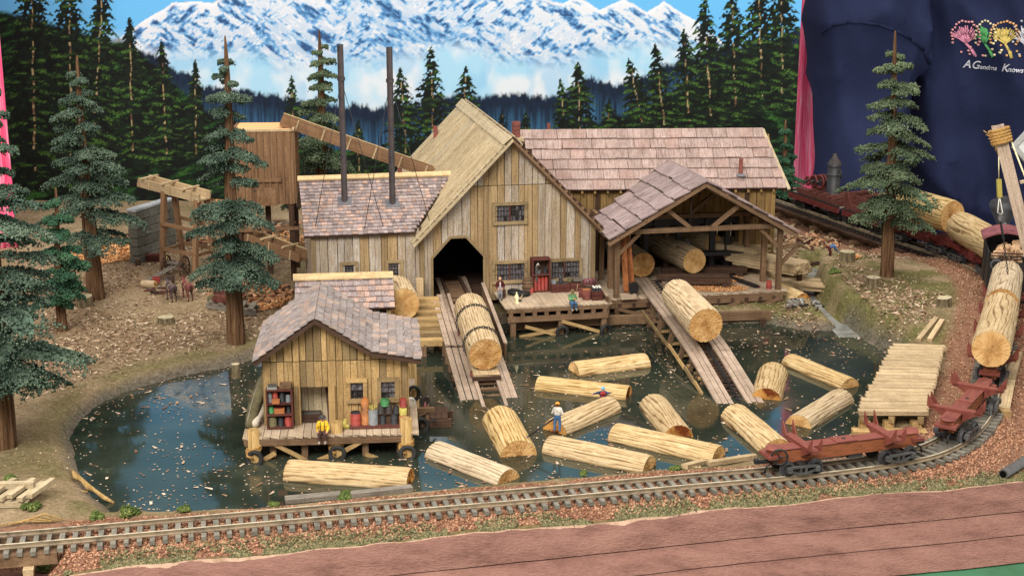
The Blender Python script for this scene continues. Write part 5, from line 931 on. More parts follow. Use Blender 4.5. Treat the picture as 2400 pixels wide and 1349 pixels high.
def tyre(label, c, axis, R, r, group=None, rope=None):
    o = torus(None, 'tyre', 'rubber', c, axis, R, r, 22, 8, label=label, cat='tyre', group=group); return o
tyre('black tyre hanging at the middle post under the loading deck', B(.32, -.61, .03), -B.v, .045, .016); tyre('black tyre hanging at the right post under the loading deck', B(.70, -.62, .02), -B.v+B.u*.6, .05, .018)
# things standing on the deck
def can(name, label, mat, p, r, h, cat='can', lid=None, group=None, lidm=None):
    o = lathe(None, name, mat, p, [(r*.94, 0), (r, .006), (r, h*.48), (r*1.05, h*.5), (r, h*.53), (r, h-.006), (r*.9, h)], n=16, label=label, cat=cat, group=group)
    if lid: lathe(o, 'rim', lidm or mat, Vector(p)+Vector((0, 0, h)), [(r*.96, 0), (r*.96, .006), (r*.6, .009)], n=14)
    return o
def barrel(label, p, r, h, mat='wood_beam', axis=(0, 0, 1), name='barrel', group=None):
    o = lathe(None, name, mat, p, [(r*.82, 0), (r*.95, h*.2), (r, h*.5), (r*.95, h*.8), (r*.82, h), (r*.76, h), (r*.74, h*.97)], axis, 18, sharp=False, label=label, cat='barrel', group=group); x, y, d = frame_of(axis)
    for k in (.12, .34, .66, .88): torus(o, 'hoop', 'iron_brown', Vector(p)+d*h*k, axis, r*(.82+.18*math.sin(math.pi*k))*1.01, .004, 18, 5)
    return o
D_ = lambda u, v, h=0.: B(u, v, DZ+.002+h)
barrel('wooden barrel standing below the window left of the cabinet', D_(.125, -.09), .05, .135)
tyre('black tyre lying flat on the deck behind its neighbour', D_(.0, -.13, .02), (.1, 0, 1), .05, .018); tyre('black tyre lying flat on the deck nearer the cabinet', D_(.06, -.19, .018), (0, .1, 1), .05, .018)
o = thing('cabinet', 'tall dark brown open cabinet against the hall between the windows', 'cabinet', D_(.235, -.06))
for u_ in (.165, .32): board(o, 'side_panel', 'wood_red', D_(u_, -.06, 0), D_(u_, -.06, .30), .1, .014, B.u)
for z_ in (.005, .155, .295): board(o, 'shelf', 'wood_red', D_(.165, -.06, z_), D_(.32, -.06, z_), .1, .012)
quad(o, 'back_panel', 'wood_dark', [D_(.165, -.016, 0), D_(.32, -.016, 0), D_(.32, -.016, .3), D_(.165, -.016, .3)])
for k in range(4): lathe(None, 'gas_cylinder', 'can_red', D_(.195+k*.032, -.085, .012), [(.015, 0), (.0155, .01), (.0155, .105), (.01, .12), (.004, .125), (.004, .135)], n=12, label=['leftmost', 'second', 'third', 'rightmost'][k]+' red gas cylinder in the row of four in the deck cabinet', cat='cylinder', group='red cylinders in the deck cabinet')
can('white_pot', 'pale pot on the cabinet shelf above the red cylinders', 'can_grey', D_(.225, -.07, .162), .018, .03, 'pot'); can('dark_jar', 'dark jar on the right of the cabinet shelf', 'can_black', D_(.285, -.07, .162), .016, .05, 'jar')
o = thing('hanging_saw', 'saw with pale handle hanging inside the cabinet', 'saw', D_(.20, -.08, .2)); tube(o, 'handle', 'cloth_white', [D_(.20, -.10, .24), D_(.215, -.10, .262), D_(.222, -.10, .24)], .005); board(o, 'blade', 'iron_grey', D_(.2, -.10, .1), D_(.2, -.10, .24), .02, .004, B.v)
can('red_tin', 'low red tin standing beside the cabinet foot', 'can_red', D_(.15, -.12), .02, .05)
def crate(label, p, du, dv, w, dp, h, mat='wood_red', name='crate', cat='crate', fill=None, rows=2):
    p = Vector(p); du = Vector(du).normalized(); dv = Vector(dv).normalized(); o = thing(name, label, cat, p); z = lambda k: Vector((0, 0, k))
    for k in range(rows):
        hh = h/rows; zz = z(hh*(k+.5))
        for e in (-1, 1): board(o, 'slat', mat, p-du*w/2+dv*e*dp/2+zz, p+du*w/2+dv*e*dp/2+zz, hh*.9, .008, dv); board(o, 'slat', mat, p-dv*dp/2+du*e*w/2+zz, p+dv*dp/2+du*e*w/2+zz, hh*.9, .008, du)
    board(o, 'bottom', mat, p-du*w/2+z(.006), p+du*w/2+z(.006), dp, .008)
    if fill: board(o, 'contents', fill, p-du*w*.46+z(h*.75), p+du*w*.46+z(h*.75), dp*.9, h*.3)
    return o
crate('long dark crate of parts under the right hall window', D_(.41, -.10), B.u, B.v, .16, .09, .075, fill='iron_grey'); crate('shorter dark crate beside the long crate under the window', D_(.55, -.10), B.u, B.v, .1, .09, .08, fill='wood_dark')
can('grey_pail', 'grey pail on top of the long deck crate', 'can_grey', D_(.355, -.10, .07), .022, .035, 'pail'); can('black_pot', 'black pot on the crates below the window', 'can_black', D_(.42, -.10, .08), .02, .035, 'pot'); can('olive_tin', 'olive tin at the right end of the deck crates', 'canvas', D_(.50, -.09, .08), .02, .04, 'tin'); crate('small grey tray on the shorter deck crate', D_(.57, -.1, .085), B.u, B.v, .07, .05, .03, 'wood_old', 'tray', 'tray', rows=1)
barrel('dark barrel standing at the back corner of the deck', D_(.63, -.13), .045, .085, 'wood_dark'); barrel('red barrel lying on its side above the deck drums', D_(.60, -.22, .10), .034, .11, 'cab_red', B.u+B.v*.1, 'drum'); barrel('dark drum supporting the red barrel', D_(.64, -.26), .04, .09, 'wood_dark')
can('rust_drum', 'rusty brown open drum beside the fishing man', 'brick_pipe', D_(.575, -.42), .036, .085, 'drum', True, lidm='can_orange'); can('rust_drum', 'small rusty drum behind the fishing man', 'brick_pipe', D_(.555, -.34), .03, .07, 'drum', True)
crate('dark crate of black bottles at the deck corner', D_(.665, -.42), B.u, B.v, .09, .1, .08, 'wood_red', fill='iron_black', rows=2)
for k in range(6): can('black_bottle', ['left', 'middle', 'right'][k % 3]+' small black bottle in the '+['front', 'back'][k//3]+' row of the deck corner crate', 'can_black', D_(.64+.025*(k % 3), -.44+.04*(k//3), .075), .010, .03, 'bottle', True, 'bottles in the deck corner crate', 'cloth_white')
lathe(None, 'oil_lamp', 'glass_lamp', D_(-.045, -.44), [(.022, 0), (.022, .01), (.014, .02), (.017, .05), (.014, .075), (.006, .08), (.006, .1)], n=12, label='pale glass oil lamp on the deck near the log ramp', cat='lamp')
o = thing('shovel', 'shovel lying by the tyres on the deck', 'shovel', D_(.03, -.3)); tube(o, 'handle', 'wood_pale', [D_(.0, -.36, .01), D_(.06, -.22, .03)], .005); board(o, 'blade', 'iron_grey', D_(-.005, -.39, .008), D_(.0, -.35, .01), .03, .006)
can('dark_keg', 'dark keg standing behind the man in maroon', 'wood_dark', D_(-.13, -.22), .032, .07, 'keg')
# ------------------------------------------------------------------ pond shed on stilts
PS = Fr(-1.17, 9.12, 5); SZ = .165
ps = thing('pond_shed', 'board shed with lean-to on a stilted platform in the pond', 'building', PS(0, .5, 0))
AU, AZ = -.12, .905
zsh = lambda u: AZ-(AU-u)*.70 if u < AU else (AZ-(u-AU)*.655 if u < .235 else .672-(u-.235)*.2)
hol = [(-.25, -.03, .1, (lambda u: .43)), (.09, .185, (lambda u: .335), (lambda u: .462)), (.297, .4, (lambda u: .335), (lambda u: .462))]
boardwall(ps, 'wood_shed', PS, -.475, .48, .13, SZ, zsh, .048, hol, .61, seed=61)
quad(ps, 'inner_wall', 'wood_dark', [PS(-.475, .142, .44), PS(.48, .142, .44), PS(.48, .142, .6), PS(.235, .142, .66), PS(AU, .142, .89), PS(-.475, .142, .65)]); quad(ps, 'inner_wall', 'wood_dark', [PS(-.475, .142, SZ), PS(-.255, .142, SZ), PS(-.255, .142, .45), PS(-.475, .142, .45)]); quad(ps, 'inner_wall', 'wood_dark', [PS(-.025, .142, SZ), PS(.48, .142, SZ), PS(.48, .142, .32), PS(-.025, .142, .32)])
window(ps, PS, .095, .182, .34, .458, .124, 2, 2, 'wood_shed', 1, [(0, 0), (1, 0)]); window(ps, PS, .302, .396, .34, .458, .124, 2, 3, 'wood_shed', 1, [(0, 0)])
for u_ in (-.262, -.018): board(ps, 'door_post', 'wood_shed', PS(u_, .118, SZ), PS(u_, .118, .44), .022, .018, PS.v)
boardwall(ps, 'wood_shed', PS, .13, .97, -.475, SZ, lambda v: zsh(-.475), .055, axis='v', seed=63, name='side_board'); boardwall(ps, 'wood_shed', PS, .13, .97, .48, SZ, lambda v: zsh(.48), .055, axis='v', seed=64, name='side_board'); boardwall(ps, 'wood_old', PS, -.475, .48, .97, SZ, zsh, .06, seed=65, name='rear_board'); boardwall(ps, 'wood_cream', PS, -.46, .05, .28, SZ, lambda u: .6, .05, seed=67, name='added_pale_board')  # last: pale partition added close behind the door to catch light and brighten the doorway
rr = random.Random(66); u_ = -.61
while u_ < .50: w = rr.uniform(.04, .06); board(ps, 'deck_plank', 'wood_deck', PS(u_+w/2, -.1+rr.uniform(-.006, .006), SZ-.008), PS(u_+w/2, 1.06, SZ-.008), w*.95, .015); u_ += w
for v_ in (-.08, .5, 1.0): board(ps, 'deck_beam', 'wood_beam', PS(-.6, v_, SZ-.04), PS(.5, v_, SZ-.04), .045, .04, PS.v)
for u_, v_ in ((-.42, -.02), (-.21, -.04), (.19, -.04), (.42, .0), (-.1, .3), (.3, .4), (-.5, .5), (-.5, 1.), (.45, 1.)): board(ps, 'stilt', 'wood_beam', PS(u_, v_, -.12), PS(u_, v_, SZ-.02), .042, .036, PS.v)
for a, b in (((-.42, .12), (-.2, -.01)), ((.0, .02), (.2, .13)), ((.19, .02), (.29, -.02)), ((-.52, -.02), (-.4, .05)), ((-.17, -.03), (-.02, .03))): board(ps, 'brace', 'wood_shed', PS(a[0], -.085, a[1]), PS(b[0], -.085, b[1]), .026, .018, PS.v)
RV = 1.02; FV = .06; dirs = [(AU, AZ+.02, -.535, .632), (AU, AZ+.02, .24, .69), (.24, .69, .575, .622)]
for k, (ua, za, ub, zb) in enumerate(dirs):
    O = PS(ua, FV, za); dd_ = PS.u*(ub-ua)+Vector((0, 0, zb-za)); L = dd_.length; dd_.normalize(); nn_ = dd_.cross(PS.v); nn_ = nn_ if nn_.z > 0 else -nn_; nn_.normalize()
    quad(ps, 'roof_deck', 'wood_dark', [O, O+PS.v*(RV-FV), O+PS.v*(RV-FV)+dd_*L, O+dd_*L], .014, nn_)
    shingles(ps, 'shingle_slate', O-PS.v*.015, PS.v, dd_, nn_, RV-FV+.02, L, [9, 8, 6][k], .066, .007, .12, 71+k)
    board(ps, 'barge_board', 'wood_dark', O-PS.v*.008-nn_*.02, O-PS.v*.008-nn_*.02+dd_*L, .024, .014, PS.v)
for px, py, h in ((597, 1078, .215), (790, 1066, .235), (953, 1066, .26)):
    p = G(px, py, 0); pl = lathe(ps, 'piling', 'stump_top', p-Vector((0, 0, .15)), [(.044, 0), (.043, .15), (.041, h+.15)], n=16)
    pl.data.materials[0] = M['wood_shed_round']
    for k in range(3): torus(pl, 'rope_turn', 'rope', p+Vector((0, 0, .075+.012*k)), (random.uniform(-.25, .25), -.15, 1), .047, .008, 18, 6)
    tube(pl, 'rope_end', 'rope', [p+Vector((-.045, -.02, .08)), p+Vector((-.035, -.055, .05)), p+Vector((.0, -.06, .035))], .011)
for px, py, h, r_ in ((972, 985, .24, .035), (955, 930, .25, .035), (968, 905, .23, .03)):
    p = G(px, py, 0); pl = lathe(ps, 'piling', 'stump_top', p-Vector((0, 0, .15)), [(r_, 0), (r_, .15), (r_*.95, h+.15)], n=14); pl.data.materials[0] = M['wood_shed_round']
for k, (px, py) in enumerate(((597, 1078), (790, 1066), (953, 1066), (985, 1000))):
    p = G(px, py, 0); tyre(['worn tyre hung on the piling at the left end of the shed', 'worn tyre hung on the middle shed piling', 'worn tyre hung on the right front shed piling', 'worn tyre hung on the piling behind the right front one'][k], p+Vector((.01, -.058, .03)), (.15*(k-1), -1, .25), .046, .016)
# goods along the shed front
def at(px, py): return G(px, py, SZ+.001)
pw = PS.u; pd = PS.v
o = thing('store_shelf', 'dark red shelf of cans against the shed front', 'shelf', PS(-.375, .09, SZ)); ua, ub = -.455, -.29; va = .085
for u_ in (ua, ub): board(o, 'side_panel', 'wood_red', PS(u_, va, SZ), PS(u_, va, SZ+.27), .08, .012, pw)
for z_ in (.008, .10, .175, .27): board(o, 'shelf_board', 'wood_red', PS(ua, va, SZ+z_), PS(ub, va, SZ+z_), .085, .01)
quad(o, 'back_panel', 'wood_dark', [PS(ua, .121, SZ), PS(ub, .121, SZ), PS(ub, .121, SZ+.27), PS(ua, .121, SZ+.27)])
for nm, mt_, u_, z_, r_, h, lab in [('keg', 'canvas', -.425, .014, .028, .06, 'olive keg on the bottom of the shed shelf'), ('black_can', 'can_black', -.37, .014, .02, .055, 'black can in the middle of the bottom shelf'), ('red_can', 'can_red', -.32, .014, .024, .06, 'red can on the right of the bottom shelf'), ('green_can', 'can_green', -.43, .106, .018, .045, 'green can on the middle shelf'), ('dark_jar', 'can_black', -.315, .106, .014, .05, 'dark jar on the right of the middle shelf'), ('grey_can', 'can_grey', -.435, .181, .014, .06, 'grey can on the left of the top shelf'), ('red_can', 'can_red', -.40, .181, .018, .075, 'tall red can on the top shelf'), ('black_can', 'can_black', -.355, .181, .016, .07, 'stacked black can on the top shelf'), ('grey_can', 'can_grey', -.315, .181, .016, .04, 'grey can of orange sticks on the top shelf')]: can(nm, lab, mt_, PS(u_, .08, SZ+z_), r_, h, 'can', True)
crate('orange box of bottles on the middle shelf of the shed', PS(-.375, .08, SZ+.106), pw, pd, .06, .06, .04, 'can_orange', 'box', 'box', fill='can_red', rows=1); crate('small orange box in front of the red can on the shelf', PS(-.395, .05, SZ+.181), pw, pd, .045, .03, .03, 'can_orange', 'box', 'box', rows=1)
crate('wooden box on top of the shed shelf', PS(-.33, .085, SZ+.277), pw, pd, .07, .06, .035, 'wood_beam', 'box', 'box', rows=1); o = thing('folded_sack', 'folded grey sack on top of the shed shelf', 'sack', PS(-.42, .08, SZ+.277)); board(o, 'fold', 'stone_grey', PS(-.45, .08, SZ+.285), PS(-.385, .08, SZ+.285), .06, .016); board(o, 'fold', 'iron_grey', PS(-.445, .08, SZ+.298), PS(-.39, .085, SZ+.296), .05, .01)
# canoe leaning on the shed wall
cb = PS(-.585, .08, SZ+.0); ct = PS(-.49, .30, SZ+.29); ax = (ct-cb).normalized(); sd_ = (PS.u*.8-PS.v*.6); sd_ = (sd_-ax*sd_.dot(ax)).normalized(); nb = ax.cross(sd_).normalized(); v = []; f = []; nl, na = 13, 9; L = (ct-cb).length
if nb.y > 0: nb = -nb
for i in range(nl):
    t = i/(nl-1); w = .044*math.sin(math.pi*(.06+.88*t))**.55; dp = .04*math.sin(math.pi*(.1+.8*t))**.5
    for j in range(na): a_ = math.pi*j/(na-1); v.append(cb+ax*L*t+sd_*w*math.cos(a_)+nb*dp*math.sin(a_))
for i in range(nl-1):
    for j in range(na-1): f.append((i*na+j, i*na+j+1, (i+1)*na+j+1, (i+1)*na+j))
o = thing('canoe', 'olive canvas canoe leaning keel out against the shed corner', 'canoe', cb); h_ = mesh(o, 'hull', 'canvas', v, f, smooth=True); h_.modifiers.new('t', 'SOLIDIFY').thickness = .006; tube(o, 'keel', 'wood_old', [cb+ax*L*t+nb*(.04*math.sin(math.pi*(.1+.8*t))**.5+.003) for t in np.linspace(.03, .97, 9)], .005)
for sg in (-1, 1): tube(o, 'gunwale', 'wood_dark', [cb+ax*L*t+sd_*sg*.044*math.sin(math.pi*(.06+.88*t))**.55 for t in np.linspace(0, 1, 9)], .005)
sk = [(tuple(at(598, 1000)+Vector((0, 0, .03))), tuple(at(616, 985)+Vector((0, .02, .13))), .035, .038, 0), (tuple(at(610, 990)+Vector((0, 0, .05))), tuple(at(617, 985)+Vector((.01, .02, .1))), .036, .036, 0)]
vv, ff, tg = surfnet(sk, .009, .4); mesh(None, 'white_sack', 'sack', vv, ff, smooth=True, label='plump off white sack leaning at the shed corner below the canoe', cat='sack')
crate('dark open crate just inside the shed doorway', PS(-.17, .2, SZ), pw, pd, .12, .08, .06, 'wood_dark', fill='iron_grey', rows=2); o = thing('plank', 'dark plank leaning inside the shed doorway', 'plank', PS(-.05, .2, SZ)); board(o, 'plank_board', 'wood_dark', PS(-.045, .16, SZ), PS(-.06, .24, .40), .03, .012, PS.v)
o = thing('goods_rack', 'low dark plank rack under the shed windows', 'rack', PS(.27, .05, SZ)); board(o, 'base_plank', 'wood_red', PS(.09, .03, SZ+.008), PS(.47, .03, SZ+.008), .06, .012); board(o, 'upper_plank', 'wood_dark', PS(.28, .07, SZ+.085), PS(.43, .07, SZ+.085), .05, .01)
for u_ in (.28, .345, .43): board(o, 'rack_leg', 'wood_dark', PS(u_, .07, SZ), PS(u_, .07, SZ+.08), .016, .05, pw)
for nm, mt_, u_, v_, z_, r_, h, cat_, lab, lid in [('milk_can', 'can_red', .128, .055, .014, .034, .085, 'milk can', 'red milk can with dark lid beside the tall cylinder', 1), ('pail', 'can_grey', .245, .055, .014, .032, .105, 'pail', 'grey pail of yellow sticks below the windows', 0), ('black_can', 'can_black', .31, .055, .014, .018, .055, 'can', 'black can on the lower rack left', 1), ('black_can', 'can_black', .385, .055, .014, .024, .065, 'can', 'black can on the lower rack right', 1), ('black_can', 'iron_brown', .30, .06, .09, .024, .05, 'can', 'dark can on the upper rack left', 1), ('black_can', 'iron_brown', .35, .06, .09, .024, .05, 'can', 'dark can on the upper rack middle', 1), ('black_pot', 'can_black', .40, .06, .09, .02, .04, 'pot', 'black kettle on the upper rack', 1), ('yellow_can', 'can_yellow', .445, .06, .075, .026, .05, 'can', 'yellow can stacked on the orange bucket', 0), ('red_can', 'can_red', .447, .06, .13, .024, .05, 'can', 'red can on top of the yellow can', 1), ('orange_bucket', 'can_orange', .445, .055, .014, .026, .06, 'bucket', 'orange bucket at the right end of the rack', 0), ('green_pot', 'can_green', .325, .06, .142, .03, .04, 'pot', 'bright green pot on the two dark cans', 1)]: can(nm, lab, mt_, PS(u_, v_, SZ+z_), r_, h, cat_, bool(lid), lidm='can_black' if nm == 'milk_can' else None)
lathe(None, 'gas_cylinder', 'bottle_orange', PS(.192, .065, SZ+.012), [(.026, 0), (.027, .01), (.027, .16), (.022, .178), (.008, .188), (.008, .195)], n=16, label='tall orange gas cylinder against the shed below the windows', cat='cylinder')
o = thing('stick_bundle', 'yellow sticks standing in the grey pail', 'sticks', PS(.245, .055, SZ+.1))
for k in range(7): a_ = k*.9; tube(o, 'stick', 'can_yellow', [PS(.245, .055, SZ+.08), PS(.245+.025*math.cos(a_), .055+.025*math.sin(a_), SZ+.145)], .005, 5)
vv, ff, tg = surfnet([(tuple(PS(.045, .03, SZ+.012)), tuple(PS(.06, .04, SZ+.05)), .02, .014, 0), (tuple(PS(.04, .03, SZ+.012)), tuple(PS(.075, .03, SZ+.012)), .014, .014, 0)], .005, .4); mesh(None, 'yellow_sack', 'can_yellow', vv, ff, smooth=True, label='small dull yellow sack on the deck beside the seated man', cat='sack')
# winch raft right of the shed
o = thing('tool_float', 'dark plank float right of the shed with tools on it', 'float', G(1010, 975, .05)); fz = .06
for k in range(5): a_ = G(985, 968+k*0, fz); q0 = a_+Vector((.012+k*.042, -.12+.0, 0)); board(o, 'float_plank', 'wood_dark', q0, q0+Vector((-.01, .24, 0)), .04, .02)
for k in range(2): q0 = G(985, 992, .03)+Vector((.0, .16*k, 0)); board(o, 'float_beam', 'wood_dark', q0, q0+Vector((.22, .02, 0)), .04, .06)
o = thing('pliers', 'iron tongs lying on the tool float', 'tongs', G(1012, 985, .08)); q0 = G(1015, 985, .076); 
for e in (-1, 1): tube(o, 'tong_arm', 'iron_black', [q0+Vector((e*.022, -.02, 0)), q0, q0+Vector((-e*.008+.01, .05, .0))], .004, 5)
o = thing('rope_winch', 'small timber winch with white rope drum at the shed side', 'winch', G(985, 950, .1)); q0 = G(985, 950, .15)
lathe(o, 'rope_drum', 'cloth_white', q0+Vector((-.07, 0, .03)), [(.035, 0), (.035, .05)], (.3, -1, 0), 16); torus(o, 'winch_wheel', 'rubber', q0+Vector((-.05, .06, .07)), (.6, -1, .2), .045, .014, 18, 7); board(o, 'frame', 'wood_beam', q0+Vector((-.08, -.04, -.02)), q0+Vector((.1, -.02, -.02)), .03, .03); board(o, 'frame', 'wood_beam', q0+Vector((.05, -.03, -.1)), q0+Vector((.05, .05, .03)), .025, .025); board(o, 'frame', 'wood_beam', q0+Vector((-.08, -.04, -.1)), q0+Vector((.06, -.03, -.02)), .02, .02); lathe(o, 'gear', 'iron_brown', q0+Vector((.03, .03, .03)), [(.03, 0), (.03, .02)], (.5, -1, 0), 14); tube(o, 'crank', 'cab_red', [q0+Vector((.03, .03, .04)), q0+Vector((.035, -.02, -.03))], .01)
# ------------------------------------------------------------------ wood store with the pale ridge behind the shed
WS = Fr(-1.80, 11.66, 7); ws = thing('wood_store', 'low open wood store with pale ridge board behind the pond shed', 'shed', WS(.4, .1, .1))
rz2, ez2, run = .575, .375, .33; fd = (-WS.v*run+Vector((0, 0, ez2-rz2))); fl = fd.length; fd.normalize(); fn = (-WS.v*-(ez2-rz2)*-1+Vector((0, 0, run))); fn = (-WS.v*(rz2-ez2)+Vector((0, 0, run))).normalized()
quad(ws, 'roof_deck', 'wood_dark', [WS(0, 0, rz2), WS(.80, 0, rz2), WS(.81, -run, ez2), WS(0, -run, ez2)], .014, fn); quad(ws, 'roof_deck', 'wood_dark', [WS(0, 0, rz2), WS(.80, 0, rz2), WS(.80, .25, rz2-.15), WS(0, .25, rz2-.15)], .014, (WS.v*.5+Vector((0, 0, 1))))
shingles(ws, 'shingle_copper', WS(0, 0, rz2), WS.u, fd, fn, .81, fl, 6, .045, .009, .12, 81)
board(ws, 'ridge_board', 'wood_ridge', WS(-.01, -.03, rz2+.005), WS(.81, -.03, rz2+.005), .075, .012, fn)
for u_ in (.03, .4, .76): board(ws, 'post', 'wood_shed', WS(u_, -run+.05, .05), WS(u_, -run+.05, ez2), .035, .035, WS.v); board(ws, 'post', 'wood_beam', WS(u_, .2, .05), WS(u_, .2, rz2-.13), .035, .035, WS.v)
boardwall(ws, 'wood_shed', WS, .0, .62, -run+.07, .06, lambda u: ez2-.01, .05, seed=83)
log('short fat log with smooth pale end beside the wood store', V(946, 712, 11.72), V(925, 690, 12.2)+Vector((.02, 0, .04)), .14, group='logs near the mill', seed=22, e0='log_end_smooth')
# stepped sleepers on the bank, post
o = thing('sleeper_steps', 'flight of rough sleepers stepping down the bank beside the log ramp', 'steps', (-.73, 11.8, .05))
for k in range(7): t = k/6; c = Vector((-.76+.085*t, 12.12-.78*t, .25-.14*t)); board(o, 'sleeper', 'wood_shed', c-Vector((.13, .0, 0)), c+Vector((.13, .02, 0)), .09, .05)
for k in range(6): c = Vector((-.58+.14*k/5, 12.0-.85*k/5, 0)); board(o, 'stake', 'wood_beam', c+Vector((0, 0, -.12)), c+Vector((0, 0, .19-.1*k/5)), .03, .03)
board(o, 'support', 'wood_beam', (-.72, 11.32, -.1), (-.72, 11.32, .1), .05, .04)
o = thing('gate_post', 'stout pale timber post at the left corner of the hall', 'post', B(-.83, -.10, .15)); board(o, 'post_block', 'wood_pale', B(-.84, -.12, .13), B(-.84, -.12, .44), .06, .06, B.v)
can('dark_pump', 'small dark iron pump by the hall corner', 'iron_black', B(-.96, -.06, .2), .03, .08, 'pump', True)
# ------------------------------------------------------------------ log ramp into the hall
R1 = Fr(-.115, 10.03, 9); rp = thing('log_ramp', 'plank log slip with carriage rails running from pond to hall door', 'ramp', (-.3, 11.2, 0))
RL = 2.85; rzv = lambda v: -.035+.285*min(1, max(0, v/2.28))
def rb(name, mat, u0, v0, u1, v1, w, t, dz): return board(rp, name, mat, R1(u0, v0, rzv(v0)+dz), R1(u1, v1, rzv(v1)+dz), w, t)
for u_, w, vs in ((-.215, .045, ((0, 1.18), (1.2, 2.25))), (-.165, .045, ((0, 1.18), (1.2, 2.3))), (-.115, .04, ((.0, 1.18), (1.2, 2.9))), (.125, .045, ((0, 1.0), (1.02, 2.9))), (.172, .045, ((0, 1.1), (1.12, 2.2)))):
    for a, b in vs: rb('plank', 'wood_ramp', u_, a, u_, b, w*.96, .016, .0+(.012 if a > .5 else 0)); 
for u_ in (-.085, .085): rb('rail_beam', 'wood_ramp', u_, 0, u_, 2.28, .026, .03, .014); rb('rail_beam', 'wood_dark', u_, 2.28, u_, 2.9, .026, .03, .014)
for k in range(24): v_ = .06+k*.12; rb('rung', 'wood_beam', -.1, v_, .1, v_, .05, .02, -.012)
rb('side_board', 'wood_beam', .215, .95, .215, 2.25, .016, .13, .05); rb('side_cap', 'wood_ramp', .215, .95, .215, 2.25, .03, .012, .12)
for k in range(9):
    v_ = .25+k*.22
    for u_ in (-.23, .2): board(rp, 'post', 'wood_beam', R1(u_, v_, -.12), R1(u_, v_, rzv(v_)-.01), .032, .032, R1.v)
ca = thing('log_carriage', 'small timber carriage under the chained log', 'carriage', R1(0, .55, .1))
board(ca, 'bed', 'wood_pale', R1(0, .50, rzv(.5)+.06), R1(0, 1.55, rzv(1.55)+.06), .2, .02); board(ca, 'end_beam', 'wood_dark', R1(-.11, .5, rzv(.5)+.04), R1(.11, .5, rzv(.5)+.04), .03, .03, R1.v)
for v_ in (.6, 1.4):
    for u_ in (-.1, .1): lathe(ca, 'wheel', 'rust_red', R1(u_-.01, v_, rzv(v_)+.035), [(.028, 0), (.028, .02)], R1.u, 14)
lp0 = R1(0, .56, rzv(.56)+.205); lp1 = R1(0, 1.5, rzv(1.5)+.205)
log('chained log riding the carriage up the slip to the hall', lp0, lp1, .132, group='logs near the mill', seed=23, nf=24)
def chain(label, c, axis, R, mat='iron_black', n=44, sag=0.):
    x, y, d = frame_of(axis); P = []
    for k in range(n):
        a_ = 2*math.pi*k/n; a1 = 2*math.pi*(k+1)/n; q0 = c+(x*math.cos(a_)+y*math.sin(a_))*R; q1 = c+(x*math.cos(a1)+y*math.sin(a1))*R; t_ = (q1-q0).normalized(); m_ = (q0+q1)/2; nn_ = d if k % 2 else (m_-c).normalized(); b_ = t_.cross(nn_); pts = [m_+t_*math.cos(z)*.014+b_*math.sin(z)*.009 for z in np.linspace(0, 2*math.pi, 9)]; P.append(tube_data(pts, .0034, 5))
    a, b = merge(P); o = thing('chain', label, 'chain', c); mesh(o, 'chain_links', mat, a, b, smooth=True, kind='stuff'); return o
ax = (lp1-lp0).normalized(); chain('black chain round the near end of the carriage log', lp0+ax*.2, ax, .143); chain('black chain round the far end of the carriage log', lp0+ax*.66, ax, .143)
# ------------------------------------------------------------------ second ramp: trestle log chute from the saw shed
cp = catmull([(1.30, 13.0, .232), (1.345, 12.5, .235), (1.40, 12.0, .225), (1.50, 11.35, .19), (1.58, 10.85, .115), (1.625, 10.55, .06), (1.70, 10.05, -.03)], 5); ch = thing('log_chute', 'trestle log chute with chain sloping from saw shed into the pond', 'chute', (1.5, 11.3, 0))
def chp(t): i = t*(len(cp)-1); return Vector([np.interp(i, range(len(cp)), cp[:, k]) for k in range(3)])
def chframe(t): a, b = chp(max(0, t-.02)), chp(min(1, t+.02)); d = (b-a).normalized(); r = Vector((-d.y, d.x, 0)).normalized(); return chp(t), d, r, r.cross(d).normalized() if r.cross(d).z < 0 else d.cross(r).normalized()
cuts = [0, .22, .45, .62, .78, 1.0]
for o_, w in ((-.155, .045), (-.11, .04), (-.068, .036), (.068, .036), (.11, .04), (.155, .045)):
    for a, b in zip(cuts[:-1], cuts[1:]):
        p0, d0, r0, n0 = chframe(a); p1, d1, r1, n1 = chframe(b); n0 = n0 if n0.z > 0 else -n0; board(ch, 'plank', 'wood_ramp', p0+r0*o_+n0*random.uniform(0, .006), p1+r1*o_+n0*random.uniform(0, .006), w*.96, .018, n0)
for k in range(34):
    t = .02+k*.029
    if t < 1: p0, d0, r0, n0 = chframe(t); board(ch, 'cross_tie', 'wood_dark', p0-r0*.17-Vector((0, 0, .022)), p0+r0*.17-Vector((0, 0, .022)), .03, .02)
P = []
for k in range(110):
    t = .05+.93*k/110; p0, d0, r0, n0 = chframe(t); nn_ = r0 if k % 2 else Vector((0, 0, 1)); b_ = d0.cross(nn_); P.append(tube_data([p0+Vector((0, 0, .012))+d0*math.cos(z)*.017+b_*math.sin(z)*.012 for z in np.linspace(0, 2*math.pi, 8)], .0045, 4))
a, b = merge(P); mesh(ch, 'haul_chain', 'iron_black', a, b, smooth=True, kind='stuff')
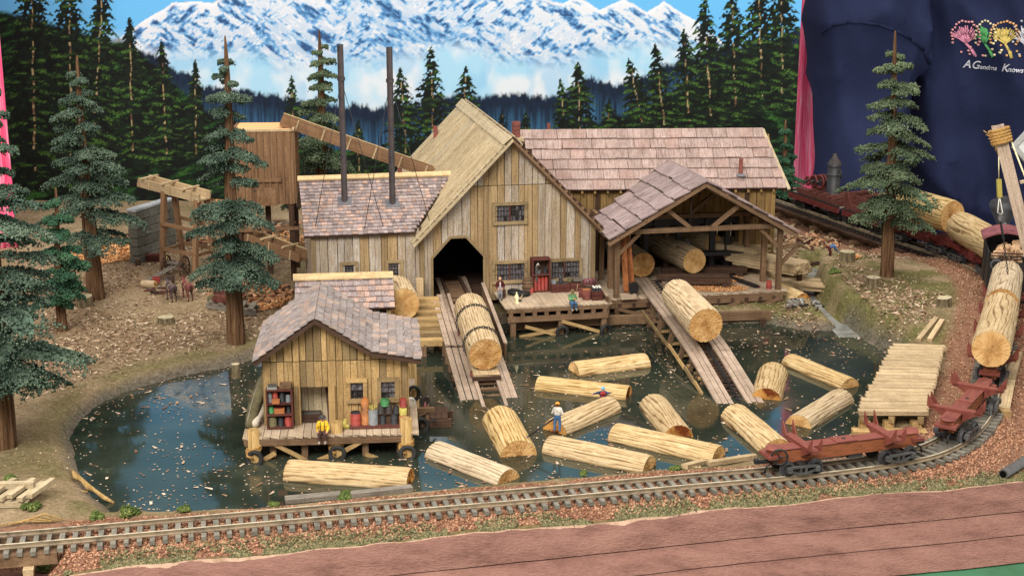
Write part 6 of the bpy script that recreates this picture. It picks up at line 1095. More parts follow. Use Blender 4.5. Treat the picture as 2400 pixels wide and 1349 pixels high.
for t in (.27, .36, .45, .54, .63, .72, .80):
    p0, d0, r0, n0 = chframe(t)
    for e in (-1, 1): q0 = p0+r0*e*.13; q1 = p0+r0*e*.22; board(ch, 'post', 'wood_beam', Vector((q1.x, q1.y, -.12)), q0-Vector((0, 0, .03)), .035, .035, d0)
    for e in (-.4, .4): q0 = p0+r0*e*.13; board(ch, 'post', 'wood_beam', Vector((q0.x, q0.y, -.12)), q0-Vector((0, 0, .03)), .028, .028, d0)
    board(ch, 'cap', 'wood_beam', p0-r0*.17-Vector((0, 0, .045)), p0+r0*.17-Vector((0, 0, .045)), .03, .03); board(ch, 'sill', 'wood_shed', p0-r0*.19+Vector((0, 0, .045-p0.z)), p0+r0*.19+Vector((0, 0, .045-p0.z)), .02, .02)
side = [chframe(t) for t in (.24, .5, .66, .82, .9)]
for a, b in zip(side[:-1], side[1:]):
    e = 1 if (a[0]+a[2]).x < a[0].x else -1
    qa = a[0]+a[2]*e*.23; qb = b[0]+b[2]*e*.23; board(ch, 'brace', 'wood_shed', Vector((qa.x, qa.y, max(.03, a[0].z*.52))), Vector((qb.x, qb.y, max(-.02, b[0].z*.5-.01))), .026, .014, (-1, -.3, .2))
l0 = Vector((1.525, 10.98, .355)); l1 = Vector((1.375, 11.74, .415)); log('big furrowed log sliding down the chute with split end', l0, l1, .145, .132, group='logs near the mill', seed=24, nf=22, fine=1.4)
# ------------------------------------------------------------------ logs afloat
FL = [((676, 1112), (962, 1132), .105, 'floating log nearest the track in front of the shed stilts', 1, 'log_end', 'log_end_stained', .02), ((1022, 1062), (1192, 1128), .10, 'floating log angled toward the track just right of the shed', 2, 'log_end', 'log_end', .012), ((1172, 985), (1216, 1068), .122, 'floating log with dotted end between log slip and the man in white', 3, 'log_end_smooth', 'log_end', .018), ((1288, 1050), (1522, 1100), .10, 'floating log the man in white shirt stands on', 4, 'log_end', 'log_end', .02), ((1300, 1012), (1430, 956), .10, 'floating log behind the man in white shirt', 5, 'log_end_stained', 'log_end', .02), ((1262, 905), (1474, 928), .095, 'long floating log with the fallen man leaning over it', 6, 'log_end', 'log_end_stained', .012), ((1345, 873), (1512, 852), .10, 'floating log farthest back near the deck posts', 7, 'log_end_smooth', 'log_end', .015), ((1532, 950), (1590, 1025), .108, 'floating log with stained end in the middle of the pond', 8, 'log_end', 'log_end_stained', .012), ((1442, 1022), (1684, 1076), .10, 'long floating log beside the planks by the track', 9, 'log_end', 'log_end', .02), ((1722, 978), (1822, 1062), .105, 'floating log from the chute foot to the first log car', 10, 'log_end', 'log_end', .03), ((1812, 872), (1796, 935), .115, 'floating log with half red stained end right of the chute', 11, 'log_end', 'log_end_stained', .0), ((1852, 850), (1992, 908), .09, 'floating log pointing at the slatted platform', 12, 'log_end_smooth', 'log_end', .015), ((1972, 935), (1872, 998), .10, 'floating log by the corner of the slatted platform', 13, 'log_end', 'log_end_smooth', .01)]
for (a, b, r, lab, sd, e0, e1, z_) in FL:
    p0 = G(*a, 0); p1 = G(*b, 0); log(lab, Vector((p0.x, p0.y, z_-.036)), Vector((p1.x, p1.y, z_-.032)), r*1.1, r*1.06, seed=sd+30, e0=e0, e1=e1)
def carlog(label, sa, sb, r, h, seed, **k):
    a, da, ra_ = track(sa); b, db, rb_ = track(sb); log(label, a+Vector((0, 0, h)), b+Vector((0, 0, h)), r, r*.96, group='logs on the train', seed=seed, **k)
carlog('big log with smooth orange end on the car nearest the curve', 8.0, 9.12, .138, .315, 51, e0='log_end_smooth', fine=.5); carlog('big log behind the first one reaching the tender', 9.16, 10.08, .132, .335, 52, fine=.5)
carlog('log on the car just beyond the locomotive stack', 11.0, 11.86, .15, .315, 53, fine=.7); carlog('log on the car half hidden behind the tall pine', 11.99, 12.8, .16, .375, 54, fine=.7, e0='log_end_smooth')
# ------------------------------------------------------------------ conifers
TET = np.array([(1, 1, 1), (1, -1, -1), (-1, 1, -1), (-1, -1, 1)], float)*.8; TEF = np.array([(0, 1, 2), (0, 3, 1), (0, 2, 3), (1, 3, 2)])
def needles(P, r):
    n = len(P); q = rng.normal(0, 1, (n, 3, 3)); q, _ = np.linalg.qr(q); v = np.einsum('kj,nij->nki', TET, q)*r[:, None, None]*rng.uniform(.7, 1.4, (n, 4, 1))+P[:, None]; return v.reshape(-1, 3), (TEF[None]+4*np.arange(n)[:, None, None]).reshape(-1, 3)
def conifer(label, base, top, r0, zc, Rm, mat, nw, per, seed, trunk=True, sparse_top=.25, group='pine trees on the layout', gr=1., ng=150):
    base = Vector(base); top = Vector(top); ax = top-base; Ht = ax.length; o = thing('pine_tree', label, 'tree', base, group); rr = np.random.default_rng(seed); nl, na = 30, 26; v = []; f = []
    for i in range(nl):
        t = i/(nl-1); c = base+ax*t+Vector((.012*math.sin(t*5+seed), .012*math.cos(t*4+seed), 0))*t; r = r0*(1-t)**.72*(1+.10*math.exp(-t*40))+.006
        for k in range(na): a_ = 2*math.pi*k/na; g_ = 1+.07*math.sin(k*5.1+2*math.sin(t*9+k))+.05*(mnoise.noise(Vector((k*.9, t*14, seed)))); v.append(c+Vector((math.cos(a_), math.sin(a_), 0))*r*g_)
    for i in range(nl-1):
        for k in range(na): f.append((i*na+k, i*na+(k+1) % na, (i+1)*na+(k+1) % na, (i+1)*na+k))
    f.append(tuple(range((nl-1)*na, nl*na))); mesh(o, 'trunk', 'trunk', v, f, smooth=True)
    PP = []; RR = []; tw = []; SV = []; SF = []; so = 0
    for w in range(nw):
        t = zc+(1-zc)*((w+.3)/nw)**.94*.945; rad = Rm*(1-(t-zc)/(1-zc))**.72*rr.uniform(.85, 1.12)+.02; rad *= (.8 if w == 0 else 1)
        n = per if rad > .12 else max(3, per-2); a0 = rr.uniform(0, 6.28); c0 = np.array(base+ax*t)
        for k in range(n):
            if rr.random() < .1: continue
            c = c0+np.array([0, 0, rr.uniform(-.3, .3)*Ht*(1-zc)/nw]); a_ = a0+2*math.pi*(k+rr.uniform(-.28, .28))/n; L = rad*rr.uniform(.62, 1.2); d = np.array([math.cos(a_), math.sin(a_), 0]); s = np.array([-math.sin(a_), math.cos(a_), 0]); m = int(ng*1.9*(.2+1.15*L/Rm)*(.9+.2*rr.random())); dr = rr.uniform(.25, .55)*(.4+.6*L/Rm); up = rr.uniform(.02, .2); ph_ = rr.uniform(0, 6.28); wf = rr.uniform(.32, .44)
            def surf(tt, lat): z = L*(up*tt-dr*tt**2.1)-abs(lat)**1.35*.55/(L**.35)+0*tt; P = c+d*(tt*L+abs(lat)*.45)[..., None]+s*lat[..., None]; P[..., 2] += z; return P
            nt = max(5, int(7+9*L/Rm)); tj = np.linspace(.12, .97, nt); ti = rr.integers(0, nt, m); sgn = np.where(rr.random(m) < .5, -1, 1); ln_ = wf*1.25*L*np.sin(np.pi*np.clip(tj*.80+.14, 0, 1))**.7; ln_ = ln_*rr.uniform(.7, 1.2, nt); f_ = rr.random(m)**.8; ax_ = rr.random(m) < .14
            tt = np.where(ax_, rr.random(m), tj[ti]+rr.normal(0, .012, m)); lat = np.where(ax_, rr.normal(0, .006, m), sgn*f_*ln_[ti]); P = surf(tt, lat); P[:, 2] += rr.normal(.002, .007, m)-.018*rr.random(m)*(rr.random(m) < .4); PP.append(P); RR.append(rr.uniform(.0065, .0135, m)*gr*(1-.35*f_))
            half = lambda tt: wf*.55*L*np.sin(np.pi*np.clip(tt*.84+.10, 0, 1))**.75
            T2, Q2 = np.meshgrid(np.linspace(.04, .97, 8), np.linspace(-.9, .9, 6), indexing='ij'); SV.append(surf(T2*.92, Q2*half(T2)).reshape(-1, 3)-np.array([0, 0, .008])); ii = np.arange(48).reshape(8, 6); qd = np.stack([ii[:-1, :-1], ii[:-1, 1:], ii[1:, 1:], ii[1:, :-1]], -1).reshape(-1, 4); SF.append(np.concatenate([qd[:, [0, 1, 2]], qd[:, [0, 2, 3]]])+so); so += 48
            tw.append(tube_data([Vector(c), Vector(c+d*L*.5+np.array([0, 0, L*(up*.5-dr*.22)-.012])), Vector(c+d*L*.92+np.array([0, 0, L*(up-dr*.85)-.012]))], [.007, .005, .002], 4))
    P = np.concatenate(PP); R = np.concatenate(RR); v, f = needles(P, R); f = np.concatenate([f, np.concatenate(SF)+len(v)]); v = np.concatenate([v]+SV); cr = mesh(o, 'crown', mat, v, f)
    a, b = merge(tw); mesh(o, 'branch', 'trunk', a, b, kind='stuff'); return o
def tree_at(label, bpx, tpx, rpx, zc, Rpx, mat, nw, per, seed, **k):
    b = GH(*bpx); t = V(*tpx, b.y); t = Vector((b.x+(t.x-b.x), b.y, t.z)); s = b.y*1.02/FPX
    return conifer(label, b-Vector((0, 0, .04)), t, rpx*s, zc, Rpx*s, mat, nw, per, seed, **k)
tree_at('huge blue green pine at the far left edge of the layout', (12, 1048), (-42, 130), 25, .17, 185, 'needle_bluegreen', 12, 6, 1, ng=230)
tree_at('tall blue green pine left of the grey block wall', (225, 700), (177, 130), 19, .27, 122, 'needle_bluegreen', 10, 6, 2, ng=190)
tree_at('small dark green pine between the two left pines', (146, 775), (126, 440), 11, .22, 78, 'needle_dark', 7, 6, 3, ng=150)
tree_at('tall pine with bare trunk foot between horses and pond shed', (553, 802), (526, 84), 20, .22, 110, 'needle_bluegreen', 13, 5, 4, ng=190)
b = Vector((-1.93, 14.35, .15)); conifer('pine behind the boiler house stacks', b, V(750, 70, 14.35), .07, .2, .36, 'needle_grey', 13, 5, 5, ng=160)
tree_at('lone grey green pine on the mound before the train', (2078, 648), (2101, 72), 15, .25, 114, 'needle_grey', 11, 6, 6, ng=190)
tree_at('small dark green pine at the right end of the mill wing', (1838, 505), (1843, 280), 9, .12, 48, 'needle_dark', 7, 6, 7, ng=130)
# ------------------------------------------------------------------ stumps
def stump(label, px, py, rpx, hpx, seed, tilt=(0, 0), in_water=False):
    b = G(px, py, 0) if in_water else GH(px, py); s = b.y/FPX*1.03; r = rpx*s; h = hpx*s; rr = random.Random(seed); na = 22; v = []; f = []; tl = Vector((tilt[0], tilt[1], 1))
    for i, (q_, k) in enumerate(((0, 1.25), (.15, 1.08), (.5, 1.0), (1, .97))):
        for j in range(na): a_ = 2*math.pi*j/na; R = r*k*(1+.10*math.sin(j*2.3+seed)*(1.3-q_)+rr.uniform(-.04, .04)); v.append(b+Vector((math.cos(a_)*R, math.sin(a_)*R, h*q_-.03*(1-q_)+(tl.x*math.cos(a_)+tl.y*math.sin(a_))*R*q_)))
    for i in range(3):
        for j in range(na): f.append((i*na+j, i*na+(j+1) % na, (i+1)*na+(j+1) % na, (i+1)*na+j))
    o = thing('tree_stump', label, 'stump', b, 'tree stumps'); mesh(o, 'bark', 'stump_side', v, f, smooth=True); tp_ = v[3*na:]; c = sum((Vector(p) for p in tp_), Vector())/na; mesh(o, 'cut_top', 'stump_top', [c+Vector((0, 0, .003))]+tp_, [(0, 1+j, 1+(j+1) % na) for j in range(na)]); return o
for i, a in enumerate([('low mossy stump in the middle of the leaf litter', 390, 757, 19, 16, 1, (0, 0)), ('stump at the foot of the tall left pine', 200, 718, 18, 26, 2, (0, .1)), ('broad tilted stump under the huge left pine boughs', 148, 838, 24, 14, 3, (.2, .2)), ('pale tilted stump with moss beside the huge left trunk', 82, 908, 24, 16, 4, (.2, .3)), ('stump being sawn by the bending man', 1985, 612, 18, 24, 5, (0, 0)), ('pale stump below the lone pine', 2046, 672, 17, 24, 6, (0, 0)), ('short split stump nearest the track on the mound', 2212, 716, 17, 20, 7, (.15, 0))]): stump(*a)
stump('old piling stump standing in the water behind the pond shed', 553, 884, 10, 34, 9, in_water=True)
# ------------------------------------------------------------------ sawdust bin, conveyors, block wall
SB = Fr(-2.58, 13.27, 4); bz0, bz1 = .87, 1.56
sb = thing('sawdust_bin', 'tall brown board sawdust bin on posts left of the boiler house', 'bin', SB(.28, .25, .15))
for v_, nm in ((0, 'front_panel'), (.5, 'rear_panel')): board(sb, nm, 'wood_bin', SB(.275, v_, bz0), SB(.275, v_, bz1), .55, .02, SB.v)
for u_ in (0, .55): board(sb, 'side_panel', 'wood_bin', SB(u_, .25, bz0), SB(u_, .25, bz1), .5, .02, SB.u)
for k in range(9): u_ = .03+k*.0613; board(sb, 'batten', 'wood_bin', SB(u_, -.016, bz0), SB(u_, -.016, bz1-.01), .022, .014, SB.v)
for k in range(6): v_ = .03+k*.088; board(sb, 'batten', 'wood_bin', SB(.566, v_, bz0), SB(.566, v_, bz1), .022, .012, SB.u)
board(sb, 'sawdust_fill', 'sawdust', SB(.275, .02, bz1-.02), SB(.275, .48, bz1-.01), .52, .03); board(sb, 'top_rail', 'wood_pale', SB(.0, -.01, bz1), SB(.55, -.01, bz1), .02, .02); board(sb, 'top_rail', 'wood_pale', SB(.56, 0, bz1), SB(.56, .5, bz1), .02, .02)
board(sb, 'hatch_rail', 'wood_bin', SB(.16, -.028, 1.10), SB(.44, -.028, 1.10), .035, .016, SB.v)
ht = board(sb, 'hatch', 'wood_bin', SB(.3, -.026, .86), SB(.3, -.026, 1.03), .18, .012, SB.v)
for u_, v_ in ((.03, .02), (.52, .02), (.03, .48), (.52, .48), (.28, .25)): board(sb, 'post', 'wood_dark', SB(u_, v_, .05), SB(u_, v_, bz0), .05, .05, SB.v)
for z_ in (.42, .62): board(sb, 'cross_rail', 'wood_bin', SB(-.1, -.01, z_), SB(.58, -.01, z_+.02), .03, .018, SB.v)
board(sb, 'cross_rail', 'wood_bin', SB(.0, .02, .3), SB(.55, .02, .7), .03, .018, SB.v)
def trough(label, p0, p1, w, h, straps, mat='wood_bin', name='conveyor', bars=False):
    p0 = Vector(p0); p1 = Vector(p1); d = (p1-p0).normalized(); r = Vector((d.y, -d.x, 0)).normalized(); n = r.cross(d); n = n if n.z > 0 else -n; o = thing(name, label, 'conveyor', (p0+p1)/2)
    for e in (-1, 1): board(o, 'side_plank', mat, p0+r*e*w/2+n*h/2, p1+r*e*w/2+n*h/2, h, .016, r); 
    for e in (-1, 1): board(o, 'side_plank', mat, p0+r*e*(w/2+.001)+n*h*.02, p1+r*e*(w/2+.001)+n*h*.02, h*.5, .014, r)
    board(o, 'floor_plank', mat, p0, p1, w, .014, n); board(o, 'rim', 'wood_ridge', p0-r*w/2+n*h*1.02, p1-r*w/2+n*h*1.02, .02, .008, n)
    for k in range(straps): q_ = p0+(p1-p0)*((k+.6)/straps); board(o, 'strap', 'wood_pale', q_+r*(w/2+.012)-n*h*.25, q_+r*(w/2+.012)+n*h*1.05, .016, .01, r); board(o, 'strap', 'wood_pale', q_-r*(w/2+.012)-n*h*.25, q_-r*(w/2+.012)+n*h*1.05, .016, .01, r)
    if bars:
        for k in range(straps): q_ = p0+(p1-p0)*((k+.3)/straps)+n*h*1.15; board(o, 'cross_bar', 'wood_pale', q_-r*w*.75, q_+r*w*.75, .025, .016, n)
    return o, d, r, n
trough('long brown chute sloping from the hall roof up to the sawdust bin', (-2.16, 13.5, 1.60), (-.74, 13.62, 1.07), .12, .085, 6)
o, d, r, n = trough('short open conveyor on tall legs beside the block wall', V(336, 430, 13.95), V(480, 468, 13.6), .16, .07, 3, 'wood_pale', bars=True)
p0 = V(336, 430, 13.95); p1 = V(480, 468, 13.6)
for t in (.42, .95):
    q_ = p0+(p1-p0)*t
    for e in (-1, 1): f_ = q_+r*e*.16; zg_ = gz(f_.x, f_.y); board(o, 'leg', 'wood_bin', Vector((f_.x, f_.y, zg_-.03)), q_+r*e*.07, .045, .045, d)
    for hh in (.28, .55): zz = .12+(q_.z-.12)*hh; board(o, 'leg_brace', 'wood_bin', Vector((q_.x, q_.y, zz))-r*(.18-.1*hh), Vector((q_.x, q_.y, zz))+r*(.18-.1*hh), .03, .02, d)
for hh in (.3, .62):
    for e in (-1, 1): a = p0+(p1-p0)*.42; b = p0+(p1-p0)*.95; board(o, 'leg_brace', 'wood_bin', Vector((a.x, a.y, .12+(a.z-.12)*hh))+r*e*.15, Vector((b.x, b.y, .12+(b.z-.12)*hh))+r*e*.15, .035, .02, r)
trough('lower dark conveyor passing under the bin toward the boiler house', (-3.0, 13.75, .62), (-1.9, 12.95, .42), .14, .07, 5, 'wood_bin', bars=True)
crate('large dark crate beside the boiler house wall', B(-1.83, .05, .16), B.u, B.v, .14, .2, .26, 'wood_dark', rows=3)
BW = Fr(-3.72, 13.9, 68); bw = thing('block_wall', 'freestanding stained grey concrete block wall behind the horses', 'wall', BW(.3, 0, .1))
for j in range(7):
    z_ = .10+j*.088; u_ = -.0 if j % 2 == 0 else -.0
    edges = [0, .22, .44, .66] if j % 2 == 0 else [0, .11, .33, .55, .66]
    for a, b in zip(edges[:-1], edges[1:]): board(bw, 'block', 'concrete', BW(a+.003, random.uniform(-.004, .004), z_), BW(b-.003, 0, z_), .10, .083)
board(bw, 'coping', 'concrete_top', BW(-.005, 0, .10+6.5*.088+.012), BW(.665, 0, .10+6.5*.088+.012), .11, .022)
o = thing('litter_bin', 'small round wooden tub at the foot of the block wall', 'tub', GH(325, 622)); barrel('small wooden tub at the foot of the block wall', GH(324, 622), .028, .07); bpy.data.objects.remove(o)
# ------------------------------------------------------------------ horses, log wheels, odds and ends in the yard
def horse(label, px, py, ang, mat):
    c = GH(px, py); S_ = .1; ca, sa = math.cos(ang), math.sin(ang)
    def T(x, y, z): return (c.x+S_*(x*ca-y*sa), c.y+S_*(x*sa+y*ca), c.z+S_*z)
    pr = [(T(-.6, 0, 1.28), T(.1, 0, 1.22), .33*S_, .30*S_, 0), (T(.1, 0, 1.22), T(.62, 0, 1.3), .30*S_, .29*S_, 0), (T(-.62, 0, 1.3), T(-.66, 0, 1.22), .33*S_, .32*S_, 0), (T(.68, 0, 1.42), T(1.02, 0, 1.92), .22*S_, .14*S_, 0), (T(1.02, 0, 1.95), T(1.36, 0, 1.68), .13*S_, .085*S_, 0), (T(1.0, .06, 2.0), T(.99, .08, 2.14), .04*S_, .02*S_, 0), (T(1.0, -.06, 2.0), T(.99, -.08, 2.14), .04*S_, .02*S_, 0), (T(.7, 0, 1.66), T(1.0, 0, 2.06), .06*S_, .06*S_, 1), (T(-.92, 0, 1.4), T(-1.05, 0, .7), .075*S_, .06*S_, 1)]
    for e in (-1, 1):
        pr += [(T(.6, e*.17, 1.15), T(.6, e*.17, .62), .15*S_, .085*S_, 0), (T(.6, e*.17, .62), T(.58, e*.17, .12), .08*S_, .06*S_, 0), (T(.58, e*.17, .12), T(.62, e*.17, .05), .075*S_, .08*S_, 1)]
        pr += [(T(-.62, e*.18, 1.2), T(-.52, e*.18, .82), .22*S_, .12*S_, 0), (T(-.52, e*.18, .82), T(-.78, e*.18, .58), .11*S_, .08*S_, 0), (T(-.78, e*.18, .58), T(-.72, e*.18, .12), .075*S_, .06*S_, 0), (T(-.72, e*.18, .12), T(-.68, e*.18, .05), .075*S_, .08*S_, 1)]
    vv, ff, tg = surfnet(pr, .0075, .5); o = mesh(None, 'horse', [mat, 'hair'], vv, ff, smooth=True, mi=tg, label=label, cat='horse')
    tube(o, 'harness_strap', 'harness', [T(-.1, .33*math.cos(a), 1.22+.33*math.sin(a)) for a in np.linspace(0, 6.28, 14)], .0035); tube(o, 'collar', 'harness', [T(.66+.08*math.sin(a), .28*math.cos(a), 1.38+.3*math.sin(a)) for a in np.linspace(0, 6.28, 14)], .005); tube(o, 'trace', 'harness', [T(.6, .3, 1.25), T(-.3, .34, 1.15), T(-.9, .2, 1.0)], .003)
horse('dark grey horse standing beside the bay one in the yard', 402, 704, math.radians(122), 'horse_grey'); horse('reddish bay horse nearer the scrap wood pile', 440, 702, math.radians(122), 'horse_bay')
lw = thing('log_arch_cart', 'pair of high spoked log wheels with a long tongue behind the horses', 'cart', GH(415, 650)); c1 = GH(391, 640)+Vector((0, 0, .088)); c2 = GH(433, 648)+Vector((0, 0, .098)); ax = (c2-c1).normalized(); pf = Vector((-ax.y, ax.x, 0)).normalized()
for c, R in ((c1, .088), (c2, .1)):
    an = (ax+pf*.25).normalized(); wh = torus(lw, 'wheel', 'wood_dark', c, an, R, .009, 26, 6); x, y, _ = frame_of(an); lathe(wh, 'hub', 'wood_dark', c-an*.02, [(.016, 0), (.018, .02), (.016, .04)], an, 10)
    for k in range(12): a_ = 2*math.pi*k/12; tube(wh, 'spoke', 'wood_dark', [c, c+(x*math.cos(a_)+y*math.sin(a_))*R], .004, 5)
tube(lw, 'axle', 'wood_dark', [c1, c2], .014, 8); t0 = (c1+c2)/2; t1 = GH(338, 668)+Vector((0, 0, .03))
for e in (-.025, .025): board(lw, 'tongue', 'wood_old', t0+ax*e, t1+ax*e*.4, .018, .016); 
board(lw, 'bolster', 'wood_old', t0-ax*.09+Vector((0, 0, .022)), t0+ax*.09+Vector((0, 0, .022)), .04, .02)
for k in range(3): q_ = t0+(t1-t0)*(.25+.2*k); board(lw, 'cross_slat', 'wood_old', q_-ax*.05, q_+ax*.05, .02, .012)
barrel('dark barrel standing between the horses and log wheels', GH(401, 662), .034, .075, 'wood_dark')
crate('small red box on a log in the yard', GH(367, 668)+Vector((0, 0, .03)), (1, .2, 0), (-.2, 1, 0), .06, .05, .05, 'can_red', 'red_box', 'box', rows=2)
c = GH(348, 672); log('short dark log lying left of the red box', c+Vector((-.06, 0, .03)), c+Vector((.07, -.02, .03)), .035, group='yard pieces', seed=61)
o = thing('tool_pile', 'little pile of reddish rails and tools left of the horses', 'tool pile', GH(375, 690)); rr = random.Random(9)
for k in range(9): c = GH(rr.uniform(352, 398), rr.uniform(682, 694)); e = Vector((rr.uniform(.5, 1), rr.uniform(-.3, .3), 0)).normalized()*rr.uniform(.04, .09); board(o, 'bar', rr.choice(['wood_red', 'car_red', 'iron_black']), c-e+Vector((0, 0, .012+.004*k)), c+e+Vector((0, 0, .014+.004*k)), .014, .012)
o = thing('brick_stack', 'low stack of reddish boards by the block wall', 'board stack', GH(372, 610))
for k in range(4): c = GH(365, 612)+Vector((0, 0, .012+.02*k)); board(o, 'plank', 'wood_red', c-Vector((.09, .01*k, 0)), c+Vector((.08, 0, 0)), .06, .016)
can('lantern', 'small yellow topped can beside the log wheels', 'can_yellow', GH(387, 605), .024, .05, 'can', True)
def heap(label, px, py, rx, ry, h, n, L, mats, name, cat, seed):
    c = GH(px, py); o = thing(name, label, cat, c); rr = random.Random(seed)
    for k in range(n):
        a_ = rr.uniform(0, 6.28); q_ = math.sqrt(rr.random()); p = c+Vector((math.cos(a_)*q_*rx, math.sin(a_)*q_*ry, 0)); p.z = gz(p.x, p.y)+h*(1-q_**1.5)*rr.uniform(.3, 1)+.012; e = Vector((rr.uniform(-1, 1), rr.uniform(-1, 1), rr.uniform(-.45, .45))).normalized()*L*rr.uniform(.5, 1.1)/2
        board(o, 'wood_piece', rr.choice(mats), p-e, p+e, rr.uniform(.016, .032), rr.uniform(.012, .026), (rr.uniform(-1, 1), rr.uniform(-1, 1), 1))
    return o
heap('heap of splintered orange scrap wood behind the bare pine trunk', 590, 690, .36, .34, .14, 170, .12, ['splinter', 'splinter', 'splinter', 'wood_beam', 'wood_dark'], 'scrap_heap', 'wood heap', 4); heap('small heap of red brown slabs under the conveyor legs', 462, 568, .2, .18, .08, 40, .12, ['wood_red', 'splinter', 'wood_red'], 'scrap_heap', 'wood heap', 5); heap('reddish scraps beyond the tall left pine', 290, 562, .16, .2, .05, 30, .12, ['wood_red', 'wood_dark', 'splinter'], 'scrap_heap', 'wood heap', 6); heap('scraps of lumber under the bin conveyor', 655, 540, .25, .25, .1, 50, .14, ['splinter', 'wood_old', 'wood_beam'], 'scrap_heap', 'wood heap', 8); heap('litter of slabs beneath the trestle bridge', 1905, 570, .3, .3, .04, 90, .11, ['splinter', 'wood_pale', 'wood_beam', 'wood_red'], 'scrap_heap', 'wood heap', 7)
o = thing('lumber_sled', 'low timber sled loaded with reddish blocks beside the bare trunk', 'sled', GH(545, 735)); a = GH(486, 722); b = GH(600, 742)
for e in (0, .16): board(o, 'runner', 'wood_old', a+Vector((0, e, .03)), b+Vector((0, e, .03)), .03, .06)
for k in range(5): q_ = a+(b-a)*(k+.5)/5+Vector((0, 0, .066)); board(o, 'deck_slat', 'wood_old', q_-Vector((0, .03, 0)), q_+Vector((0, .2, 0)), .05, .014)
for k in range(7): q_ = a+(b-a)*(.22+.1*(k % 5))+Vector((0, .05+.07*(k//4), .1+.045*(k//4))); cyl(o, 'wood_block', 'wood_red', q_-Vector((.02, .05, 0)), q_+Vector((.02, .05, .0)), .034, n=10)
vv, ff, tg = surfnet([(tuple(a+Vector((.02, .05, .07))), tuple(a+Vector((.09, .08, .11))), .03, .028, 0)], .007); mesh(None, 'green_sack', 'canvas', vv, ff, smooth=True, label='olive sack lying on the left end of the lumber sled', cat='sack')
# ------------------------------------------------------------------ slatted platform, planks and bits by the track
pA, pB, pC, pD = G(2008, 968, .205), G(2172, 970, .205), G(2092, 808, .205), G(2214, 812, .205)
o = thing('slatted_platform', 'long pale slatted loading platform beside the curve', 'platform', (pA+pB+pC+pD)/4-Vector((0, 0, .15))); N = 22
for k in range(N): t = (k+.5)/N; a = pA.lerp(pC, t); b = pB.lerp(pD, t); j = random.uniform(-.012, .012); dl_ = (pC-pA).length/N; board(o, 'slat', 'wood_pale', a+Vector((j, 0, random.uniform(-.003, .003))), b+Vector((j*.5, 0, random.uniform(-.003, .003))), dl_*.84, .03)
for t in (.08, .5, .92): a = pA.lerp(pB, t); b = pC.lerp(pD, t); board(o, 'bearer', 'wood_shed', a-Vector((0, 0, .045)), b-Vector((0, 0, .045)), .04, .05)
for t in (.1, .45, .85):
    for s_ in (0.03, .35, .68, .97): a = pA.lerp(pB, t).lerp(pC.lerp(pD, t), s_); board(o, 'footing', 'wood_shed', Vector((a.x, a.y, -.05)), Vector((a.x, a.y, .14)), .07, .06)
board(o, 'sleeper', 'wood_shed', pA+Vector((-.03, -.03, -.13)), pB+Vector((0, -.03, -.13)), .09, .05)
for k, (a, b) in enumerate((((2152, 806), (2195, 752)), ((2178, 806), (2208, 758)))): o = thing('timber_rail', ['left one of two pale skid rails behind the slatted platform', 'right one of two pale skid rails behind the slatted platform'][k], 'rail', GH(*a)); p0 = GH(*a)+Vector((0, 0, .03)); p1 = GH(*b)+Vector((0, 0, .025)); board(o, 'rail_bar', 'wood_pale', p0, p1, .04, .035)
o = thing('trackside_boards', 'narrow pale boards laid end to end right of the curve', 'boards', GH(2365, 900)); 
for a, b in (((2352, 972), (2366, 905)), ((2366, 902), (2384, 838))): board(o, 'plank', 'wood_pale', GH(*a)+Vector((0, 0, .04)), GH(*b)+Vector((0, 0, .04)), .075, .03)
board(o, 'block', 'wood_shed', GH(2354, 975)+Vector((0, 0, .0)), GH(2354, 975)+Vector((0, 0, .05)), .07, .07)
for lab, a, b, w, t in (('flat grey plank at the water edge left of its twin', (668, 1178), (798, 1166), .07, .03), ('flat grey plank at the water edge under the front floating log', (822, 1166), (965, 1150), .06, .03), ('pale plank by the track overlapping the longer one', (1604, 1100), (1690, 1077), .045, .03), ('longer pale plank by the track near the log car', (1660, 1092), (1770, 1075), .04, .03)):
    o = thing('plank', lab, 'plank', GH(*a)); board(o, 'plank_board', 'wood_old' if 'grey' in lab else 'wood_pale', GH(*a)+Vector((0, 0, .02)), GH(*b)+Vector((0, 0, .02)), w, t)
a = GH(2350, 1121); b = GH(2412, 1082); o = lathe(None, 'steel_pipe', 'iron_grey', a+Vector((0, 0, .03)), [(.03, 0), (.03, (b-a).length)], (b-a), 16, label='grey pipe lying on the turf at the right edge', cat='pipe')
lathe(o, 'pipe_bore', 'dark_hole', a+Vector((0, 0, .03))-(b-a).normalized()*.001, [(.022, 0), (.022, .003)], (b-a), 14)
pl = thing('pallet', 'stack of pale timber lying crosswise at the left edge', 'pallet', GH(35, 1175)); b0 = GH(35, 1178)
for k in range(6): c = b0+Vector((-.14+.058*k, .01, .06+.02*(k % 2))); board(pl, 'slat', 'wood_cream', c+Vector((-.03, -.10, 0)), c+Vector((.03, .16, 0)), .036, .026)
for y_, z_ in ((-.07, .02), (.05, .09), (.13, .03)): board(pl, 'bearer', 'wood_cream', b0+Vector((-.25, y_, z_)), b0+Vector((.10, y_+.02, z_)), .045, .035)
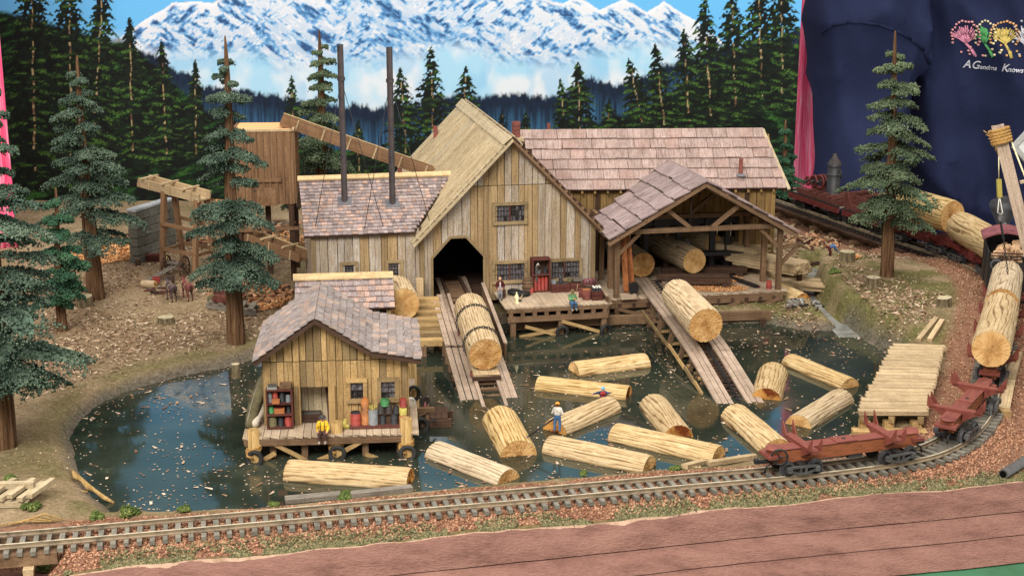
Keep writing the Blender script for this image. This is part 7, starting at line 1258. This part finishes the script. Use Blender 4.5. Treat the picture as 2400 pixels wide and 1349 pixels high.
def shrub(label, px, py, r, seed, mat='shrub_green', n=700):
    c = GH(px, py); rr = np.random.default_rng(seed); u = rr.normal(0, 1, (n, 3)); u /= np.linalg.norm(u, axis=1)[:, None]; u[:, 2] = abs(u[:, 2])*.9; cl = rr.normal(0, .35, (7, 3)); cl[:, 2] = abs(cl[:, 2])*.8; P = np.array(c)+(u*.55*(rr.random((n, 1))**.4)+cl[rr.integers(0, 7, n)])*r; v, f = grains(P, rr.uniform(.004, .010, n)); o = thing('shrub', label, 'shrub', c, 'trackside shrubs'); mesh(o, 'foliage', mat, v, f); tube(o, 'stem', 'trunk', [c-Vector((0, 0, .02)), c+Vector((0, 0, r*.5))], .008, 5)
for i, (lab, px, py, r) in enumerate([('round green shrub beside the timber stack at the left edge', 78, 1192, .055), ('green shrub where the pond meets the left track', 300, 1208, .065), ('low green shrub left of the pond corner', 232, 1216, .04), ('yellow green shrub behind the track at the pond edge', 432, 1199, .04), ('tiny yellow green tuft left of the grey planks', 642, 1186, .035), ('green tuft between the two grey planks', 806, 1168, .045), ('dry brown tuft by the track in the middle', 1370, 1112, .03), ('pale green tuft left of the overlapping planks', 1582, 1100, .035), ('green shrub behind the overlapping planks', 1702, 1074, .045), ('green bush under the small left trestle', 112, 1336, .06), ('green tuft at the end of the back trestle', 1992, 556, .06), ('small green bush above the timber stack', 20, 1130, .05), ('moss clump on the pale tilted stump', 92, 902, .035), ('green tuft on the bank beside the creek', 1958, 640, .05)]): shrub(lab, px, py, r, i+3)
o = thing('driftwood', 'crooked bare driftwood branch at the left pond corner', 'driftwood', G(215, 1140, .02)); tube(o, 'branch', 'wood_shed_round', [G(168, 1100, .05), G(178, 1116, .075), G(192, 1124, .05), G(208, 1141, .06), G(224, 1150, .03), G(245, 1166, .03), G(268, 1178, .0)], [.008, .02, .014, .019, .012, .014, .009], 8); tube(o, 'twig', 'wood_shed_round', [G(140, 1147, .05), G(205, 1152, .03)], .009); tube(o, 'twig', 'rope', [G(152, 1110, .06), G(208, 1182, .01)], .006)
o = thing('dry_roots', 'dry pale roots lying along the left track', 'roots', GH(90, 1230)); 
for k in range(4): tube(o, 'root', 'wood_shed_round', [GH(-10+20*k, 1238-3*k)+Vector((0, 0, .015)), GH(60+15*k, 1228-2*k)+Vector((0, 0, .02+.01*k)), GH(120+12*k, 1226-k)+Vector((0, 0, .012))], [.004, .007, .003], 5)
for lab, px, py, w, h in (('white bare plaster patch on the foam edge left of centre', 745, 1305, .30, .025), ('small white plaster chip on the foam edge', 1650, 1222, .10, .02)):
    p = G(px, py, .02); vv, ff, tg = surfnet([((p.x-w/2, p.y, p.z), (p.x+w/2, p.y+w*.2, p.z+.0), .02, .014, 0), ((p.x-w*.2, p.y-.01, p.z-.02), (p.x+w*.3, p.y+w*.06-.01, p.z-.01), .018, .012, 0)], .008); mesh(None, 'plaster_patch', 'white_plaster', vv, ff, smooth=True, label=lab, cat='plaster')
# ------------------------------------------------------------------ loading boom and framed card at the right edge
bm = thing('crane_boom', 'squared timber loading boom with rope lashing at the right edge', 'crane', (3.75, 10.3, .2)); t0 = V(2338, 292, 10.4); t1 = V(2440, 700, 10.2); d = (t1-t0).normalized()
board(bm, 'boom', 'wood_ramp', t0, t1, .085, .08, (-.3, -1, 0)); 
for k in range(5): torus(bm, 'lashing', 'rope', t0+d*(.04+.022*k), d, .066, .014, 18, 6)
for k in range(7): tube(bm, 'rope_fray', 'rope', [t0+d*.1+Vector((-.05, -.03, 0)), t0+d*(.06+.03*k)+Vector((-.13+.01*k, -.04, .02))], .003, 4)
tube(bm, 'cable', 'thread_cream', [t0+d*.1+Vector((.06, -.02, .0)), t0+d*.4+Vector((.10, -.02, 0)), t1+Vector((.12, 0, 0))], .006)
for k in range(5): q_ = t0+d*(.42+.14*k)+Vector((.045, -.05, 0)); board(bm, 'cleat', 'wood_cream', q_, q_+Vector((.06, 0, .012)), .025, .02)
h0 = V(2341, 352, 10.35); h1 = V(2341, 420, 10.35); h2 = V(2346, 502, 10.35); tube(bm, 'fall_line', 'thread_cream', [h0, h1], .004); board(bm, 'pulley_block', 'can_yellow', h1, V(2343, 462, 10.35), .032, .03, (0, -1, 0)); tube(bm, 'sling', 'cloth_white', [V(2342, 462, 10.35), V(2338, 498, 10.35), h2], .004); tube(bm, 'sling', 'cloth_white', [V(2343, 462, 10.35), V(2350, 498, 10.35), h2], .004); lathe(bm, 'shackle', 'iron_grey', h2-Vector((0, 0, .05)), [(.012, 0), (.022, .02), (.012, .05)], n=8)
P = []
pts = [h2-Vector((0, 0, .05)), V(2352, 560, 10.35), V(2362, 640, 10.35)]
for k in range(26):
    t = k/25*2; i = min(1, int(t)); q_ = pts[i].lerp(pts[i+1], t-i); dd_ = (pts[i+1]-pts[i]).normalized(); x, y, _ = frame_of(dd_); b_ = x if k % 2 else y; P.append(tube_data([q_+dd_*math.cos(z)*.012+b_*math.sin(z)*.007 for z in np.linspace(0, 2*math.pi, 8)], .003, 4))
a, b = merge(P); mesh(bm, 'hoist_chain', 'iron_black', a, b, smooth=True, kind='stuff')
fc = thing('framed_card', 'corner of a white card in a metal frame at the right edge', 'card', V(2420, 360, 10.9)); cc = [V(2376, 342, 10.9), V(2425, 400, 10.9), V(2480, 345, 10.9), V(2430, 285, 10.9)]
quad(fc, 'card', 'white_card', cc, .02, (0, -1, .2))
for a, b in zip(cc, cc[1:]+cc[:1]): board(fc, 'frame_strip', 'metal_edge', a, b, .035, .03, (0, -1, .2))
# ------------------------------------------------------------------ little figures, 1:87
def figure(label, pos, rz, J, mats, hat=None, hatmat=None, beard=False, sc_=.205, hairy=True):
    """one continuous body grown round a posed skeleton; J overrides joints (figure faces -y, z up, unit = height)"""
    D = dict(hipl=(-.05, 0, .50), hipr=(.05, 0, .50), kneel=(-.06, -.015, .27), kneer=(.06, -.015, .27), ankl=(-.065, .01, .05), ankr=(.065, .01, .05), pel=(0, 0, .53), chest=(0, 0, .72), neck=(0, 0, .83), head=(0, -.012, .915), shl=(-.105, 0, .785), shr=(.105, 0, .785), ell=(-.15, .0, .62), elr=(.15, 0, .62), wrl=(-.14, -.06, .49), wrr=(.14, -.06, .49), fwd=(0, -1, 0)); D.update(J)
    c, s = math.cos(rz), math.sin(rz); pos = Vector(pos)
    T = lambda p: (pos.x+sc_*(p[0]*c-p[1]*s), pos.y+sc_*(p[0]*s+p[1]*c), pos.z+sc_*p[2]); v3 = lambda k: np.array(D[k], float); fw = np.array(D['fwd'], float)
    pr = []
    def add(a, b, r0, r1, tag_, sq=(1, 1, 1)): pr.append((T(a), T(b), r0*sc_, r1*sc_, tag_))
    for e in ('l', 'r'):
        add(v3('hip'+e), v3('knee'+e), .066, .05, 2); add(v3('knee'+e), v3('ank'+e), .048, .036, 2); add(v3('ank'+e), v3('ank'+e)+fw*.085+np.array([0, 0, -.022]), .036, .032, 3)
        add(v3('sh'+e), v3('el'+e), .047, .038, 1); add(v3('el'+e), v3('wr'+e), .037, .027, 1); hd = v3('wr'+e)-v3('el'+e); hd /= np.linalg.norm(hd); add(v3('wr'+e)+hd*.012, v3('wr'+e)+hd*.05, .025, .024, 0)
    sh = (v3('shr')-v3('shl'))/2; hp = (v3('hipr')-v3('hipl'))/2
    add(v3('pel')-hp*.7, v3('pel')+hp*.7, .074, .074, 2); add((v3('pel')+v3('chest'))/2-sh*.3, (v3('pel')+v3('chest'))/2+sh*.3, .076, .076, 1); add(v3('chest')-sh*.5, v3('chest')+sh*.5, .078, .078, 1); add(v3('shl')*.8+v3('shr')*.2, v3('shl')*.2+v3('shr')*.8, .056, .056, 1)
    add(v3('neck')*.9+v3('chest')*.1, v3('head'), .034, .034, 0); up = v3('head')-v3('neck'); up /= np.linalg.norm(up); add(v3('head')-up*.018, v3('head')+up*.022, .056, .062, 0); add(v3('head')+fw*.055-up*.005, v3('head')+fw*.066-up*.018, .012, .015, 0)
    sd = np.cross(fw, up)
    for e in (-1, 1): add(v3('head')+sd*e*.058, v3('head')+sd*e*.062-up*.012, .012, .01, 0)
    if hairy: add(v3('head')+up*.03-fw*.02, v3('head')+up*.012-fw*.035, .054, .05, 4)
    if beard: add(v3('head')+fw*.035-up*.04, v3('head')+fw*.03-up*.07, .032, .02, 4)
    vv, ff, tg = surfnet(pr, .0026, .45)
    ex = []
    for e in ('l', 'r'):
        hd = v3('wr'+e)-v3('el'+e); hd /= np.linalg.norm(hd); w = np.cross(hd, fw+.01); w /= np.linalg.norm(w); n_ = np.cross(hd, w); b = v3('wr'+e)+hd*.06
        for k, l_ in enumerate((.034, .042, .04, .03)): q0 = b+w*(k-1.5)*.011; ex.append(tube_data([T(q0), T(q0+hd*l_*.55+n_*.004), T(q0+hd*l_+n_*.014)], [.0052*sc_, .005*sc_, .004*sc_], 5))
        ex.append(tube_data([T(v3('wr'+e)+hd*.02-w*.02), T(v3('wr'+e)+hd*.045-w*.036), T(v3('wr'+e)+hd*.065-w*.036+n_*.008)], [.006*sc_, .0055*sc_, .004*sc_], 5))
    ev, ef = merge(ex); n0 = len(vv); V2 = np.concatenate([vv, np.array([tuple(p) for p in ev])]); F2 = [tuple(int(i) for i in q_) for q_ in ff]+[tuple(i+n0 for i in q_) for q_ in ef]
    o = mesh(None, 'person', mats, V2, F2, smooth=True, mi=list(tg)+[0]*len(ef), label=label, cat='person')
    ey = merge([(lambda p: ([Vector(T(p+np.array(k)*.007)) for k in OCT], [tuple(int(i) for i in q_) for q_ in OCF]))(v3('head')+fw*.056+sd*x*.022+up*.006) for x in (-1, 1)]); mesh(o, 'eyes', 'iron_black', *ey)
    h0 = Vector(T(v3('head')+up*.03)); uw = Vector(T(v3('head')+up))-Vector(T(v3('head')))
    if hat == 'brim': lathe(o, 'hat', hatmat, h0, [(.10*sc_, 0), (.102*sc_, .006*sc_), (.066*sc_, .012*sc_), (.06*sc_, .055*sc_), (.04*sc_, .068*sc_)], uw, 16); torus(o, 'hat_band', 'cloth_black', h0+uw.normalized()*.018*sc_, uw, .064*sc_, .006*sc_, 16, 5)
    if hat == 'hard': lathe(o, 'hard_hat', hatmat, h0, [(.082*sc_, 0), (.084*sc_, .006*sc_), (.07*sc_, .012*sc_), (.062*sc_, .042*sc_), (.03*sc_, .066*sc_), (.005*sc_, .07*sc_)], uw, 16, sharp=False)
    return o, T
# seated man on the shed deck edge
SIT = dict(hipl=(-.05, 0, .06), hipr=(.05, 0, .06), kneel=(-.075, -.2, .075), kneer=(.08, -.2, .075), ankl=(-.08, -.2, -.14), ankr=(.085, -.19, -.14), pel=(0, 0, .09), chest=(0, .0, .28), neck=(0, -.01, .39), head=(0, -.025, .475), shl=(-.105, 0, .345), shr=(.105, 0, .345), ell=(-.16, -.01, .2), elr=(.16, -.01, .2), wrl=(-.13, -.12, .13), wrr=(.13, -.12, .13))
p = V(757, 1010, 9.03); p = Vector((p.x, (PS(p.x-PS.o.x, -.088, 0)).y, SZ+.004)); o, T = figure('man in yellow shirt and braces sitting on the shed deck edge', p, 0, SIT, ['skin', 'cloth_yellow', 'cloth_brown', 'boot', 'hair'], 'brim', 'iron_grey', sc_=.24)
for e in (-1, 1): tube(o, 'brace_strap', 'cloth_black', [T((e*.05, -.075, .12)), T((e*.055, -.09, .28)), T((e*.06, -.045, .385))], .0026, 5)
p = G(1172, 703, DZ+.004); o, T = figure('bearded man in maroon jacket standing on the loading deck', p, .1, dict(wrl=(-.10, -.05, .5), wrr=(.10, -.05, .5), ell=(-.17, .03, .62), elr=(.17, .03, .62)), ['skin', 'cloth_maroon', 'cloth_grey', 'cloth_black', 'hair'], beard=True); mesh(o, 'shirt_front', 'cloth_white', [T(q_) for q_ in ((-.03, -.082, .58), (.03, -.082, .58), (.028, -.092, .70), (.022, -.075, .81), (-.022, -.075, .81), (-.028, -.092, .70))], [(0, 1, 2, 5), (5, 2, 3, 4)])
p = V(1344, 712, 11.93); p = B((p-B.o).dot(B.u), -.565, DZ+.004); S2 = dict(SIT); S2.update(wrl=(-.02, -.16, .24), wrr=(.06, -.15, .24), ell=(-.13, -.05, .22), elr=(.15, -.04, .22)); o, T = figure('man in green shirt fishing from the loading deck edge', p, math.radians(18), S2, ['skin', 'cloth_green', 'cloth_blue', 'boot', 'hair'], 'brim', 'hat_brown', sc_=.23)
fr_ = thing('fishing_rod', 'thin fishing rod held by the man in green', 'rod', T((.02, -.2, .25))); tube(fr_, 'rod', 'wood_pale', [T((.06, -.12, .2)), T((.1, -.3, .85))], .0022, 5)
p = G(1306, 1010, .118); o, T = figure('man in white shirt and orange hard hat standing on a floating log', p, math.radians(168), dict(ankl=(-.085, .02, .05), ankr=(.09, .02, .05), kneel=(-.08, -.02, .27), kneer=(.085, -.02, .27), ell=(-.17, -.02, .62), elr=(.17, -.04, .62), wrl=(-.06, -.14, .52), wrr=(.12, -.16, .5)), ['skin', 'cloth_white', 'cloth_blue', 'hat_brown', 'hair'], 'hard', 'hat_orange')
pk = thing('pike_pole', 'dark pike pole held by the man in white shirt', 'pole', T((.2, -.1, .4))); a = Vector(T((-.02, -.17, .50))); b = G(1238, 1022, .10); tube(pk, 'shaft', 'iron_black', [a, b], .006, 6); cyl(pk, 'spike', 'iron_grey', b, b+(b-a).normalized()*.04, .007, .001, 6)
p = G(1413, 938, 0)+Vector((0, 0, -.10)); o, T = figure('man in red vest and blue hat fallen in beside a floating log', p, .0, dict(ell=(-.2, -.05, .80), elr=(.17, -.06, .78), wrl=(-.36, -.06, .76), wrr=(.26, -.08, .82), shl=(-.11, 0, .80), shr=(.11, 0, .80)), ['skin', 'navy_jacket', 'cloth_blue', 'cloth_black', 'hair'], 'hard', 'hat_blue'); vv, ff, tg = surfnet([(T((-.035, -.02, .60)), T((.035, -.02, .60)), .084*.205, .084*.205, 0), (T((-.035, -.02, .76)), T((.035, -.02, .76)), .082*.205, .082*.205, 0)], .003, .6); mesh(o, 'vest', 'cloth_red', vv, ff, smooth=True)
p = GH(1945, 604); o, T = figure('man in blue shirt bending over the stump he is sawing', p, math.radians(95), dict(pel=(0, .06, .5), hipl=(-.05, .06, .48), hipr=(.05, .06, .48), chest=(0, -.12, .58), neck=(0, -.24, .6), head=(0, -.32, .58), shl=(-.10, -.19, .58), shr=(.10, -.19, .58), ell=(-.12, -.25, .42), elr=(.12, -.25, .42), wrl=(-.05, -.33, .3), wrr=(.05, -.33, .3), fwd=(0, -.85, -.5)), ['skin', 'cloth_blue', 'cloth_maroon', 'cloth_black', 'hair'], 'hard', 'hat_brown')
sw = thing('hand_saw', 'pale hand saw used by the bending man', 'saw', T((0, -.4, .25))); board(sw, 'blade', 'steel', T((0, -.33, .26)), T((0, -.62, .22)), .02, .003, (0, 1, 0)); board(sw, 'handle', 'wood_pale', T((0, -.28, .27)), T((0, -.34, .26)), .022, .008, (0, 1, 0))
